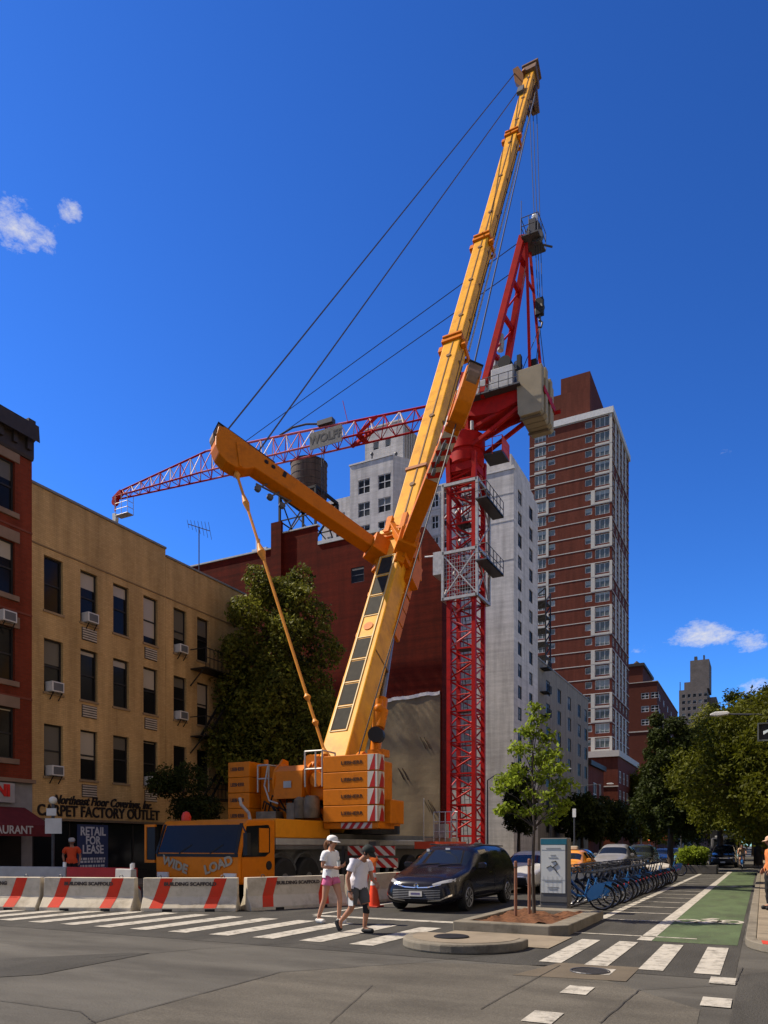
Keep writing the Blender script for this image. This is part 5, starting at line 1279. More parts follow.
for i, (t0, t1, w, h, w2) in enumerate(SECS[:-1]):     # collars with roller boxes
    b = MB(); tl_ = .35 / BL
    for s in (-1, 1):
        b.obox(bp(t1, s * (w / 2 + .05)), EX * .05, D * .16, NB * (h / 2 + .1)); b.obox(bp(t1 - tl_, s * (w / 2 + .16), h * .3), EX * .13, D * .22, NB * .13)
    b.obox(bp(t1, 0, h / 2 + .06), EX * (w / 2 + .1), D * .16, NB * .06); b.obox(bp(t1, 0, -h / 2 - .06), EX * (w / 2 + .1), D * .16, NB * .06)
    b.obox(bp(t1 + .2 / BL, 0, h / 2 + .1), EX * (w / 2 + .06), D * .07, NB * .1)
    b.build('boom_collar', c_org, mc, bevel=.01)
    # spine seam and pin holes on the section above
    t2, t3, w_, h_ = SECS[i + 1][0], SECS[i + 1][1], SECS[i + 1][2], SECS[i + 1][3]
    b = MB(); b.obox(bp((t2 + t3) / 2, .08, h_ / 2 + .012), EX * .03, D * (BL * (t3 - t2) / 2 - .3), NB * .012); b.obox(bp((t2 + t3) / 2, w_ / 2 + .01, 0), EX * .01, D * (BL * (t3 - t2) / 2 - .3), NB * .03)
    nh = 3
    for k in range(nh):
        t = t2 + (t3 - t2) * (k + .7) / nh; b.lathe(bp(t, .05, h_ / 2 + .02), [(.13, 0), (.13, .03)], n=10, axis=NB); b.lathe(bp(t, w_ / 2 + .005, .1), [(.1, 0), (.1, .03)], n=10, axis=EX)
    b.build('pin_seam', mat('seam_brown', (.13, .06, .015), .6), bo[i + 1])
b = MB(); b.obox(bp(.243, 0, 0), EX * .52, D * .09, NB * .64); b.build('strap_band', mat('strap_brown', (.28, .10, .03), .6), mc)
# dark ladder panels let into the back of the base section
b = MB(); bl = MB(); e = SECS[0]; tt0, tt1 = .008, .150
ts_ = np.linspace(tt0, tt1, 9)
for i in range(8):
    ta_, tb2 = ts_[i] + .0012, ts_[i + 1] - .0012
    wa = lambda t: 1.10 - (t + .045) / .215 * .14
    if i == 4: 
        continue
    f0, f1 = wa(ta_), wa(tb2)
    b.raw([bp(ta_, -f0 * .34, .712), bp(ta_, f0 * .22, .712), bp(tb2, f1 * .22, .712), bp(tb2, -f1 * .34, .712)], [(0, 1, 2, 3)])
build_each(b, 'ladder_panel', mat('panel_dark', (.022, .020, .015), .8, var=.3, scale=5), bo[0], fix=False)
b = MB(); tq = (ts_[4] + ts_[5]) / 2
b.lathe(bp(tq, -.05, .70), [(.2, 0), (.2, .03)], n=14, axis=NB); b.build('hatch', c_org, bo[0])
b = MB()
for i in range(9): b.obox(bp(ts_[i], -.06, .712), EX * .34, D * .015, NB * .015)
for xx_ in (-.40, .28): b.obox(bp((tt0 + tt1) / 2, xx_, .715), EX * .02, D * (BL * (tt1 - tt0) / 2), NB * .02)
b.build('panel_frame', mat('frame_cream', (.55, .42, .2), .5), bo[0])
b = MB(); b.obox(bp(.172, -.08, .78), EX * .62, D * .12, NB * .1); b.obox(bp(-.03, 0, .55), EX * .62, D * .35, NB * .2); b.build('boom_end_plate', mat('cream_yellow', (.62, .42, .12), .5), bo[0], bevel=.02)
b = MB()
for t in (.02, .05, .085, .12): b.obox(bp(t, -.56, .45), EX * .07, D * .1, NB * .1)
for t in (.10, .112, .124, .137, .15): b.obox(bp(t, .52, -.5), EX * .06, D * .35, NB * .25)
b.build('bracket', c_org, bo[0])
b = MB()
for s_, n_ in ((.50, .30), (.50, -.25)): b.path([bp(t, s_ - .10 * (t + .045) / .215 * .6, n_) for t in np.linspace(-.03, .165, 12)], .022, n=5)
b.build('hose', hose, bo[0])
b = MB(); b.obox(bp(.068, 0, 0), EX * .535, D * .03, NB * .62); b.obox(bp(.125, 0, 0), EX * .50, D * .025, NB * .66); b.build('weld_seam', mat('seam_brown', (.13, .06, .015)), bo[0])
for i_ in range(1, 5):
    t2, t3, w_, h_, _q = SECS[i_]; b = MB()
    b.path([bp(t, w_ / 2 + .03, -h_ * .2 + .03 * math.sin(40 * t)) for t in np.linspace(t2 + .02, t3 - .02, 14)], .02, n=5)
    for t in np.linspace(t2 + .03, t3 - .03, 5): b.obox(bp(t, w_ / 2 + .02, -h_ * .2), EX * .03, D * .06, NB * .05)
    b.build('hose', hose, bo[i_])
# derrick cylinder and hose reel
b = MB(); p0, p1 = at(369, 790, 26.4), bp(.128, .0, -.72); b.tube(p0, p0.lerp(p1, .45), .22, n=14); cyl = b.build('derrick_cylinder', c_org, mc, smooth=40)
b = MB(); b.tube(p0.lerp(p1, .45), p1, .12, n=14); b.build('piston_rod', mat('rod_steel', (.22, .22, .22), .35, .7), cyl, smooth=40)
b = MB(); rc_ = at(376.5, 735, 25.4); b.lathe(rc_, [(.1, -.2), (.27, -.2), (.27, .2), (.1, .2)], n=18, axis=(.3, -1, 0)); b.build('hose_reel', hose, mc)
b = MB(); b.tube(at(374, 757, 25.5), at(379, 700, 25.9), .16, n=10); b.tube(at(379, 728, 25.7), at(383, 710, 25.9), .2, n=10); b.ball(at(379, 709, 25.8), .2, 10); b.box(rc_.x - .3, rc_.x + .3, rc_.y - .1, rc_.y + .4, rc_.z - .75, rc_.z - .5); b.build('reel_bracket', c_org, mc, smooth=40)
# splayed guy masts: the two masts stand square to the boom
O = Vector((0, 0, EYE))
def on_mast(u, v, root):
    d = at(u, v, 1.0) - O; s = (root - O).dot(D) / d.dot(D); return O + d * s
TB = .158
root_l, root_r = bp(TB, -.55, .55), bp(TB, .55, .55)
tip_l, tip_r = on_mast(216, 436, root_l), on_mast(473, 374, root_r)
print('guy masts', (tip_l - root_l).length, (tip_r - root_r).length, tip_l, tip_r)
def guymast(root, tip, side, label_stripes):
    ax = (tip - root); L = ax.length; ax /= L; th = ax.cross(D).normalized()
    PF = lambda a, bb, c: root + ax * a + D * bb + th * c
    prof = [(-.5, -.28), (L * .25, -.36), (L * .6, -.44), (L * .78, -.5), (L * .815, -.85), (L * .86, -1.08), (L * .91, -1.12), (L * .955, -.98), (L * .985, -.7), (L * 1.0, -.35), (L * 1.01, .25), (L * .98, .42), (L * .5, .36), (-.5, .22)]
    b = MB(); b.prism(prof, lambda a, c: PF(a, c, -.27), lambda a, c: PF(a, c, .27)); o = b.build('guy_mast', c_org, mc, bevel=.04)
    b = MB(); b.obox(PF(L * .86, .42, 0), ax * (L * .16), D * .03, th * .25); b.build('top_plate', black, o)
    for s in (-1, 1):
        b = MB()
        for a in (.70, .74): b.lathe(PF(L * a, .12, s * .275), [(.09, 0), (.09, .02)], n=10, axis=th * s)
        b.obox(PF(L * .635, .14, s * .28), ax * .07, D * .14, th * .012)
        b.build('slot', black, o)
    b = MB(); b.lathe(PF(L * .965, -.1, 0), [(.42, -.18), (.42, .18)], n=16, axis=th); b.obox(PF(L * 1.005, .1, 0), ax * .08, D * .3, th * .22); b.build('head_sheave', mat('rust_steel', (.16, .10, .06), .6, var=.3), o)
    b = MB()
    for s in (-.29, .29): b.beam(PF(L * .9, .05, s), PF(L * .84, -.95, s), .12, .06)
    b.build('link_plate', c_org, o)
    b = MB()
    for a in (.55, .62, .69): b.beam(PF(L * a, -.45, .1), PF(L * a + .25, -.95, .1), .06); b.lathe(PF(L * a + .25, -.98, .1), [(.13, -.06), (.13, .06)], n=10, axis=th)
    b.beam(PF(L * .55, -.5, .1), PF(L * .74, -.8, .1), .05); b.build('roller', chas, o)
    if label_stripes:
        b = MB()
        for s in (-1, 1):
            b.obox(PF(L * .80, -.05, s * .272), ax * .9, D * .38, th * .004, m=0)
            for k in range(3): b.obox(PF(L * .80 - .6 + .6 * k, -.05, s * .278), (ax * .9 + D * .45).normalized() * .1, (D * .9 - ax * .45).normalized() * .36, th * .004, m=1)
        b.obox(PF(L * .62, -.485, 0), (ax + D * -.055).normalized() * 1.0, D * .012, th * .25, m=0)
        for k in range(4): b.obox(PF(L * .62 - .75 + .5 * k, -.50 - .028 * k + .04, 0), (ax + th * .6).normalized() * .11, D * .008, (th - ax * .6).normalized() * .27, m=1)
        b.build('stripe_panel', [c_wht2, c_red2], o)
    b = MB(); b.obox(PF(.05, 0, 0), ax * .55, D * .45, th * .42); b.obox(PF(-.2, -.5, .1), ax * .3, D * .5, th * .2); b.build('mast_foot', c_org, o, bevel=.03)
    return PF, L
PL, LL = guymast(root_l, tip_l, -1, False); PR, LR = guymast(root_r, tip_r, 1, True)
b = MB()
for s, PP in ((-1, PL), (1, PR)): b.obox(bp(TB, s * .55, .2), EX * .16, D * .7, NB * .45); b.obox(bp(TB + .02, s * .35, .85), EX * .12, D * .5, NB * .1)
b.obox(bp(.148, .62, -.35), EX * .25, D * .6, NB * .35); b.beam(bp(.185, -.5, .75), bp(.158, .5, .85), .26, .3); b.beam(bp(.175, .6, -.2), bp(.15, .7, -.8), .25); b.build('mast_saddle', c_org, mc, bevel=.02)
# pendant rods, with thick link plates, and stay ropes to the boom head
pin = mat('pendant_orange', (.60, .24, .03), .5)
b = MB(); p0 = PL(LL * .85, -.98, 0); p1 = Vector((-13.05, 21.4, 4.35)); b.tube(p0, p1, .055, n=8)
for f0, f1, r in ((.09, .15, .13), (.27, .33, .16), (.0, .03, .13), (.78, .80, .13), (.86, .88, .12)): b.tube(p0.lerp(p1, f0), p0.lerp(p1, (f0 + f1) / 2), .06, r, n=8); b.tube(p0.lerp(p1, (f0 + f1) / 2), p0.lerp(p1, f1), r, .06, n=8)
b.tube(p0.lerp(p1, .95), p1 + Vector((.05, 0, -.1)), .06, .28, n=8); b.build('pendant_rod', pin, mc, smooth=45)
hd = bp(.985)
hl0, hl1 = at(515, 73, 56.0), at(521, 87, 56.0)
for p0, p1 in ((PL(LL * .97, .3, -.1), hl0), (PL(LL * .80, .3, .15), hl1), (PR(LR * .97, .3, 0), bp(.97, .5, -.3))):
    b = MB(); b.tube(p0, p1, .032, n=5); b.build('stay_rope', rope_m, mc)
b = MB(); b.tube(PR(LR * .85, -.98, 0), Vector((-12.3, 21.9, 4.3)), .022, n=6); b.build('guy_rope', rope_m, mc)
b = MB(); b.tube(bp(.41, .6, -.3), bp(.95, .42, -.5), .05, n=5); b.build('hoist_line', galv, mc)
# boom head
b = MB(); b.obox(bp(.992, 0, .05), EX * .5, D * .5, NB * .55); b.beam(bp(.975, .2, -.4), bp(.955, .25, -1.5), .5, .4); b.obox(bp(1.0, 0, .1), EX * .62, D * .12, NB * .6)
for s in (-.3, 0, .3): b.lathe(bp(.998, s, -.45), [(.5, -.08), (.5, .08)], n=16, axis=EX); b.lathe(bp(.958, s, -1.2), [(.42, -.08), (.42, .08)], n=16, axis=EX)
b.obox(bp(1.003, 0, .2), EX * .3, D * .3, NB * .15); b.build('boom_head', mat('head_brown', (.13, .075, .045), .55, var=.3), mc, bevel=.02)
b = MB(); b.beam(bp(.985, -.3, .3), (hl0 + hl1) / 2 + Vector((.4, 0, .6)), .22); cc = (hl0 + hl1) / 2; b.prism([(-.35, .8), (.05, .85), (.45, .1), (.5, -.6), (.25, -.8), (-.2, -.2)], lambda x, z: cc + Vector((x, -.2, z)), lambda x, z: cc + Vector((x, .2, z))); b.build('stay_block', mat('block_orange', (.22, .09, .025), .5), mc)
b = MB(); b.obox(bp(.93, -.25, .5), EX * .22, D * .5, NB * .12); b.build('head_bracket', chas, mc)
# hoist ropes, hook block, rigging down to the counterweight
hb = Vector((-15.15, 55.7, 42.6))
b = MB(); tpz = bp(.958, 0, -1.2)
for dx in (-.14, .02, .2): b.tube(Vector((tpz.x + dx * 1.6, tpz.y + .1, tpz.z)), hb + Vector((dx, 0, .6)), .028, n=5)
b.build('hoist_rope', rope_m, mc)
b = MB(); b.lathe(hb, [(.34, -.16), (.38, -.12), (.38, .12), (.34, .16)], n=18, axis=(.3, 1, 0)); b.box(hb.x - .3, hb.x + .3, hb.y - .2, hb.y + .2, hb.z - .5, hb.z + .75); b.build('hook_block', mat('hook_black', (.02, .02, .02), .5), mc, bevel=.03)
b = MB(); b.tube(hb + Vector((0, 0, -.5)), hb + Vector((0, 0, -.9)), .1); b.path([hb + Vector((0, 0, -.9)), hb + Vector((.2, 0, -1.1)), hb + Vector((.12, 0, -1.45)), hb + Vector((-.15, 0, -1.35))], .08); b.build('hook', steel_d, mc)
b = MB()
for dx, dy in ((-.8, -1.2), (.4, -1.0), (-.6, 1.4), (.5, 1.4)): b.tube(hb + Vector((0, 0, -1.4)), Vector((bx0 + 1 + dx, 55.6 + dy, 37.2)), .03, n=5)
b.box(-15.3, -14.9, 55.2, 55.6, 37.2, 38.1); b.build('sling', rope_m, mc)
# ------------------------------------------------------------------ traffic island, tree pit, kiosk, young tree
isl = thing('traffic_island', 'low rounded concrete island nose with a round black plate on it', 'traffic island', (-4.3, 10.8, 0))
pts = [(-5.22, 11.45)] + [(-4.25 + 1.0 * math.cos(R(a)), 11.2 + 1.08 * math.sin(R(a))) for a in range(190, 351, 10)] + [(-3.26, 11.35)]
b = MB(); b.prZ(pts, .001, .15); b.build('kerb', kerbm, isl, bevel=.03)
ins = [(-4.22 + (x + 4.22) * .86, 11.25 + (y - 11.25) * .84) for x, y in pts]
b = MB(); b.prZ(ins, .145, .156); b.build('paving', walk, isl)
b = MB(); b.lathe((-4.40, 10.95, .157), [(.28, 0), (.28, .015), (.25, .025)], n=20); b.build('base_plate', black, isl)
sheet('island_path', [[(-5.15, 11.45), (-2.95, 11.35), (-2.95, 12.95), (-5.15, 12.98)]], walk, .016)
pit = thing('tree_pit', 'concrete kerbed tree pit with reddish mulch around the young tree', 'tree pit', (-4.2, 14.8, 0))
o4 = [(-5.2, 13.0), (-3.35, 12.95), (-3.08, 13.25), (-3.1, 16.6), (-5.2, 16.9)]; i4 = [(-4.98, 13.28), (-3.5, 13.24), (-3.42, 13.35), (-3.42, 16.1), (-4.98, 16.35)]
b = MB()
for k in range(5):
    a, c, d_, e = o4[k], o4[(k + 1) % 5], i4[(k + 1) % 5], i4[k]
    b.raw([(*p, z) for z in (.001, .19) for p in (a, c, d_, e)], [(0, 1, 5, 4), (4, 5, 6, 7), (3, 7, 6, 2)])
b.build('kerb', kerbm, pit, bevel=.02)
b = MB(); n = 14
for i in range(n):
    for j in range(n):
        f = lambda s, t: (-4.99 + 1.58 * s, 13.27 + 3.0 * t * (1 - .02 * s), .15 + .05 * math.sin(9 * s) * math.cos(7 * t) + .03 * math.sin(23 * s + 17 * t))
        b.q(f(i / n, j / n), f((i + 1) / n, j / n), f((i + 1) / n, (j + 1) / n), f(i / n, (j + 1) / n))
tag(b.build('mulch', soil, pit, fix=False, smooth=60), kind='stuff')
wd = mat('stake_wood', (.19, .085, .05), .8, var=.3, scale=6, stretch=(6, 6, .6))
for (x, y, h, rr_) in ((-4.62, 15.1, 1.15, 'left'), (-4.3, 15.0, 1.2, 'right')):
    t = thing('tree_stake', f'brown wooden stake in the mulch, {rr_} one of the pair beside the sapling trunk', 'stake', (x, y, .12), group='stakes around the young tree')
    b = MB(); b.lathe((0, 0, 0), [(.035, 0), (.035, h), (.02, h + .02)], n=8); b.build('post', wd, t, local=True)
    b = MB(); b.torus((0, 0, h * .9), .04, .008, n=10, k=4); b.build('tie', black, t, local=True)

ks = thing('wayfinding_kiosk', 'tall grey street map kiosk with a white map panel and blue-green header', 'kiosk', (-4.45, 17.6, .0))
kz = lambda v: 1.6 + (HZ - v) / FPX * 17.7
b = MB(); b.box(-4.78, -4.12, 17.6, 17.98, .005, kz(838)); b.build('body', mat('kiosk_grey', (.105, .10, .095), .5, var=.1), ks, bevel=.02)
b = MB(); b.box(-4.76, -4.14, 17.588, 17.598, kz(844.5), kz(839)); b.build('header', mat('kiosk_teal', (.02, .12, .17), .4, var=.1), ks)
b = MB(); b.box(-4.75, -4.17, 17.585, 17.598, kz(893), kz(845)); pn = b.build('map_panel', mat('map_white', (.50, .51, .49), .5, var=.04), ks)
b = MB(); b.box(-4.77, -4.13, 17.588, 17.6, kz(902.6), kz(902)); b.build('joint', black, ks)
ink = mat('map_ink', (.06, .06, .06), .6); ink2 = mat('map_grey', (.25, .26, .26), .6)
b = MB(); b.path([(-4.5, 17.58, kz(862)), (-4.4, 17.58, kz(861)), (-4.36, 17.58, kz(864)), (-4.46, 17.58, kz(867)), (-4.40, 17.58, kz(870)), (-4.36, 17.58, kz(873))], .014, n=5); b.path([(-4.62, 17.58, kz(868)), (-4.52, 17.58, kz(865.5)), (-4.46, 17.58, kz(868))], .012, n=5); b.build('arrow_mark', ink, pn)
b = MB()
for v, w in ((848, .34), (855, .12), (857.5, .22), (881, .4), (887, .26), (889, .2)): b.box(-4.46 - w / 2, -4.46 + w / 2, 17.579, 17.5845, kz(v + .6), kz(v - .3))
b.build('map_lettering', ink2, pn)
b = MB(); rr = random.Random(2)
for k in (0, 5): b.box(-4.74, -4.18, 17.581, 17.584, kz(850 + 6 * k), kz(849.7 + 6 * k))
for k in range(5): b.box(-4.70 + .11 * k, -4.695 + .11 * k, 17.579, 17.5805, kz(892), kz(876))
b.build('map_street', ink2, pn)

# ------------------------------------------------------------------ foliage
def leaves_mesh(name, clumps, n, size, m, seed=0, squash=1.0, hollow=.5, droop=.3):
    g = np.random.default_rng(seed)
    c = np.array([k[0] for k in clumps], float); r = np.array([k[1] if hasattr(k[1], '__len__') else (k[1],) * 3 for k in clumps], float)
    w = r.prod(axis=1) ** (2 / 3); w /= w.sum()
    idx = g.choice(len(c), n, p=w)
    d = g.normal(size=(n, 3)); d /= np.linalg.norm(d, axis=1)[:, None]
    wob = 1 + .22 * np.sin(5 * d[:, 0] + idx) * np.sin(6 * d[:, 2] + 2 * idx) + .12 * np.sin(13 * d[:, 1] + 3 * idx)
    rad = (hollow + (1 - hollow) * g.random(n) ** .6) * wob + g.normal(size=n) * .05
    p = c[idx] + d * rad[:, None] * r[idx]
    nr = d * .6 + g.normal(size=(n, 3)) * .8; nr[:, 2] += .5; nr /= np.linalg.norm(nr, axis=1)[:, None]
    t = g.normal(size=(n, 3)); t[:, 2] -= droop; t -= nr * (t * nr).sum(1)[:, None]; t /= np.linalg.norm(t, axis=1)[:, None]
    s = np.cross(nr, t); L = size * (.6 + .8 * g.random(n)); W = L * (.42 + .2 * g.random(n))
    v = np.empty((n, 4, 3)); v[:, 0] = p - t * L[:, None] * .5; v[:, 1] = p + s * W[:, None] * .5 - t * L[:, None] * .05; v[:, 2] = p + t * L[:, None] * .5; v[:, 3] = p - s * W[:, None] * .5 - t * L[:, None] * .05
    v[:, 1] += nr * (W * .12)[:, None]; v[:, 3] += nr * (W * .12)[:, None]
    me = bpy.data.meshes.new(name); me.vertices.add(4 * n); me.vertices.foreach_set('co', v.ravel())
    me.loops.add(4 * n); me.loops.foreach_set('vertex_index', np.arange(4 * n, dtype=np.int32))
    me.polygons.add(n); me.polygons.foreach_set('loop_start', np.arange(0, 4 * n, 4, dtype=np.int32))
    me.update(calc_edges=True); me.materials.append(m)
    return me
bark = mat('bark', (.055, .042, .032), .9, var=.3, scale=6, bump=.6, bscale=18, stretch=(1, 1, .3))
def tree(name, label, base, trunk_r, fork, clumps, n, size, m, seed=0, group=None, hollow=.5, limbs=True):
    t = thing(name, label, 'tree', base, group=group)
    base = Vector(base); b = MB(); rr = random.Random(seed)
    f = base + Vector((0, 0, fork)); top = max(clumps, key=lambda k: k[0][2])[0]; top = base + Vector(top)
    b.path([base, base + Vector((rr.uniform(-.04, .04), rr.uniform(-.04, .04), fork * .5)), f, f.lerp(top, .5) + Vector((rr.uniform(-.2, .2), 0, 0)), top], [trunk_r * 1.2, trunk_r, trunk_r * .85, trunk_r * .5, trunk_r * .12], n=9)
    if limbs:
        for c, _ in clumps:
            c = base + Vector(c); s = f.lerp(top, max(0.0, min(.75, (c.z - f.z) / max(.1, top.z - f.z) - .25)))
            mid = s.lerp(c, .5) + Vector((0, 0, .12 * (c - s).length)); b.path([s, mid, c], [trunk_r * .4, trunk_r * .26, trunk_r * .08], n=6)
            for k in range(3):
                e = c + Vector((rr.uniform(-1, 1), rr.uniform(-1, 1), rr.uniform(-.4, .8))) * (.5 * (_ if not hasattr(_, '__len__') else _[0])); b.path([mid.lerp(c, .5), e], [trunk_r * .14, trunk_r * .04], n=5)
    b.build('trunk', bark, t, smooth=50)
    me = leaves_mesh('crown', [(Vector(c), r) for c, r in clumps], n, size, m, seed, hollow=hollow)
    o = bpy.data.objects.new('crown', me); COL.objects.link(o); o.parent = t
    return t
lf_dark = leaf_mat('leaf_dark', (.010, .016, .003), (.048, .062, .010), .3, .45)
lf_mid = leaf_mat('leaf_mid', (.014, .021, .002), (.20, .205, .028), .35, .4)
lf_olive = leaf_mat('leaf_olive', (.020, .024, .001), (.115, .125, .008), .38, .35)
lf_yel = leaf_mat('leaf_yellow', (.07, .095, .006), (.28, .36, .03), .45, 1.6)
def cone_clumps(rr, n, z0, z1, rmax, rtop, cr, peaks=((0, 0),)):
    out = []
    for i in range(n):
        f = (i + .5) / n; z = z0 + (z1 - z0) * f; rad = (rmax * (1 - f) ** .75 + rtop * f) * (.75 if f < .08 else 1)
        px_, py_ = peaks[i % len(peaks)]; a = i * 2.39996
        q = max(0.15, rad - cr * (1 - f) * .75) * math.sqrt(rr.random() * .6 + .4)
        out.append(((px_ * f + q * math.cos(a), py_ * f + q * math.sin(a), z), cr * (1.0 - .55 * f)))
    return out
rr = random.Random(11)
cl = cone_clumps(rr, 46, 4.6, 15.5, 4.5, .35, 1.5, ((-.75, -.3), (1.0, .4)))
cl += [((-.75, -.2, 15.3), .4), ((1.0, .4, 15.1), .42), ((-.75, -.2, 14.6), .6), ((1.0, .4, 14.3), .6), ((-2.0, -.8, 11.8), .6), ((1.6, .2, 12.4), .6)]
tree('street_tree', 'big dense conical tree in front of the red brick wall beside the yellow house', (-22.5, 31.6, .1), .28, 3.2, cl, 70000, .20, lf_mid, 1, hollow=.62)
cl = [((rr.uniform(-.9, .9), rr.uniform(-1.0, 1.2), rr.uniform(2.9, 4.3)), rr.uniform(.4, .7)) for i in range(12)] + [((0, 0, 4.7), .4)]
tree('small_street_tree', 'small leafy tree behind the crane cab in front of the yellow house', (-21.6, 23.9, .1), .09, 2.3, cl, 9000, .13, lf_dark, 2)
cl = cone_clumps(rr, 18, 3.4, 9.6, 2.3, .5, 1.0)
tree('street_tree', 'dark street tree between the red crane mast and the white block', (-21.7, 72, .1), .18, 2.6, cl, 16000, .22, lf_dark, 3)
# the young tree in the island pit
cl = []
ty_ = Vector((-4.42, 15.8, .15))
for (dx, dy, z, r) in ((0, 0, 4.35, .18), (.06, .05, 4.1, .24), (-.1, 0, 3.85, .26), (.18, .1, 3.7, .26), (-.22, -.1, 3.45, .28), (.28, 0, 3.35, .3), (.05, .2, 3.2, .28), (-.38, .1, 3.02, .26), (.42, -.1, 3.0, .28), (-.62, 0, 2.82, .22), (-.35, -.2, 2.72, .24), (.1, .1, 2.85, .25), (.5, .1, 2.65, .3), (.3, -.1, 2.42, .26), (-.15, .1, 2.5, .22), (-.7, .1, 2.62, .2), (-.5, 0, 2.2, .2), (-.62, -.1, 2.12, .16), (-.25, .1, 2.1, .2), (.12, 0, 2.12, .2), (.42, .1, 2.1, .2), (.3, .05, 1.9, .18), (.52, 0, 2.25, .2)): cl.append(((dx * 1.18, dy * 1.4, z + .1), (r * 1.1, r * 1.1, r * .7)))
tree('young_tree', 'slender yellow-green young tree growing from the island pit beside the kiosk', tuple(ty_), .035, 1.85, cl, 3400, .10, lf_yel, 4, hollow=.1)
# trees on the bike-lane side and up the avenue
def crown_clumps(rr, n, rx, ry, z0, z1, cr):
    out = []
    for i in range(n):
        a, f = i * 2.4, (i + .5) / n; z = z0 + (z1 - z0) * f; k = math.sqrt(max(.05, 1 - (2 * f - .85) ** 2 * .8)) * math.sqrt(rr.random() * .65 + .35)
        out.append(((rx * k * math.cos(a), ry * k * math.sin(a), z), cr * rr.uniform(.75, 1.15)))
    return out
G = 'trees along the bike lane side'
tree('street_tree', 'nearest broad olive-green tree leaning over the bike lane', (1.6, 36, .12), .25, 2.8, crown_clumps(rr, 40, 4.3, 4.6, 2.6, 7.3, 1.2), 70000, .17, lf_olive, 5, G)
tree('street_tree', 'second broad olive-green tree over the bike lane, behind the nearest', (1.2, 46, .12), .28, 3, crown_clumps(rr, 40, 5.0, 5, 2.9, 8.9, 1.5), 70000, .20, lf_olive, 6, G)
tree('street_tree', 'tall ragged tree whose top twigs stand against the sky at the right', (-.3, 63, .12), .28, 4, crown_clumps(rr, 30, 4.6, 4.6, 4, 12.3, 1.3) + [((-1.8, 0, 13.0), .7), ((.6, 1, 13.3), .6), ((-3, 0, 12.0), .7), ((1.8, 0, 12.6), .7)], 34000, .25, lf_dark, 7, G, hollow=.2)
tree('street_tree', 'dark evergreen-looking tree on the median right of the brown block', (-5.4, 52, .05), .2, 2.6, cone_clumps(rr, 26, 3.0, 10.0, 2.7, .8, 1.15), 30000, .22, lf_dark, 8, G)
tree('street_tree', 'dull green tree over the lamp, between the dark tree and olive trees', (-2.9, 62, .05), .24, 3, crown_clumps(rr, 26, 3.6, 4, 3.2, 11.2, 1.4), 30000, .24, lf_mid, 9, G)
tree('street_tree', 'distant tree closing the bike lane view', (.2, 88, .12), .25, 3, crown_clumps(rr, 30, 5.2, 5, 3.0, 12.5, 1.7), 13000, .45, lf_dark, 10, G)
tree('street_tree', 'furthest tree visible over the bike lane, behind all the others', (-1.2, 120, .12), .25, 3, crown_clumps(rr, 26, 6, 5, 3, 13, 2), 9000, .55, lf_mid, 11, G)
G2 = 'trees along the far building side'
for k, (x, y, h, r, m_, lb) in enumerate(((-21.5, 100, 8.2, 3.2, lf_dark, 'dark tree before the grey apartment house'), (-21.5, 113, 8.5, 3.4, lf_dark, 'dark tree before the right end of the grey apartment house'), (-21.5, 126, 8.8, 3.4, lf_dark, 'dark tree shading the small brick house'), (-21.2, 152, 16, 4.2, lf_olive, 'pale olive tree at the podium of the tower'), (-21.0, 172, 19, 5, lf_mid, 'tall green tree in front of the brown apartment block'), (-21, 200, 24, 6, lf_dark, 'tall dark tree beside the brown apartment block'), (-20.5, 235, 20, 6, lf_dark, 'far dark tree under the distant tower'), (-20, 280, 20, 7, lf_dark, 'farthest dark tree at the end of the avenue'))):
    tree('street_tree', lb, (x, y, .12), .25, 2.6, crown_clumps(rr, 22, r, r, 3.2, h - .8, r * .38), 6500, .5 if y < 150 else .7, m_, 20 + k, G2)
# shrub in a planter on the median
pl_ = thing('planter_shrub', 'bushy bright green shrub in a low planter between bikes and bike lane', 'shrub', (-3.2, 46.4, 0))
b = MB(); b.box(-4.6, -2.3, 45.6, 47.4, .01, .5); b.build('planter', mat('planter_dark', (.08, .075, .07), .8), pl_, bevel=.03)
me = leaves_mesh('foliage', [((rr.uniform(-1.1, .6), rr.uniform(-.6, .8), rr.uniform(.7, 1.2)), rr.uniform(.3, .5)) for k in range(14)], 4200, .16, lf_yel, 31); o = put('foliage', me, pl_)

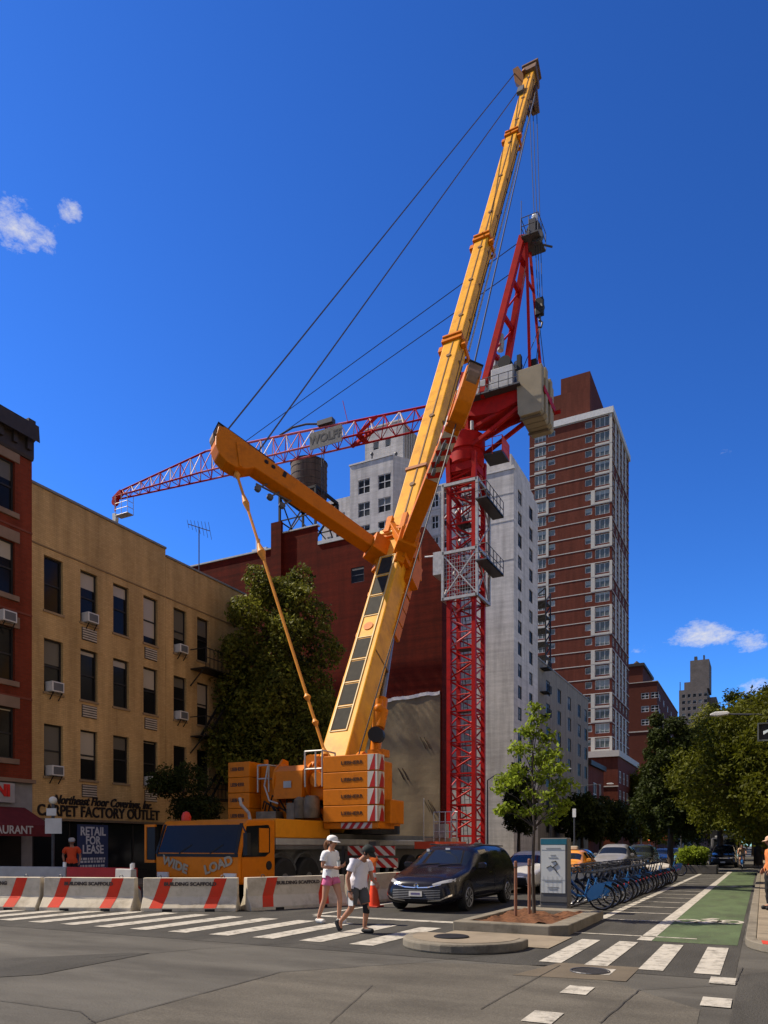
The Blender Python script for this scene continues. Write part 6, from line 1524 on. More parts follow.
# ------------------------------------------------------------------ concrete barriers
barr = mat('barrier_white', (0.5, 0.445, 0.345), .8, var=.08, scale=2.5, bump=.2, bscale=40, dirt=(0.27, 0.23, 0.17), dirt_amt=.75, dirt_scale=1.6)
bored = mat('barrier_red', (0.55, 0.035, 0.012), .7, var=.1, scale=3, dirt=(0.34, 0.07, 0.035), dirt_amt=.5, dirt_scale=2)
def barrier(p, q_, label, txt=None, grp='striped concrete barriers along the work zone'):
    p, q_ = Vector((*p, 0)), Vector((*q_, 0)); d = q_ - p; L = d.length; rz = math.atan2(d.y, d.x)
    t = thing('concrete_barrier', label, 'barrier', tuple((p + q_) / 2), rz, group=grp)
    h = .82; prof = [(-.30, .0), (-.30, .09), (-.12, .36), (-.09, h), (.09, h), (.12, .36), (.30, .09), (.30, 0)]
    b = MB(); hl = L / 2 - .02
    b.prism(prof, lambda y, z: (-hl, y, z + .001), lambda y, z: (hl, y, z + .001)); o = b.build('body', barr, t, local=True, bevel=.015)
    b = MB()
    def face(z):                                       # front profile offset outwards
        for (y0, z0), (y1, z1) in zip(prof[1:3] + [prof[3]], prof[2:4]):
            if z0 <= z <= z1: return y0 + (y1 - y0) * (z - z0) / (z1 - z0) - .006
        return -.09 - .006
    for c in (-.30 * L, .26 * L):
        zs = [.09, .2, .36, .55, h - .01]
        for za_, zb_ in zip(zs, zs[1:]):
            s0, s1 = (za_ - .4) * .32, (zb_ - .4) * .32
            b.q((c - .15 + s0, face(za_), za_), (c + .15 + s0, face(za_), za_), (c + .15 + s1, face(zb_), zb_), (c - .15 + s1, face(zb_), zb_))
    b.build('stripe', bored, t, local=True, fix=False)
    if txt: text_part(txt, .115, mat('stencil', (.06, .05, .045), .8), t, (0, -.118, .665), (1, 0, 0), (0, .06, 1), ext=.002, local=True, bold=.006, squeeze=1.15)
    b = MB(); 
    for s in (-1, 1): b.torus((s * L * .33, 0, h + .02), .045, .01, axis=(0, 1, 0), n=10, k=4)
    build_each(b, 'lifting_loop', steel_d, t, local=True)
    b = MB()
    for s in (-.22, .22): b.box(s * L - .12, s * L + .12, -.304, -.28, .002, .07)
    build_each(b, 'drain_slot', black, t, local=True)
    return t
barrier((-18.6, 11.75), (-16.05, 12.62), 'striped concrete barrier cut off at the left picture edge', 'SCAFFOLDING')
barrier((-16.0, 12.64), (-13.72, 13.46), 'striped concrete barrier before the lease poster, second from the left', 'BUILDING SCAFFOLD')
barrier((-13.55, 13.5), (-11.50, 14.62), 'striped concrete barrier right in front of the crane cab', 'BUILDING SCAFFOLD')
barrier((-11.4, 14.72), (-10.12, 17.35), 'striped concrete barrier behind the walking woman', 'BUILDING SCAFFOLD')
barrier((-10.08, 17.5), (-9.65, 20.4), 'striped concrete barrier nearest the black van, behind the tall cone', None)
barrier((-9.62, 20.5), (-9.3, 23.4), 'striped concrete barrier mostly hidden behind the black van', None)
for (p, q_, m_, lb) in (((-21.6, 14.6), (-18.4, 15.3), 'grey', 'plain grey barrier at the kerb under the restaurant awning'), ((-18.35, 15.3), (-15.75, 15.4), 'red', 'plain red barrier segment behind the striped row, by the lease poster'), ((-15.8, 13.9 + .9), (-15.0, 14.6), 'grey', 'short grey barrier end left of the crane cab')):
    p, q_ = Vector((*p, 0)), Vector((*q_, 0)); d = q_ - p; t = thing('plastic_barrier', lb, 'barrier', tuple((p + q_) / 2), math.atan2(d.y, d.x), group='plain barriers behind the striped row'); hl = d.length / 2
    b = MB(); b.prism([(-.25, .001), (-.22, .4), (-.1, .5), (-.08, .98), (.08, .98), (.1, .5), (.22, .4), (.25, .001)], lambda y, z: (-hl, y, z), lambda y, z: (hl, y, z))
    b.build('body', mat('plastic_red', (.36, .02, .012), .6, var=.15) if m_ == 'red' else mat('plastic_grey', (.30, .29, .275), .7, var=.15), t, local=True, bevel=.02)
    b = MB(); b.tube((hl - .1, 0, .98), (hl - .1, 0, 1.12), .05); b.build('cap', mat('white_paint', (.74, .73, .7)), t, local=True)
# cones
con = mat('cone_orange', (.80, .065, .02), .45, var=.06)
refl = mat('cone_band', (.62, .60, .55), .4); lant = mat('lantern_orange', (.75, .16, .02), .3)
def cone(loc, h, label, lamp=True):
    t = thing('traffic_cone', label, 'cone', loc, group='orange work-zone cones')
    b = MB(); b.lathe((0, 0, .045), [(.17, 0), (.11, h * .35), (.055, h * .8), (.04, h), (.01, h + .01)], n=18); b.build('cone', con, t, local=True, smooth=40)
    b = MB(); b.box(-.2, .2, -.2, .2, .002, .045); b.build('base', mat('cone_base', (.35, .04, .02), .7), t, local=True, bevel=.01)
    b = MB()
    for f0, f1 in ((.52, .62), (.72, .84)):
        rad = lambda f: (.11 + (.055 - .11) * (f - .35) / .45 if f < .8 else .055 - .015 * (f - .8) / .2) + .004
        b.lathe((0, 0, .045), [(rad(f0), h * f0), (rad(f1), h * f1)], n=18)
    b.build('band', refl, t, local=True, smooth=40)
    if lamp:
        b = MB(); b.box(-.05, .05, -.035, .035, h + .05, h + .15); b.lathe((0, -.03, h + .24), [(.02, -.05), (.10, -.045), (.11, 0), (.10, .07), (.02, .08)], n=16, axis=(0, 1, 0)); b.build('lantern', lant, t, local=True, smooth=40)
    return t
cone((-9.05, 17.1, 0), 1.02, 'tall orange cone with a lantern beside the black van')
cone((-8.92, 19.9, 0), .98, 'orange cone with a lantern half hidden behind the black van')
cone((-11.5, 15.35, 0), .62, 'small orange cone tip over the barrier, left one below the cab door', False); cone((-11.15, 15.5, 0), .55, 'small orange cone tip over the barrier, right one below the cab door', False)
for (x, y, lb) in ((-10.0, 25.6, 'pale crate stacked behind the black van, on the tray'),):
    t = thing('cardboard_crate', lb, 'crate', (x, y, 0)); p = at(447, 838, 27.0); b = MB(); b.box(p.x - .75, p.x + .3, p.y - .4, p.y + .4, p.z - .42, p.z); b.build('box', mat('crate_tan', (.40, .32, .24), .8, var=.2), t); b = MB(); b.box(p.x - .7, p.x + .25, p.y - .36, p.y + .36, .0, p.z - .425); b.build('stack', mat('crate_dark', (.12, .03, .02), .8), t); b = MB(); b.box(p.x - .65, p.x - .3, p.y - .405, p.y - .401, p.z - .32, p.z - .12); b.build('print', c_red2, t)

# ------------------------------------------------------------------ signs, lamps, signals
sp = thing('sign_post', 'thin pole with white street signs and a round white lamp by the carpet shop', 'sign post', (-20.5, 16.6, .12))
b = MB(); p0 = at(53, 870, 24.3); b.tube((p0.x, p0.y, .12), (p0.x, p0.y, 3.0), .05); b.build('pole', steel_d, sp)
b = MB(); b.ball((p0.x, p0.y, 3.1), .13, 12); b.build('globe', mat('globe', (.6, .58, .5), .4), sp, smooth=60)
b = MB(); c0 = at(55, 826, 24.2); b.obox((c0.x, c0.y - .06, c0.z), Vector((CS, SN, 0)) * .27, Vector((-SN, CS, 0)) * .012, (0, 0, .25)); b.build('sign', mat('sign_pale', (.46, .45, .43), .6), sp)
b = MB(); c0 = at(53, 812, 24.2); b.obox((c0.x, c0.y - .06, c0.z), Vector((CS, SN, 0)) * .16, Vector((-SN, CS, 0)) * .012, (0, 0, .12)); b.build('small_sign', mat('sign_pale', (.46, .45, .43)), sp)
def lamp(loc, h, reach, label, grp='cobra street lamps'):
    t = thing('street_lamp', label, 'street lamp', loc, group=grp)
    b = MB(); b.path([(0, 0, 0), (0, 0, h * .55), (0, 0, h - .5), (reach * .12, 0, h), (reach * .85, 0, h + .15)], [.11, .08, .06, .045, .035], n=8); b.build('pole', steel_d, t, local=True, smooth=40)
    b = MB(); s = 1 if reach > 0 else -1; x = reach
    b.prism([(-.38, .02), (-.30, .1), (.15, .12), (.36, .04), (.36, -.02), (.1, -.06), (-.3, -.03)], lambda a, z: (x + s * a, -.14, h + .15 + z), lambda a, z: (x + s * a, .14, h + .15 + z)); b.build('lamp_head', mat('lamp_grey', (.55, .55, .54), .5), t, local=True, bevel=.03)
lamp((.55, 32.9, .12), 6.65, -2.1, 'street lamp whose pale head shows against the olive trees')
lamp((-21.0, 60.5, .12), 7.6, 6.8, 'street lamp whose head hangs left over the young tree'); lamp((-21.0, 82, .12), 8.0, 6.4, 'street lamp whose head shows before the grey apartment house')
ps = thing('pedestrian_signal', 'black pedestrian signal box cut off by the right picture edge', 'traffic signal', (1.35, 24.7, .12))
b = MB(); b.tube((1.35, 24.7, .12), (1.35, 24.7, 5.6), .07); b.tube((1.35, 24.7, 5.3), (.1, 24.72, 5.3), .03); b.build('pole', steel_d, ps)
b = MB(); b.box(-.12, .36, 24.6, 24.82, 4.72, 5.22); bo_ = b.build('housing', black, ps, bevel=.03)
b = MB(); b.box(-.14, .38, 24.52, 24.6, 4.70, 4.74); b.box(-.14, .38, 24.5, 24.6, 5.2, 5.24); b.box(-.14, -.1, 24.5, 24.6, 4.74, 5.2); b.box(.34, .38, 24.5, 24.6, 4.74, 5.2); b.build('visor', mat('visor_grey', (.10, .11, .10), .6), bo_)
b = MB()
for k in range(5): b.box(.02 + .03 * k, .04 + .03 * k, 24.592, 24.597, 4.9 + .02 * k, 5.0 + .01 * k)
b.build('lit_symbol', lamp_mat('signal_white', (.8, .85, .8), .35), bo_)
tl_ = thing('traffic_light', 'far traffic light pole with a yellow signal hanging on its arm', 'traffic light', (-21, 150, .12))
b = MB(); b.tube((-21, 150, .12), (-21, 150, 9.8), .26, .2); b.tube((-21, 150, 5.6), (-16.9, 150, 6.6), .1); b.build('pole', mat('pole_pale', (.30, .28, .24), .6), tl_)
b = MB(); b.box(-17.5, -16.9, 149.8, 150.3, 4.7, 6.5); hs = b.build('housing', mat('signal_yellow', (.50, .26, .03), .5), tl_, bevel=.05)
for z, c_ in ((6.1, (.2, .02, .01)), (5.6, (.2, .12, .01)), (5.1, (.02, .2, .08))):
    b = MB(); b.lathe((-17.2, 149.79, z), [(.2, 0), (.2, .03)], n=12, axis=(0, -1, 0)); b.build('lens', mat('lens_%d' % int(z * 10), c_, .3), hs)
for (u, v0, d, lb) in ((574.5, 808, 52, 'thin pole with a small white sign above the orange taxi'), (681, 806, 70, 'plain thin street pole among the far cars')):
    p = at(u, v0, d); t = thing('street_pole', lb, 'pole', (p.x, p.y, 0)); b = MB(); b.tube((p.x, p.y, 0), (p.x, p.y, p.z), .06); b.build('pole', steel_d, t)
    b = MB(); b.box(p.x - .12, p.x + .12, p.y - .1, p.y - .07, p.z - .65, p.z - .05) if u < 600 else b.box(p.x - .1, p.x + .1, p.y - .1, p.y - .07, p.z - .4, p.z); b.build('sign', white if u < 600 else steel, t)
um = thing('orange_canopy', 'orange canopy over a pavement stall far up the avenue', 'canopy', (-21.2, 180, 0))
b = MB(); b.lathe((-21.2, 180, 2.9), [(2.9, 0), (2.7, .35), (1.5, 1.1), (.2, 1.7)], n=10); b.build('canvas', mat('canopy_orange', (.75, .13, .03), .7), um)
b = MB()
for k in range(4): b.tube((-21.2 + 2.2 * math.cos(k * 1.57 + .7), 180 + 2.2 * math.sin(k * 1.57 + .7), .12), (-21.2 + 2.2 * math.cos(k * 1.57 + .7), 180 + 2.2 * math.sin(k * 1.57 + .7), 3.0), .05)
b.build('post', steel_d, um)

for (u, v, r_, lb) in ((590, 972, .22, 'round iron manhole cover in the brown road patch before the crosswalk'),):
    p = gnd(u, v); t = thing('manhole_cover', lb, 'manhole cover', (p.x, p.y, .01))
    b = MB(); b.lathe((0, 0, 0), [(r_, 0), (r_, .006), (r_ - .03, .008)], n=24); b.build('lid', mat('iron', (.035, .032, .028), .6, .3, var=.3, scale=20, bump=.6, bscale=60), t, local=True)
    b = MB(); b.torus((0, 0, .004), r_ + .02, .012, n=24, k=5); b.build('ring', steel_d, t, local=True)
# ------------------------------------------------------------------ vehicles
def subdivided(v, f, mi, mats, lv=2):
    me = bpy.data.meshes.new('cage'); me.from_pydata(v, [], f)
    for m in mats: me.materials.append(m)
    me.polygons.foreach_set('material_index', mi)
    bm = bmesh.new(); bm.from_mesh(me); bmesh.ops.recalc_face_normals(bm, faces=bm.faces); bm.to_mesh(me); bm.free()
    o = bpy.data.objects.new('cage', me); COL.objects.link(o)
    s = o.modifiers.new('s', 'SUBSURF'); s.levels = lv; s.render_levels = lv
    r = evaluated(o); bpy.data.objects.remove(o); bpy.data.meshes.remove(me)
    return r
def split_mat(me, idx, name, m):
    """faces of material slot idx as a mesh of their own"""
    use = {}; vs = []; fs = []
    for p in me.polygons:
        if p.material_index != idx: continue
        f = []
        for k in p.vertices:
            if k not in use: use[k] = len(vs); vs.append(me.vertices[k].co[:])
            f.append(use[k])
        fs.append(tuple(f))
    r = bpy.data.meshes.new(name); r.from_pydata(vs, [], fs); r.materials.append(m); r.shade_smooth(); r.update()
    return r
car_glass = mat('car_glass', (.010, .012, .014), .05, var=.1, spec=.4)
hl_m = mat('headlight', (.30, .30, .30), .15, .2); tail_m = mat('tail_lamp', (.30, .012, .01), .3); plate_m = mat('plate', (.55, .52, .46), .5); rim_m = mat('alloy', (.36, .36, .37), .3, .7)
trim_b = mat('trim_black', (.010, .010, .011), .35)
def car(name, label, cat, st, glass, wheels, paint, lights=None, lv=2, wr=.34, group=None):
    """st: stations front to rear (y, low, belt, top, half-widths low/mid/belt/top); glass: {segment: 'front'|'side'|'rear'}; the car faces -Y, origin at its front bottom centre"""
    t = thing(name, label, cat, (0, 0, 0), group=group)
    rings = []; V = []; F = []; MI = []
    for (y, zl, zb, zt, wl, wm, wb, wt) in st:
        h = [(0, zl), (wl, zl), (wm, zl + .42 * (zb - zl)), (wb, zb), (wt, zt - .035), (wt * .6, zt - .004), (0, zt)]
        ring = h + [(-x, z) for x, z in reversed(h[1:-1])]
        rings.append(len(V)); V += [(x, y, z) for x, z in ring]
    n = 12
    for i in range(len(st) - 1):
        for k in range(n):
            a, c = rings[i] + k, rings[i] + (k + 1) % n
            F.append((a, c, c + (rings[i + 1] - rings[i]), a + (rings[i + 1] - rings[i])))
            g = glass.get(i); mi = 0
            if g == 'side' and k in (3, 8): mi = 2
            if g == 'front' and k in (4, 5, 6, 7): mi = 1
            if g == 'rear' and k in (4, 5, 6, 7): mi = 3
            if k in (0, 11): mi = 4
            MI.append(mi)
    F.append(tuple(reversed(range(rings[0], rings[0] + n)))); MI.append(0); F.append(tuple(range(rings[-1], rings[-1] + n))); MI.append(0)
    me = subdivided(V, F, MI, [paint, car_glass, car_glass, car_glass, trim_b], lv)
    vs = [v.co.copy() for v in me.vertices]; bvh = BVHTree.FromPolygons(vs, [tuple(p.vertices) for p in me.polygons])
    def sub(name, idx, m): return put(name, split_mat(me, idx, name, m), t)
    body = sub('body', 0, paint); sub('windshield', 1, car_glass); sub('side_window', 2, car_glass); sub('rear_window', 3, car_glass); sub('underbody', 4, trim_b)
    for (y, s) in [(y, s) for y in wheels for s in (-1, 1)]:
        hit = bvh.ray_cast(Vector((s * 3, y, .42)), Vector((-s, 0, 0)))[0]; w = abs(hit.x) if hit else .9
        b = MB(); b.lathe((s * (w - .19), y, wr), [(wr * .6, 0), (wr * .93, 0), (wr, .04), (wr, .16), (wr * .93, .205), (wr * .66, .21)], n=26, axis=(s, 0, 0)); o = b.build('wheel', rubber, t, local=True, smooth=35)
        b = MB(); b.lathe((s * (w + .0), y, wr), [(wr * .68, 0), (wr * .66, .012), (wr * .12, .0), (.02, .004)], n=20, axis=(s, 0, 0))
        r_ = b.build('rim', trim_b, o, local=True)
        b = MB(); c0 = Vector((s * (w + .014), y, wr))
        for k in range(6):
            a = k * math.pi / 3; e = Vector((0, math.cos(a), math.sin(a))); f = Vector((0, -math.sin(a), math.cos(a)))
            for g_ in (-.045, .045): b.beam(c0 + e * .04, c0 + e * wr * .66 + f * g_, .03, .014, up=(1, 0, 0))
        b.torus(c0, wr * .66, .016, axis=(1, 0, 0), n=22, k=5); b.build('spoke', rim_m, o, local=True)
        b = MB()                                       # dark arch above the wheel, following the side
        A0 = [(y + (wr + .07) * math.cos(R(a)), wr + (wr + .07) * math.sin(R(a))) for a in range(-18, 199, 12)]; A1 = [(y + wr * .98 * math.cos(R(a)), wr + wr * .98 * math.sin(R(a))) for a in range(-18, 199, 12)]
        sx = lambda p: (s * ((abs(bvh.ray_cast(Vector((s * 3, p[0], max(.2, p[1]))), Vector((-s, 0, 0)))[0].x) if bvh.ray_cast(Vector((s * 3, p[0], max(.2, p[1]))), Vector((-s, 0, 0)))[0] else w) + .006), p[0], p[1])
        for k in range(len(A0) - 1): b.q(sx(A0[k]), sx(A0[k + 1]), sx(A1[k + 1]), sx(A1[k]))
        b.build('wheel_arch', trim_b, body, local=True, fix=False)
    def front(name, grid, m, off=.008, parent=None, rear=False):
        """a patch given as rows of (x, z), laid on the front (or rear) of the body"""
        b = MB(); P = []
        for row in grid:
            pr = []
            for x, z in row:
                h = bvh.ray_cast(Vector((x, 20 if rear else -3, z)), Vector((0, -1 if rear else 1, 0)))
                pr.append(Vector((x, (h[0].y + (off if rear else -off)) if h[0] is not None else 0.3, z)))
            P.append(pr)
        for i in range(len(P) - 1):
            for k in range(len(P[i]) - 1): b.q(P[i][k], P[i][k + 1], P[i + 1][k + 1], P[i + 1][k])
        return b.build(name, m, parent or body, local=True, fix=False, smooth=50)
    def side(name, grid, m, s, off=.006, parent=None):
        b = MB(); P = []
        for row in grid:
            pr = []
            for y, z in row:
                h = bvh.ray_cast(Vector((s * 3, y, z)), Vector((-s, 0, 0))); pr.append(Vector(((h[0].x + s * off) if h[0] is not None else s * .9, y, z)))
            P.append(pr)
        for i in range(len(P) - 1):
            for k in range(len(P[i]) - 1): b.q(P[i][k], P[i][k + 1], P[i + 1][k + 1], P[i + 1][k])
        return b.build(name, m, parent or body, local=True, fix=False, smooth=50)
    return t, body, front, side, bvh
def grid(top, bot, n=8, rows=3):
    """rows of points between two polylines (each given as end points or more)"""
    def samp(pl, f):
        k = min(int(f * (len(pl) - 1)), len(pl) - 2); g = f * (len(pl) - 1) - k
        return (pl[k][0] + (pl[k + 1][0] - pl[k][0]) * g, pl[k][1] + (pl[k + 1][1] - pl[k][1]) * g)
    out = []
    for r in range(rows + 1):
        row = []
        for i in range(n + 1):
            a, c = samp(top, i / n), samp(bot, i / n); row.append((a[0] + (c[0] - a[0]) * r / rows, a[1] + (c[1] - a[1]) * r / rows))
        out.append(row)
    return out
def mirror_(b, s, y, z, w):
    b.prism([(0, 0), (.2, .02), (.22, .12), (.16, .17), (.02, .15)], lambda a, c: (s * (w + a), y - .06, z + c), lambda a, c: (s * (w + a), y + .07, z + c))
# black minivan
van_p = mat('van_black', (.008, .007, .010), .2, var=.1, coat=.12, spec=.25)
van_st = [(0, .30, .55, .62, .55, .60, .52, .40), (.05, .22, .66, .74, .74, .80, .70, .55), (.22, .19, .78, .86, .88, .93, .82, .62), (.60, .19, .90, .96, .94, .985, .90, .72), (1.15, .19, .97, 1.06, .96, .99, .94, .80), (1.24, .19, .98, 1.09, .96, .99, .94, .80),
          (2.05, .19, 1.00, 1.57, .96, .99, .945, .70), (2.20, .19, 1.00, 1.62, .96, .99, .945, .72), (2.95, .19, 1.01, 1.67, .96, .99, .945, .73), (3.06, .19, 1.01, 1.67, .96, .99, .945, .73), (3.95, .19, 1.02, 1.66, .96, .99, .945, .72), (4.06, .19, 1.02, 1.655, .96, .99, .94, .72), (4.78, .2, 1.04, 1.60, .95, .98, .93, .70), (4.98, .22, 1.04, 1.54, .93, .97, .91, .68), (5.10, .3, .95, 1.12, .88, .93, .86, .66), (5.13, .35, .80, .95, .8, .85, .78, .6)]
vt, vb_, vf, vs_, vbv = car('minivan', 'glossy black minivan waiting beside the barriers, facing the crosswalk', 'minivan', van_st, {5: 'front', 6: 'body', 7: 'side', 9: 'side', 11: 'side', 13: 'rear'}, (.98, 4.05), van_p, wr=.35)
for s in (-1, 1):
    vf('headlight', [[(s * x, z) for x, z in r] for r in grid([(.40, .70), (.62, .775), (.88, .84)], [(.42, .665), (.66, .715), (.90, .755)], 10, 3)], hl_m)
    vf('chrome_strip', [[(s * x, z) for x, z in r] for r in grid([(.03, .615), (.3, .63), (.62, .70)], [(.03, .595), (.3, .605), (.62, .68)], 10, 1)], chrome, .012)
    vf('fog_trim', [[(s * x, z) for x, z in r] for r in grid([(.30, .30), (.6, .33), (.86, .46)], [(.30, .275), (.6, .30), (.86, .42)], 8, 1)], chrome, .012)
    b = MB(); mirror_(b, s, 1.78, 1.02, .93); b.build('mirror', van_p, vt, local=True, bevel=.02)
    vs_('chrome_strip', grid([(1.5, .36), (3.5, .36)], [(1.5, .335), (3.5, .335)], 10, 1), chrome, s)
    vs_('door_seam', grid([(2.98, 1.0), (3.0, .25)], [(2.995, 1.0), (3.015, .25)], 8, 1), trim_b, s, .004)
    vs_('handle', grid([(2.55, .93), (2.78, .93)], [(2.55, .90), (2.78, .90)], 2, 1), chrome, s, .02)
    vs_('crease_sheen', grid([(1.45, .70), (3.2, .62), (4.5, .86)], [(1.45, .685), (3.2, .60), (4.5, .845)], 14, 1), mat('van_sheen', (.08, .08, .085), .2, .4), s, .004)  # paler strip along the body crease, its sheen painted in
g = vf('grille', grid([(-.62, .60), (0, .585), (.62, .60)], [(-.72, .33), (0, .30), (.72, .33)], 12, 6), trim_b, .008)
b = MB()
for k in range(6):
    z = .345 + .04 * k
    h = [vbv.ray_cast(Vector((x, -3, z)), Vector((0, 1, 0)))[0] for x in np.linspace(-.62, .62, 9)]
    b.path([p + Vector((0, -.018, 0)) for p in h if p is not None], .008, n=5)
b.build('grille_bar', mat('grille_grey', (.16, .16, .165), .3, .6), g, local=True)
b = MB(); b.box(-.17, .17, -.045, -.02, .40, .52); vp = b.build('licence_plate', plate_m, vt, local=True)
b = MB(); b.box(-.12, .12, -.048, -.0455, .44, .485); b.build('plate_text', mat('plate_ink', (.12, .10, .2), .6), vp, local=True)
b = MB(); h = vbv.ray_cast(Vector((0, -3, .655)), Vector((0, 1, 0)))[0]; b.torus((0, h.y - .012, .655), .05, .009, axis=(0, 1, 0), n=16, k=5); b.torus((0, h.y - .012, .66), .028, .007, axis=(0, 1, 0), n=12, k=5); b.build('badge', chrome, vt, local=True)
b = MB()
for s in (-1, 1): b.tube((s * .62, 2.3, 1.645), (s * .62, 4.7, 1.60), .018)
build_each(b, 'roof_rail', steel_d, vt, local=True)
b = MB()
for x in (-.55, .05): b.path([(x, 1.22, 1.105), (x + .35, 1.30, 1.145), (x + .6, 1.33, 1.16)], .012, n=5)
build_each(b, 'wiper', trim_b, vt, local=True)
for (x, y, z, w, h) in ((-.5, 1.88, 1.455, .08, .07), (.05, 1.9, 1.50, .12, .05)):
    b = MB(); b.box(x - w / 2, x + w / 2, y - .02, y - .0, z, z + h); b.build('windshield_sticker', mat('sticker', (.5, .5, .5), .6), vt, local=True)
vt.location = (-7.38, 16.1, 0); vt.rotation_euler.z = R(.0)
# silver sedan
sed_st = [(0, .32, .52, .58, .55, .60, .52, .40), (.06, .22, .58, .66, .74, .80, .70, .52), (.30, .18, .68, .76, .86, .90, .80, .6), (.85, .18, .78, .86, .90, .92, .85, .68), (1.35, .18, .84, .93, .90, .925, .87, .72), (1.45, .18, .85, .95, .90, .925, .87, .72), (2.2, .18, .88, 1.34, .90, .925, .875, .60), (2.35, .18, .88, 1.39, .90, .925, .875, .62), (2.85, .18, .89, 1.43, .90, .925, .875, .62), (2.95, .18, .89, 1.43, .90, .925, .875, .62), (3.6, .18, .90, 1.39, .90, .925, .87, .60), (3.72, .18, .91, 1.36, .90, .925, .87, .59), (4.35, .2, .93, 1.04, .88, .915, .84, .62), (4.8, .24, .90, 1.0, .84, .87, .8, .6), (4.88, .34, .8, .88, .76, .8, .72, .5)]
sv = mat('car_silver', (.42, .41, .39), .35, .1, var=.04, coat=.4)
def sedan(name, label, paint, grp=None, st=sed_st, cat='car', gl={5: 'front', 7: 'side', 9: 'side', 11: 'rear'}, wheels=(.95, 3.75), top=.0):
    t, body, f, s_, bv = car(name, label, cat, st, gl, wheels, paint, group=grp, lv=2)
    zt = st[2][2]
    for s in (-1, 1):
        f('headlight', [[(s * x, z) for x, z in r] for r in grid([(.48, zt - .05), (.66, zt - .015), (.84, zt + .0)], [(.50, zt - .12), (.68, zt - .10), (.85, zt - .08)], 8, 2)], hl_m)
        b = MB(); mirror_(b, s, 2.0, st[5][2] + .03, .86); b.build('mirror', paint, t, local=True, bevel=.02)
        s_('door_seam', grid([(2.9, st[5][2]), (2.9, .25)], [(2.915, st[5][2]), (2.915, .25)], 8, 1), trim_b, s, .004)
    f('grille', grid([(-.55, zt - .14), (.55, zt - .14)], [(-.62, .26), (.62, .26)], 10, 5), trim_b)
    f('chrome_strip', grid([(-.45, zt - .09), (.45, zt - .09)], [(-.45, zt - .115), (.45, zt - .115)], 8, 1), chrome, .012)
    b = MB(); b.box(-.16, .16, -.05, -.03, .36, .47); b.build('licence_plate', plate_m, t, local=True)
    return t
t = sedan('sedan', 'silver sedan stopped right behind the black minivan', sv); t.location = (-7.55, 24.0, 0)
t = sedan('taxi', 'yellow-orange taxi half hidden behind the street map kiosk', mat('taxi_yellow', (.62, .24, .02), .35, coat=.6)); t.location = (-8.0, 32.2, 0)
b = MB(); b.box(-.3, .3, 2.6, 2.85, 1.44, 1.60); b.build('roof_sign', mat('taxi_sign', (.55, .5, .4), .4), t, local=True, bevel=.02)
suv_st = [(y * .98, zl, zb * 1.2 if zb < 1 else zb, zt * 1.2, wl * 1.03, wm * 1.03, wb * 1.03, wt * 1.08) for (y, zl, zb, zt, wl, wm, wb, wt) in sed_st[:12]] + [(4.3, .25, 1.1, 1.62, .92, .95, .9, .66), (4.62, .28, 1.05, 1.5, .9, .93, .87, .64), (4.72, .36, .9, 1.06, .82, .86, .78, .55)]
suv_gl = {5: 'front', 7: 'side', 9: 'side', 11: 'side', 12: 'rear'}
def suv(label, paint, loc, grp=None, name='suv'):
    t = sedan(name, label, paint, grp, suv_st, 'SUV', suv_gl); t.location = loc; return t
GC = 'cars waiting up the avenue'
suv('silver-grey SUV behind the rack of bicycles, right of the taxi', mat('car_grey', (.20, .195, .19), .35, .1, coat=.4), (-7.2, 39.5, 0), GC)
suv('dark green SUV behind the silver-grey SUV', mat('car_green', (.025, .03, .025), .25, coat=.8), (-7.0, 47.5, 0), GC)
t = sedan('sedan', 'dark blue car in the near lane beyond the pale-covered scooter', mat('car_blue', (.015, .02, .04), .25, coat=.8), GC); t.location = (-7.0, 59, 0)
t = sedan('sedan', 'small black car left of the planter shrub, farthest in the near lane', mat('car_black', (.012, .012, .013), .2, coat=.8), GC); t.location = (-7.1, 69, 0)
for k, (y, lb) in enumerate(((46, 'black car in the second lane, above the first docked bikes'), (57, 'dark car in the second lane behind the silver-grey SUV'), (70, 'farthest dark car in the second lane'))):
    t = dup(t, (-10.7 - .1 * k, y, 0), 0, lb, GC)
suv('black SUV parked at the far crossing, at the end of the buffer strip', mat('car_black', (.012, .012, .013)), (-2.6, 59.5, 0), name='parked_suv')
tk_ = thing('box_truck', 'dark box truck behind the parked black SUV', 'truck', (-2.8, 66, 0))
b = MB(); b.box(-3.9, -1.7, 67.6, 72, .7, 2.9); b.build('cargo_box', mat('truck_dark', (.03, .03, .032), .5), tk_, bevel=.04)
b = MB(); b.prX([(66, .5), (66, 1.4), (66.35, 2.2), (67.55, 2.3), (67.55, .5)], -3.75, -1.85); cb_ = b.build('cab', mat('truck_cab', (.05, .05, .055), .4), tk_, bevel=.05)
b = MB(); b.q((-3.6, 65.985, 1.42), (-2, 65.985, 1.42), (-2.05, 66.3, 2.15), (-3.55, 66.3, 2.15)); b.build('windshield', car_glass, cb_, fix=False)
b = MB(); b.box(-3.5, -2.1, 66.6, 67.2, 2.31, 2.45); b.build('roof_board', white, cb_)
for y in (66.9, 71):
    for x in (-3.6, -2.0):
        b = MB(); b.lathe((x - .12, y, .42), [(.2, 0), (.42, .02), (.42, .22), (.2, .24)], n=16, axis=(1, 0, 0)); b.build('wheel', rubber, tk_)

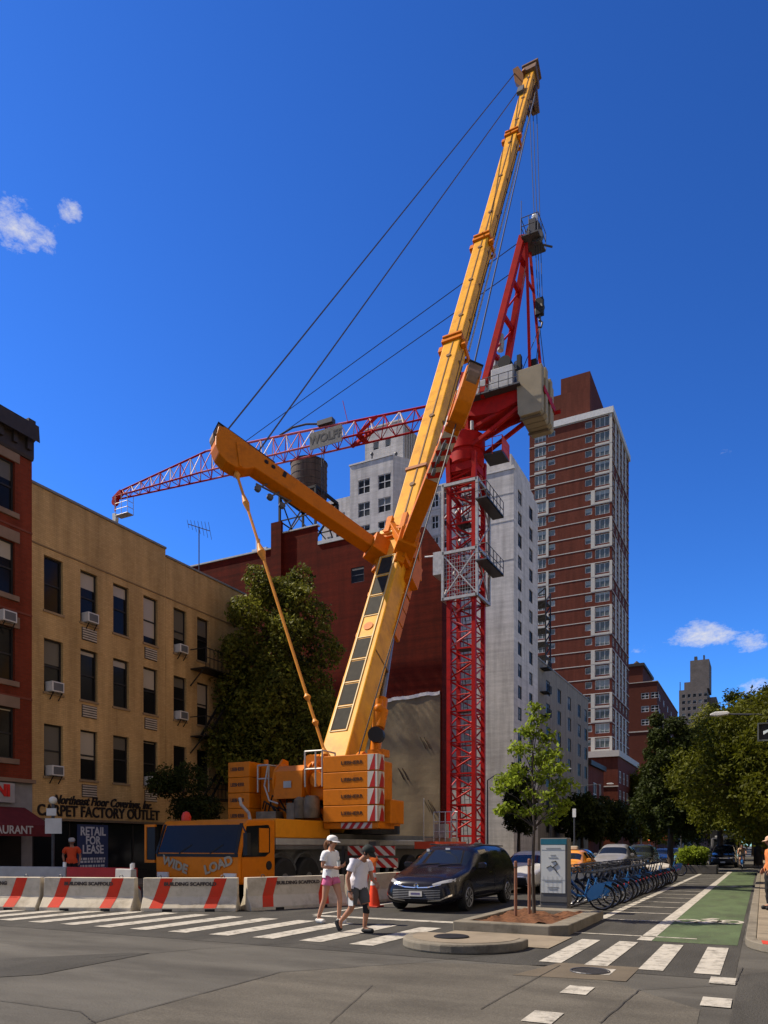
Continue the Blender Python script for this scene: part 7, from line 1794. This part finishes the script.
# ------------------------------------------------------------------ docked bicycles
b_blue = mat('bike_blue', (.02, .10, .27), .35, var=.08, coat=.4); b_navy = mat('bike_navy', (.012, .018, .035), .4); b_dark = mat('bike_dark', (.02, .022, .028), .45)
def bicycle():
    """rear wheel hub over the origin, front wheel towards -X"""
    t = thing('bicycle', 'blue bicycle', 'bicycle')
    r = .33
    for x in (0, -1.08):
        b = MB(); b.torus((x, 0, r), r - .025, .025, axis=(0, 1, 0), n=28, k=6); w = b.build('wheel', rubber, t, local=True, smooth=60)
        b = MB(); b.torus((x, 0, r), r - .055, .012, axis=(0, 1, 0), n=24, k=4)
        for k in range(12): a = k * math.pi / 6; b.tube((x, .03 if k % 2 else -.03, r), (x + (r - .05) * math.cos(a), 0, r + (r - .05) * math.sin(a)), .004, n=3)
        b.tube((x, -.05, r), (x, .05, r), .03); b.build('rim', steel, w, local=True)
    b = MB(); P = lambda x, z, y=0: (x, y, z)
    b.path([P(-.98, .74), P(-.85, .55), P(-.62, .36), P(-.42, .33)], .035, n=8); b.path([P(-.42, .33), P(-.3, .78)], .025, n=8)
    for s in (-.06, .06): b.tube((-.42, s * .6, .33), (0, s, r), .016); b.tube((-.32, s * .4, .68), (0, s, r), .013)
    b.path([P(-.94, .92), P(-1.0, .68), P(-1.03, .60)], .024, n=8)
    for s in (-.055, .055): b.tube((-1.02, s, .62), (-1.08, s, r), .016)
    b.build('frame', b_blue, t, local=True, smooth=50)
    b = MB()                                           # rear wheel cover panels and mudguard
    for s in (-1, 1):
        y = s * .065; pts = [(r * 1.08 * math.cos(R(a)), r + r * 1.08 * math.sin(R(a))) for a in range(75, 176, 12)]
        pts += [(-.32, .22), (-.12, .30), (.02, .42)]
        b.prism(pts, lambda x, z: (x, y, z), lambda x, z: (x, y + s * .008, z))
    for a in range(10, 181, 10):
        c0, c1 = R(a), R(a + 10); q = lambda c, y_: (r * 1.1 * math.cos(c), y_, r + r * 1.1 * math.sin(c)); b.q(q(c0, -.06), q(c0, .06), q(c1, .06), q(c1, -.06))
    b.build('rear_fender', b_blue, t, local=True, fix=False)
    b = MB()
    for a in range(20, 161, 10):
        c0, c1 = R(a), R(a + 10); q = lambda c, y_: (-1.08 + r * 1.08 * math.cos(c), y_, r + r * 1.08 * math.sin(c)); b.q(q(c0, -.05), q(c0, .05), q(c1, .05), q(c1, -.05))
    b.build('front_fender', b_blue, t, local=True, fix=False)
    b = MB(); b.tube((-.3, 0, .76), (-.27, 0, .92), .018); b.prism([(-.12, -.02), (.02, -.05), (.14, -.09), (.16, .0), (.14, .09), (.02, .05), (-.12, .02)], lambda x, y: (-.26 + x, y, .92), lambda x, y: (-.26 + x, y, .98)); b.build('saddle', b_dark, t, local=True, bevel=.015)
    b = MB(); b.path([(-.80, -.30, 1.02), (-.90, -.26, 1.04), (-.95, -.1, 1.02), (-.95, .1, 1.02), (-.90, .26, 1.04), (-.80, .30, 1.02)], .018, n=6); b.tube((-.95, 0, .9), (-.95, 0, 1.03), .02); b.build('handlebar', b_dark, t, local=True, smooth=50)
    b = MB(); b.box(-1.25, -1.0, -.17, .17, .84, .86)
    for z in (.92, 1.0, 1.08): b.path([(-1.0, -.18, z), (-1.27, -.18, z), (-1.27, .18, z), (-1.0, .18, z)], .012, n=5)
    for x_ in (-1.0, -1.09, -1.18, -1.27):
        for y_ in (-.18, .18): b.tube((x_, y_, .86), (x_, y_, 1.08), .008, n=4)
    b.build('basket', b_dark, t, local=True)
    b = MB()
    for s in (-1, 1): b.tube((-.42, s * .05, .33), (-.42 + s * .14, s * .1, .33 - s * .08), .012); b.box(-.47 + s * .14, -.37 + s * .14, s * .1 - .04, s * .1 + .04, .31 - s * .08, .335 - s * .08)
    b.build('pedal', b_dark, t, local=True)
    b = MB(); b.lathe((.37, 0, .62), [(.03, 0), (.03, .02)], n=10, axis=(1, 0, 0)); b.build('rear_light', tail_m, t, local=True)
    return t
bk = bicycle()
ords = ['first docked bicycle from the kiosk, blue wheel cover in full view'] + [f'{w} docked bicycle from the kiosk in the long rack' for w in ('second', 'third', 'fourth', 'fifth', 'sixth', 'seventh', 'eighth', 'ninth', 'tenth', 'eleventh', 'twelfth', 'thirteenth', 'fourteenth', 'fifteenth', 'sixteenth', 'seventeenth')] + ['last docked bicycle of the long rack, farthest from the kiosk']
brr = random.Random(4)
dk = thing('bike_dock', 'long grey dock rail with posts holding the rack of bicycles', 'bike dock', (-4.9, 18.4, 0))
b = MB(); b.box(-5.1, -4.4, 18.35, 34.2, .005, .05); b.build('base_rail', steel_d, dk, bevel=.01)
for i, lb in enumerate(ords):
    y = 18.75 + .86 * i; loc = (-3.52 + brr.uniform(-.04, .04), y, 0.0); rz = R(brr.uniform(-3, 3) + 4)
    if i == 0: bk.location = loc; bk.rotation_euler.z = rz; bk['label'] = lb; bk['group'] = 'bicycles docked in the rack'; o = bk
    else: o = dup(bk, loc, rz, lb, 'bicycles docked in the rack')
    if i % 3 != 1 and i > 1:
        for ch in o.children:
            if ch.name.startswith('rear_fender'):
                ch.material_slots[0].link = 'OBJECT'; ch.material_slots[0].material = b_navy
            if ch.name.startswith('frame'): ch.material_slots[0].link = 'OBJECT'; ch.material_slots[0].material = b_navy
    b = MB(); b.prism([(-.14, .05), (.1, .05), (.08, .75), (.02, .82), (-.08, .82)], lambda x, z: (-4.78 + x, y - .05, z), lambda x, z: (-4.78 + x, y + .05, z)); b.build('dock_post', mat('dock_grey', (.16, .16, .165), .5), dk, bevel=.01)
for (x, y, rz, lb) in ((-4.1, 38.6, 15, 'blue bicycle standing alone past the end of the rack'), (-3.9, 42.4, 10, 'blue bicycle nearest the planter shrub'), (-5.35, 22.4, 180, 'dark bicycle on the far side of the dock, nearest the taxi'), (-5.4, 24.4, 180, 'second dark bicycle on the far side of the dock')):
    o = dup(bk, (x, y, 0), R(rz), lb, 'other bicycles near the rack')
    if x < -5:
        for ch in o.children:
            if ch.name.startswith(('rear_fender', 'front_fender', 'frame')): ch.material_slots[0].link = 'OBJECT'; ch.material_slots[0].material = b_navy
# covered scooter
cs = thing('covered_scooter', 'parked scooter under a pale crumpled cover past the bike rack', 'scooter', (-4.55, 35.6, 0))
b = MB(); n, m_ = 12, 10
prof = [(-.95, .55), (-.8, .95), (-.5, 1.0), (-.2, .86), (.15, .82), (.5, .88), (.8, .8), (.95, .5)]
for i in range(len(prof) - 1):
    for k in range(8):
        def f(i, k):
            x, z = prof[i]; a = math.pi * k / 8; wd_ = .28 + .04 * math.sin(7 * x + 3 * k)
            return (-4.55 + x, 35.6 + wd_ * math.cos(a) * (1.2 if k in (0, 8) else 1), (z - .45) * max(0, math.sin(a)) ** .5 + .42 + .03 * math.sin(9 * x + 2 * k))
        b.q(f(i, k), f(i + 1, k), f(i + 1, k + 1), f(i, k + 1))
b.build('cover', mat('cover_pale', (.38, .35, .31), .8, var=.15, scale=5, bump=.5, bscale=12), cs, smooth=60)
for x in (-5.15, -3.95):
    b = MB(); b.torus((x, 35.6, .25), .2, .05, axis=(0, 1, 0), n=18, k=6); b.lathe((x, 35.57, .25), [(.12, 0), (.12, .06)], n=12, axis=(0, 1, 0)); b.build('wheel', rubber, cs)
b = MB(); b.box(-5.0, -4.1, 35.48, 35.72, .22, .45); b.build('body', b_dark, cs)

# ------------------------------------------------------------------ people
def skin(nodes, edges, mats, root=0, lv=2, faces=None):
    """a surface grown round a skeleton: nodes [(pos, radius)], edges [(i, j)]"""
    me = bpy.data.meshes.new('skeleton'); me.from_pydata([n[0] for n in nodes], edges, [])
    o = bpy.data.objects.new('skeleton', me); COL.objects.link(o)
    md = o.modifiers.new('skin', 'SKIN'); md.use_smooth_shade = True; md.branch_smoothing = .4
    for i, n in enumerate(nodes):
        s = me.skin_vertices[0].data[i]; rad = n[1]; s.radius = (rad, rad) if not hasattr(rad, '__len__') else rad; s.use_root = (i == root)
    sd = o.modifiers.new('sub', 'SUBSURF'); sd.levels = lv; sd.render_levels = lv
    r = evaluated(o); bpy.data.objects.remove(o)
    r.materials.clear()
    for m in (mats if isinstance(mats, (list, tuple)) else [mats]): r.materials.append(m)
    r.shade_smooth()
    return r
skin_m = mat('skin', (.40, .20, .125), .6, var=.06); skin_t = mat('skin_tan', (.34, .165, .10), .6, var=.06); eye_m = mat('eye', (.02, .015, .012), .3)
def lv3(a, c, f): return tuple(a[i] + (c[i] - a[i]) * f for i in range(3))
def add3(a, *d): return tuple(a[i] + d[i] for i in range(3))
def hand(mb, wrist, direc, palm_n, curl=.6, size=1.0):
    """palm, four unequal fingers and a thumb, each bent at its joints"""
    w = Vector(wrist); d = Vector(direc).normalized(); nrm = Vector(palm_n).normalized(); nrm = (nrm - d * nrm.dot(d)).normalized(); s = d.cross(nrm)
    mb.obox(w + d * .045 * size, s * .038 * size, d * .048 * size, nrm * .014 * size)
    for i, (off, L) in enumerate(((-.029, .072), (-.010, .082), (.010, .076), (.028, .060))):
        p = w + d * .085 * size + s * off * size; pts = [p - d * .02 * size]; a = 0.0; q = p
        for seg in (.45, .32, .23):
            pts.append(q); a += curl * .55; q = q + (d * math.cos(a) + nrm * math.sin(a)) * L * seg * size
        pts.append(q); mb.path(pts, [.009 * size, .009 * size, .0085 * size, .0075 * size, .006 * size], n=6)
    p = w + d * .02 * size - s * .03 * size; mb.path([p, p + (d * .4 - s * .7 + nrm * .4) * .035 * size, p + (d * .8 - s * .75 + nrm * .7) * .055 * size, p + (d * 1.3 - s * .5 + nrm * 1.0) * .062 * size], [.012 * size, .011 * size, .009 * size, .007 * size], n=6)
def person(label, loc, rz, J, sk, top, bottom, shoe, hair, scale=1.0, female=False, sleeve=.5, shorts=.55, cap=None, ponytail=False, long_trousers=False, group=None, cat='person', extras=None):
    """J: joints in metres, facing +X; the body is one skin surface, clothes are shells round the same joints"""
    t = thing('person', label, cat, loc, rz, group=group); t.scale = (scale,) * 3
    N = []; E = []; ix = {}
    def nd(k, p, r): ix[k] = len(N); N.append((p, r)); return ix[k]
    def ed(a, c): E.append((ix[a], ix[c]))
    w = .92 if female else 1.0
    nd('pel', J['pel'], .118 * w); nd('waist', lv3(J['pel'], J['chest'], .45), .112 * w); nd('chest', J['chest'], .128 * w); nd('neckb', J['neckb'], .07); nd('neck', lv3(J['neckb'], J['head'], .45), .052)
    nd('jaw', add3(J['head'], J['hd'][0] * .035, 0, -.05), .070); nd('head', J['head'], .092); nd('crown', add3(J['head'], -.012, 0, .065), .078)
    for a, c in (('pel', 'waist'), ('waist', 'chest'), ('chest', 'neckb'), ('neckb', 'neck'), ('neck', 'jaw'), ('jaw', 'head'), ('head', 'crown')): ed(a, c)
    for s in 'lr':
        nd('sh' + s, J['sh' + s], .062 * w); nd('ua' + s, lv3(J['sh' + s], J['el' + s], .5), .050 * w); nd('el' + s, J['el' + s], .040 * w); nd('fa' + s, lv3(J['el' + s], J['wr' + s], .35), .040 * w); nd('wr' + s, J['wr' + s], .027 * w)
        ed('chest', 'sh' + s); ed('sh' + s, 'ua' + s); ed('ua' + s, 'el' + s); ed('el' + s, 'fa' + s); ed('fa' + s, 'wr' + s)
        nd('hip' + s, J['hip' + s], .098 * w); nd('th' + s, lv3(J['hip' + s], J['kn' + s], .5), .082 * w); nd('kn' + s, J['kn' + s], .056 * w); nd('ca' + s, lv3(J['kn' + s], J['an' + s], .32), .056 * w); nd('an' + s, J['an' + s], .036); nd('ft' + s, J['toe' + s], .034)
        ed('pel', 'hip' + s); ed('hip' + s, 'th' + s); ed('th' + s, 'kn' + s); ed('kn' + s, 'ca' + s); ed('ca' + s, 'an' + s); ed('an' + s, 'ft' + s)
    me = skin(N, E, [sk, eye_m], 0)
    mb = MB(); mb.raw([v.co[:] for v in me.vertices], [tuple(p.vertices) for p in me.polygons], 0)
    fx = Vector(J['hd']).normalized(); hd = Vector(J['head']); sd = Vector((0, 1, 0)); up = fx.cross(sd); up = -up if up.z < 0 else up
    mb.path([hd + fx * .085 + up * .02, hd + fx * .112 - up * .025, hd + fx * .09 - up * .035], [.010, .016, .012], n=6, m=0)
    for s in (-1, 1):
        mb.ball(hd + fx * .086 + sd * s * .032 + up * .012, .012, 6, m=1); mb.ball(hd + sd * s * .09 - up * .01, .028, 8, (.5, .35, 1), m=0)
    mb.path([hd + fx * .088 - up * .062 - sd * .022, hd + fx * .093 - up * .064, hd + fx * .088 - up * .062 + sd * .022], .006, n=5, m=1)
    for s in 'lr':
        wv = Vector(J['wr' + s]) - Vector(J['el' + s]); hand(mb, J['wr' + s], wv + Vector((0, 0, -.02)), J.get('pn' + s, (0, 1 if s == 'r' else -1, 0)), J.get('curl' + s, .5))
    me2 = mb.mesh('body', [sk, eye_m], smooth=80); o = put('body', me2, t)
    # clothes: the body's own surface, let out by the thickness and looseness of the cloth
    BN = [(ix[p], ix[q]) for p, q in (('pel', 'waist'), ('waist', 'chest'), ('chest', 'neckb'), ('neckb', 'neck'), ('neck', 'jaw'), ('jaw', 'head'), ('head', 'crown'))]
    KIND = ['torso', 'torso', 'yoke', 'neck', 'neck', 'neck', 'neck']; SIDE = [0] * 7
    for s in 'lr':
        for p, q, kd in (('chest', 'sh', 'shoulder'), ('sh', 'ua', 'arm1'), ('ua', 'el', 'arm2'), ('el', 'fa', 'fore'), ('fa', 'wr', 'fore'), ('pel', 'hip', 'hip'), ('hip', 'th', 'leg1'), ('th', 'kn', 'leg2'), ('kn', 'ca', 'leg3'), ('ca', 'an', 'leg4'), ('an', 'ft', 'foot')):
            BN.append((ix[p] if p in ('chest', 'pel') else ix[p + s], ix[q + s])); KIND.append(kd)
    SA = np.array([N[p][0] for p, q in BN]); SB = np.array([N[q][0] for p, q in BN]); RA = np.array([max(N[p][1], N[q][1]) for p, q in BN])
    VC = np.array([v.co[:] for v in me.vertices]); VN = np.array([v.normal[:] for v in me.vertices])
    AB = SB - SA; LL_ = (AB * AB).sum(1)
    tt = ((VC[:, None, :] - SA[None]) * AB[None]).sum(2) / LL_[None]; tc_c = np.clip(tt, 0, 1)
    DD = np.linalg.norm(VC[:, None, :] - (SA[None] + tc_c[..., None] * AB[None]), axis=2) / RA[None]
    NB_ = DD.argmin(1); kd = np.array([KIND[i] for i in NB_]); ft_ = tc_c[np.arange(len(VC)), NB_]
    zt = VC[:, 2] - J['pel'][2]
    arm_f = np.where(kd == 'arm1', ft_ * .5, np.where(kd == 'arm2', .5 + ft_ * .5, np.where(kd == 'fore', 2, 0)))
    leg_f = np.where(kd == 'leg1', ft_ * .5, np.where(kd == 'leg2', .5 + ft_ * .5, np.where(np.isin(kd, ('leg3',)), 1 + ft_ * .32, np.where(kd == 'leg4', 1.32 + ft_ * .68, np.where(kd == 'foot', 3, 0)))))
    up_ok = np.isin(kd, ('torso', 'shoulder', 'arm1', 'arm2')) | ((kd == 'yoke') & (ft_ < .85))
    sh_m = (up_ok & (arm_f < sleeve + .12)) | (np.isin(kd, ('hip', 'leg1')) & (zt > (-.045 if female else -.075)))
    lo_m = (np.isin(kd, ('hip', 'leg1', 'leg2', 'leg3', 'leg4')) & (leg_f < (1.9 if long_trousers else shorts + .06)) & (zt < .06)) | ((kd == 'torso') & (zt < .06))
    def cloth(nm, mask, thick, loose, m, seed):
        vs, fs, mp = [], [], {}
        for p in me.polygons:
            if not all(mask[k] for k in p.vertices): continue
            f = []
            for k in p.vertices:
                if k not in mp:
                    mp[k] = len(vs); c, nn = VC[k], VN[k]
                    fold = math.sin(31 * c[2] + 9 * c[0] + seed) * math.sin(17 * c[0] - 13 * c[1] + 6 * c[2]) * .006 + math.sin(60 * c[2] + 40 * c[1]) * .002
                    vs.append(tuple(c + nn * (thick + loose[k] + fold)))
                f.append(mp[k])
            fs.append(tuple(f))
        cm = bpy.data.meshes.new(nm); cm.from_pydata(vs, [], fs); cm.materials.append(m); cm.shade_smooth(); cm.update()
        return put(nm, cm, t)
    cloth('shirt', sh_m, .014, np.where(zt < .12, .020, np.where(arm_f > .2, .012, .004)), top, 1.0)
    cloth('trousers' if long_trousers else 'shorts', lo_m, .010, np.where(leg_f > .15, .014, .004), bottom, 2.0)
    for s in 'lr':
        a, e = J['an' + s], J['toe' + s]; hl = add3(a, -.04 if not J.get('heel' + s) else J['heel' + s][0], 0, -.045 if not J.get('heel' + s) else J['heel' + s][1])
        put('shoe', skin([(hl, .052), (lv3(hl, e, .55), .054), (lv3(hl, e, 1.05), .047), (add3(lv3(hl, a, .9), .01, 0, -.005), .048)], [(0, 1), (1, 2), (0, 3)], shoe, 1), t)
    hb_ = MB(); 
    hb_.ball(hd + Vector((-.018, 0, .022)), .104, 14, (1.02, .98, 1.0)); hm = hb_.mesh('hair', [hair], smooth=80)
    bm = bmesh.new(); bm.from_mesh(hm)
    dl = [f for f in bm.faces if (f.calc_center_median() - hd).dot(fx) > .045 and (f.calc_center_median() - hd).dot(up) < .06]; bmesh.ops.delete(bm, geom=dl, context='FACES')
    dl = [f for f in bm.faces if (f.calc_center_median() - hd).dot(up) < -.05]; bmesh.ops.delete(bm, geom=dl, context='FACES')
    bm.to_mesh(hm); bm.free(); put('hair', hm, t)
    if cap:
        cb2 = MB(); n = 18; fwd = fx; base = hd + up * .03 - fx * .008
        prof = [(.108, 0), (.109, .035), (.095, .07), (.06, .095), (.012, .104)]
        cb2.lathe(base, prof, n=n, axis=up)
        rim = [base + (fwd * math.cos(R(a)) + sd * math.sin(R(a))) * .105 for a in range(-62, 63, 14)]; out = [base - up * .022 + fwd * (.105 * math.cos(R(a)) + .085 * math.cos(R(a)) ** .5) + sd * .105 * math.sin(R(a)) for a in range(-62, 63, 14)]
        for i in range(len(rim) - 1): cb2.q(rim[i], out[i], out[i + 1], rim[i + 1]); cb2.q(rim[i] + up * .01, rim[i + 1] + up * .01, out[i + 1] + up * .008, out[i] + up * .008)
        me = cb2.mesh('cap', [cap], smooth=50, fix=False); put('cap', me, t)
    if ponytail:
        p = hd - fx * .1 + up * .02; me = skin([(tuple(p), .028), (tuple(p + Vector((-.06, 0, -.04))), .042), (tuple(p + Vector((-.085, 0, -.12))), .04), (tuple(p + Vector((-.07, 0, -.2))), .018)], [(0, 1), (1, 2), (2, 3)], hair); put('ponytail', me, t)
    if extras: extras(t)
    return t
c_white = mat('cloth_white', (.66, .66, .67), .85, var=.06, scale=8, bump=.3, bscale=20); c_lav = mat('cloth_lavender', (.60, .58, .63), .85, var=.06, scale=8, bump=.3, bscale=18)
c_pink = mat('cloth_pink', (.52, .13, .25), .8, var=.2, scale=12); c_grey = mat('cloth_grey', (.075, .075, .08), .85, var=.15); c_blk = mat('cloth_black', (.014, .014, .016), .85, var=.1)
hair_b = mat('hair_brown', (.16, .075, .035), .6, var=.3, scale=20); hair_d = mat('hair_dark', (.02, .015, .012), .6); shoe_w = mat('shoe_white', (.55, .54, .5), .6); shoe_b = mat('shoe_black', (.013, .013, .014), .6)
woman = dict(pel=(0, 0, .93), chest=(.01, 0, 1.26), neckb=(.02, 0, 1.44), head=(.055, 0, 1.58), hd=(.98, 0, -.12),
             shr=(0, -.165, 1.37), elr=(-.03, -.20, 1.10), wrr=(.19, -.13, 1.09), shl=(0, .165, 1.37), ell=(.0, .20, 1.10), wrl=(.21, .1, 1.12),
             hipr=(0, -.085, .88), knr=(-.06, -.10, .48), anr=(-.22, -.10, .10), toer=(-.06, -.11, .045), hipl=(.03, .085, .88), knl=(.17, .09, .50), anl=(.14, .09, .10), toel=(.31, .10, .05), pnr=(0, .6, .8), pnl=(0, -.6, .8), curlr=.9, curll=.9)
def cup(t):
    b = MB(); b.lathe((.27, -.08, 1.10), [(.03, 0), (.036, .11)], n=14); o = b.build('cup', mat('cup_pale', (.5, .52, .5), .4), t, local=True, smooth=40)
    b = MB(); b.lathe((.27, -.08, 1.211), [(.039, 0), (.036, .015)], n=14); b.build('lid', mat('cup_lid', (.1, .12, .1), .4), o, local=True)
person('woman in white cap, white shirt and pink shorts walking with a cup', (-7.95, 13.1, .0), R(-8), woman, skin_m, c_white, c_pink, shoe_w, hair_b, 1.065, True, .42, .30, cap=mat('cap_white', (.68, .67, .64), .8), ponytail=True, extras=cup)
man = dict(pel=(0, 0, .86), chest=(.075, 0, 1.17), neckb=(.15, 0, 1.33), head=(.235, 0, 1.435), hd=(.80, 0, -.55),
           shr=(.06, -.185, 1.27), elr=(-.03, -.24, .99), wrr=(.02, -.24, .74), shl=(.12, .185, 1.26), ell=(.16, .22, .99), wrl=(.30, .16, .88),
           hipr=(-.01, -.09, .82), knr=(-.05, -.10, .44), anr=(-.29, -.10, .20), toer=(-.29, -.10, .04), hipl=(.03, .09, .82), knl=(.14, .10, .45), anl=(.09, .10, .09), toel=(.27, .11, .045), heelr=(-.085, .015), curlr=.7)
def brace(t):
    k, h, a = Vector(man['knl']), Vector(man['hipl']), Vector(man['anl'])
    put('knee_brace', skin([(tuple(k.lerp(h, .22)), .072), (tuple(k), .066), (tuple(k.lerp(a, .3)), .068)], [(0, 1), (1, 2)], c_blk, 1), t)
    b = MB(); b.obox((.0, -.19, .6), (.05, 0, .0), (0, .004, 0), (0, 0, .1)); b.build('stripe', white, t, local=True)
    b = MB(); b.torus((.018, -.238, .755), .031, .008, axis=(.2, 0, 1), n=14, k=5); b.build('wristband', c_blk, t, local=True)
person('man in dark cap, pale shirt and grey shorts looking down while walking', (-6.62, 11.85, 0), R(-6), man, skin_t, c_lav, c_grey, shoe_b, hair_d, 1.035, False, .5, .72, cap=mat('cap_dark', (.015, .02, .018), .8), extras=brace)
stand = dict(pel=(0, 0, .95), chest=(0, 0, 1.28), neckb=(0, 0, 1.47), head=(.02, 0, 1.62), hd=(1, 0, -.1), shr=(0, -.19, 1.40), elr=(-.04, -.27, 1.14), wrr=(.08, -.24, .95), shl=(0, .19, 1.40), ell=(-.04, .27, 1.14), wrl=(.08, .24, .95),
             hipr=(0, -.095, .90), knr=(.02, -.11, .5), anr=(-.01, -.12, .1), toer=(.16, -.14, .045), hipl=(0, .095, .90), knl=(.02, .11, .5), anl=(-.01, .12, .1), toel=(.16, .14, .045))
org_c = mat('vest_orange', (.62, .07, .02), .7, var=.1)
person('worker in orange-red shirt on the pavement under the carpet shop sign', (-20.6, 17.3, .13), R(-40), stand, skin_t, org_c, c_blk, shoe_b, hair_d, 1.0, False, .55, .5, cap=mat('helmet_pale', (.4, .38, .35), .5), long_trousers=True)
person('person in orange top and black trousers at the kerb, cut by the picture edge', (.17, 19.3, .125), R(200), stand, skin_t, mat('top_orange', (.50, .16, .05), .8, var=.3, scale=6), c_blk, shoe_b, hair_d, .98, True, .8, .5, cap=mat('cap_tan', (.45, .3, .2), .8), long_trousers=True)
# distant cyclist riding towards us in the bike lane
cyc = dup(bk, (-1.25, 56.6, 0), R(90), 'bicycle ridden by the distant cyclist in the bike lane', 'other bicycles near the rack')
ride = dict(pel=(0, 0, 1.02), chest=(.18, 0, 1.3), neckb=(.28, 0, 1.45), head=(.34, 0, 1.58), hd=(1, 0, -.1), shr=(.2, -.18, 1.40), elr=(.36, -.24, 1.2), wrr=(.56, -.26, 1.08), shl=(.2, .18, 1.40), ell=(.36, .24, 1.2), wrl=(.56, .26, 1.08),
            hipr=(0, -.09, .98), knr=(.30, -.12, .70), anr=(.12, -.11, .34), toer=(.27, -.12, .28), hipl=(0, .09, .98), knl=(.26, .12, .80), anl=(.12, .11, .50), toel=(.27, .12, .43))
person('distant cyclist in a tan shirt riding in the bike lane', (-1.25, 56.35, 0.02), R(-90), ride, skin_t, mat('shirt_tan', (.4, .28, .18), .8), c_blk, shoe_b, hair_d, 1.0, False, .5, .6)
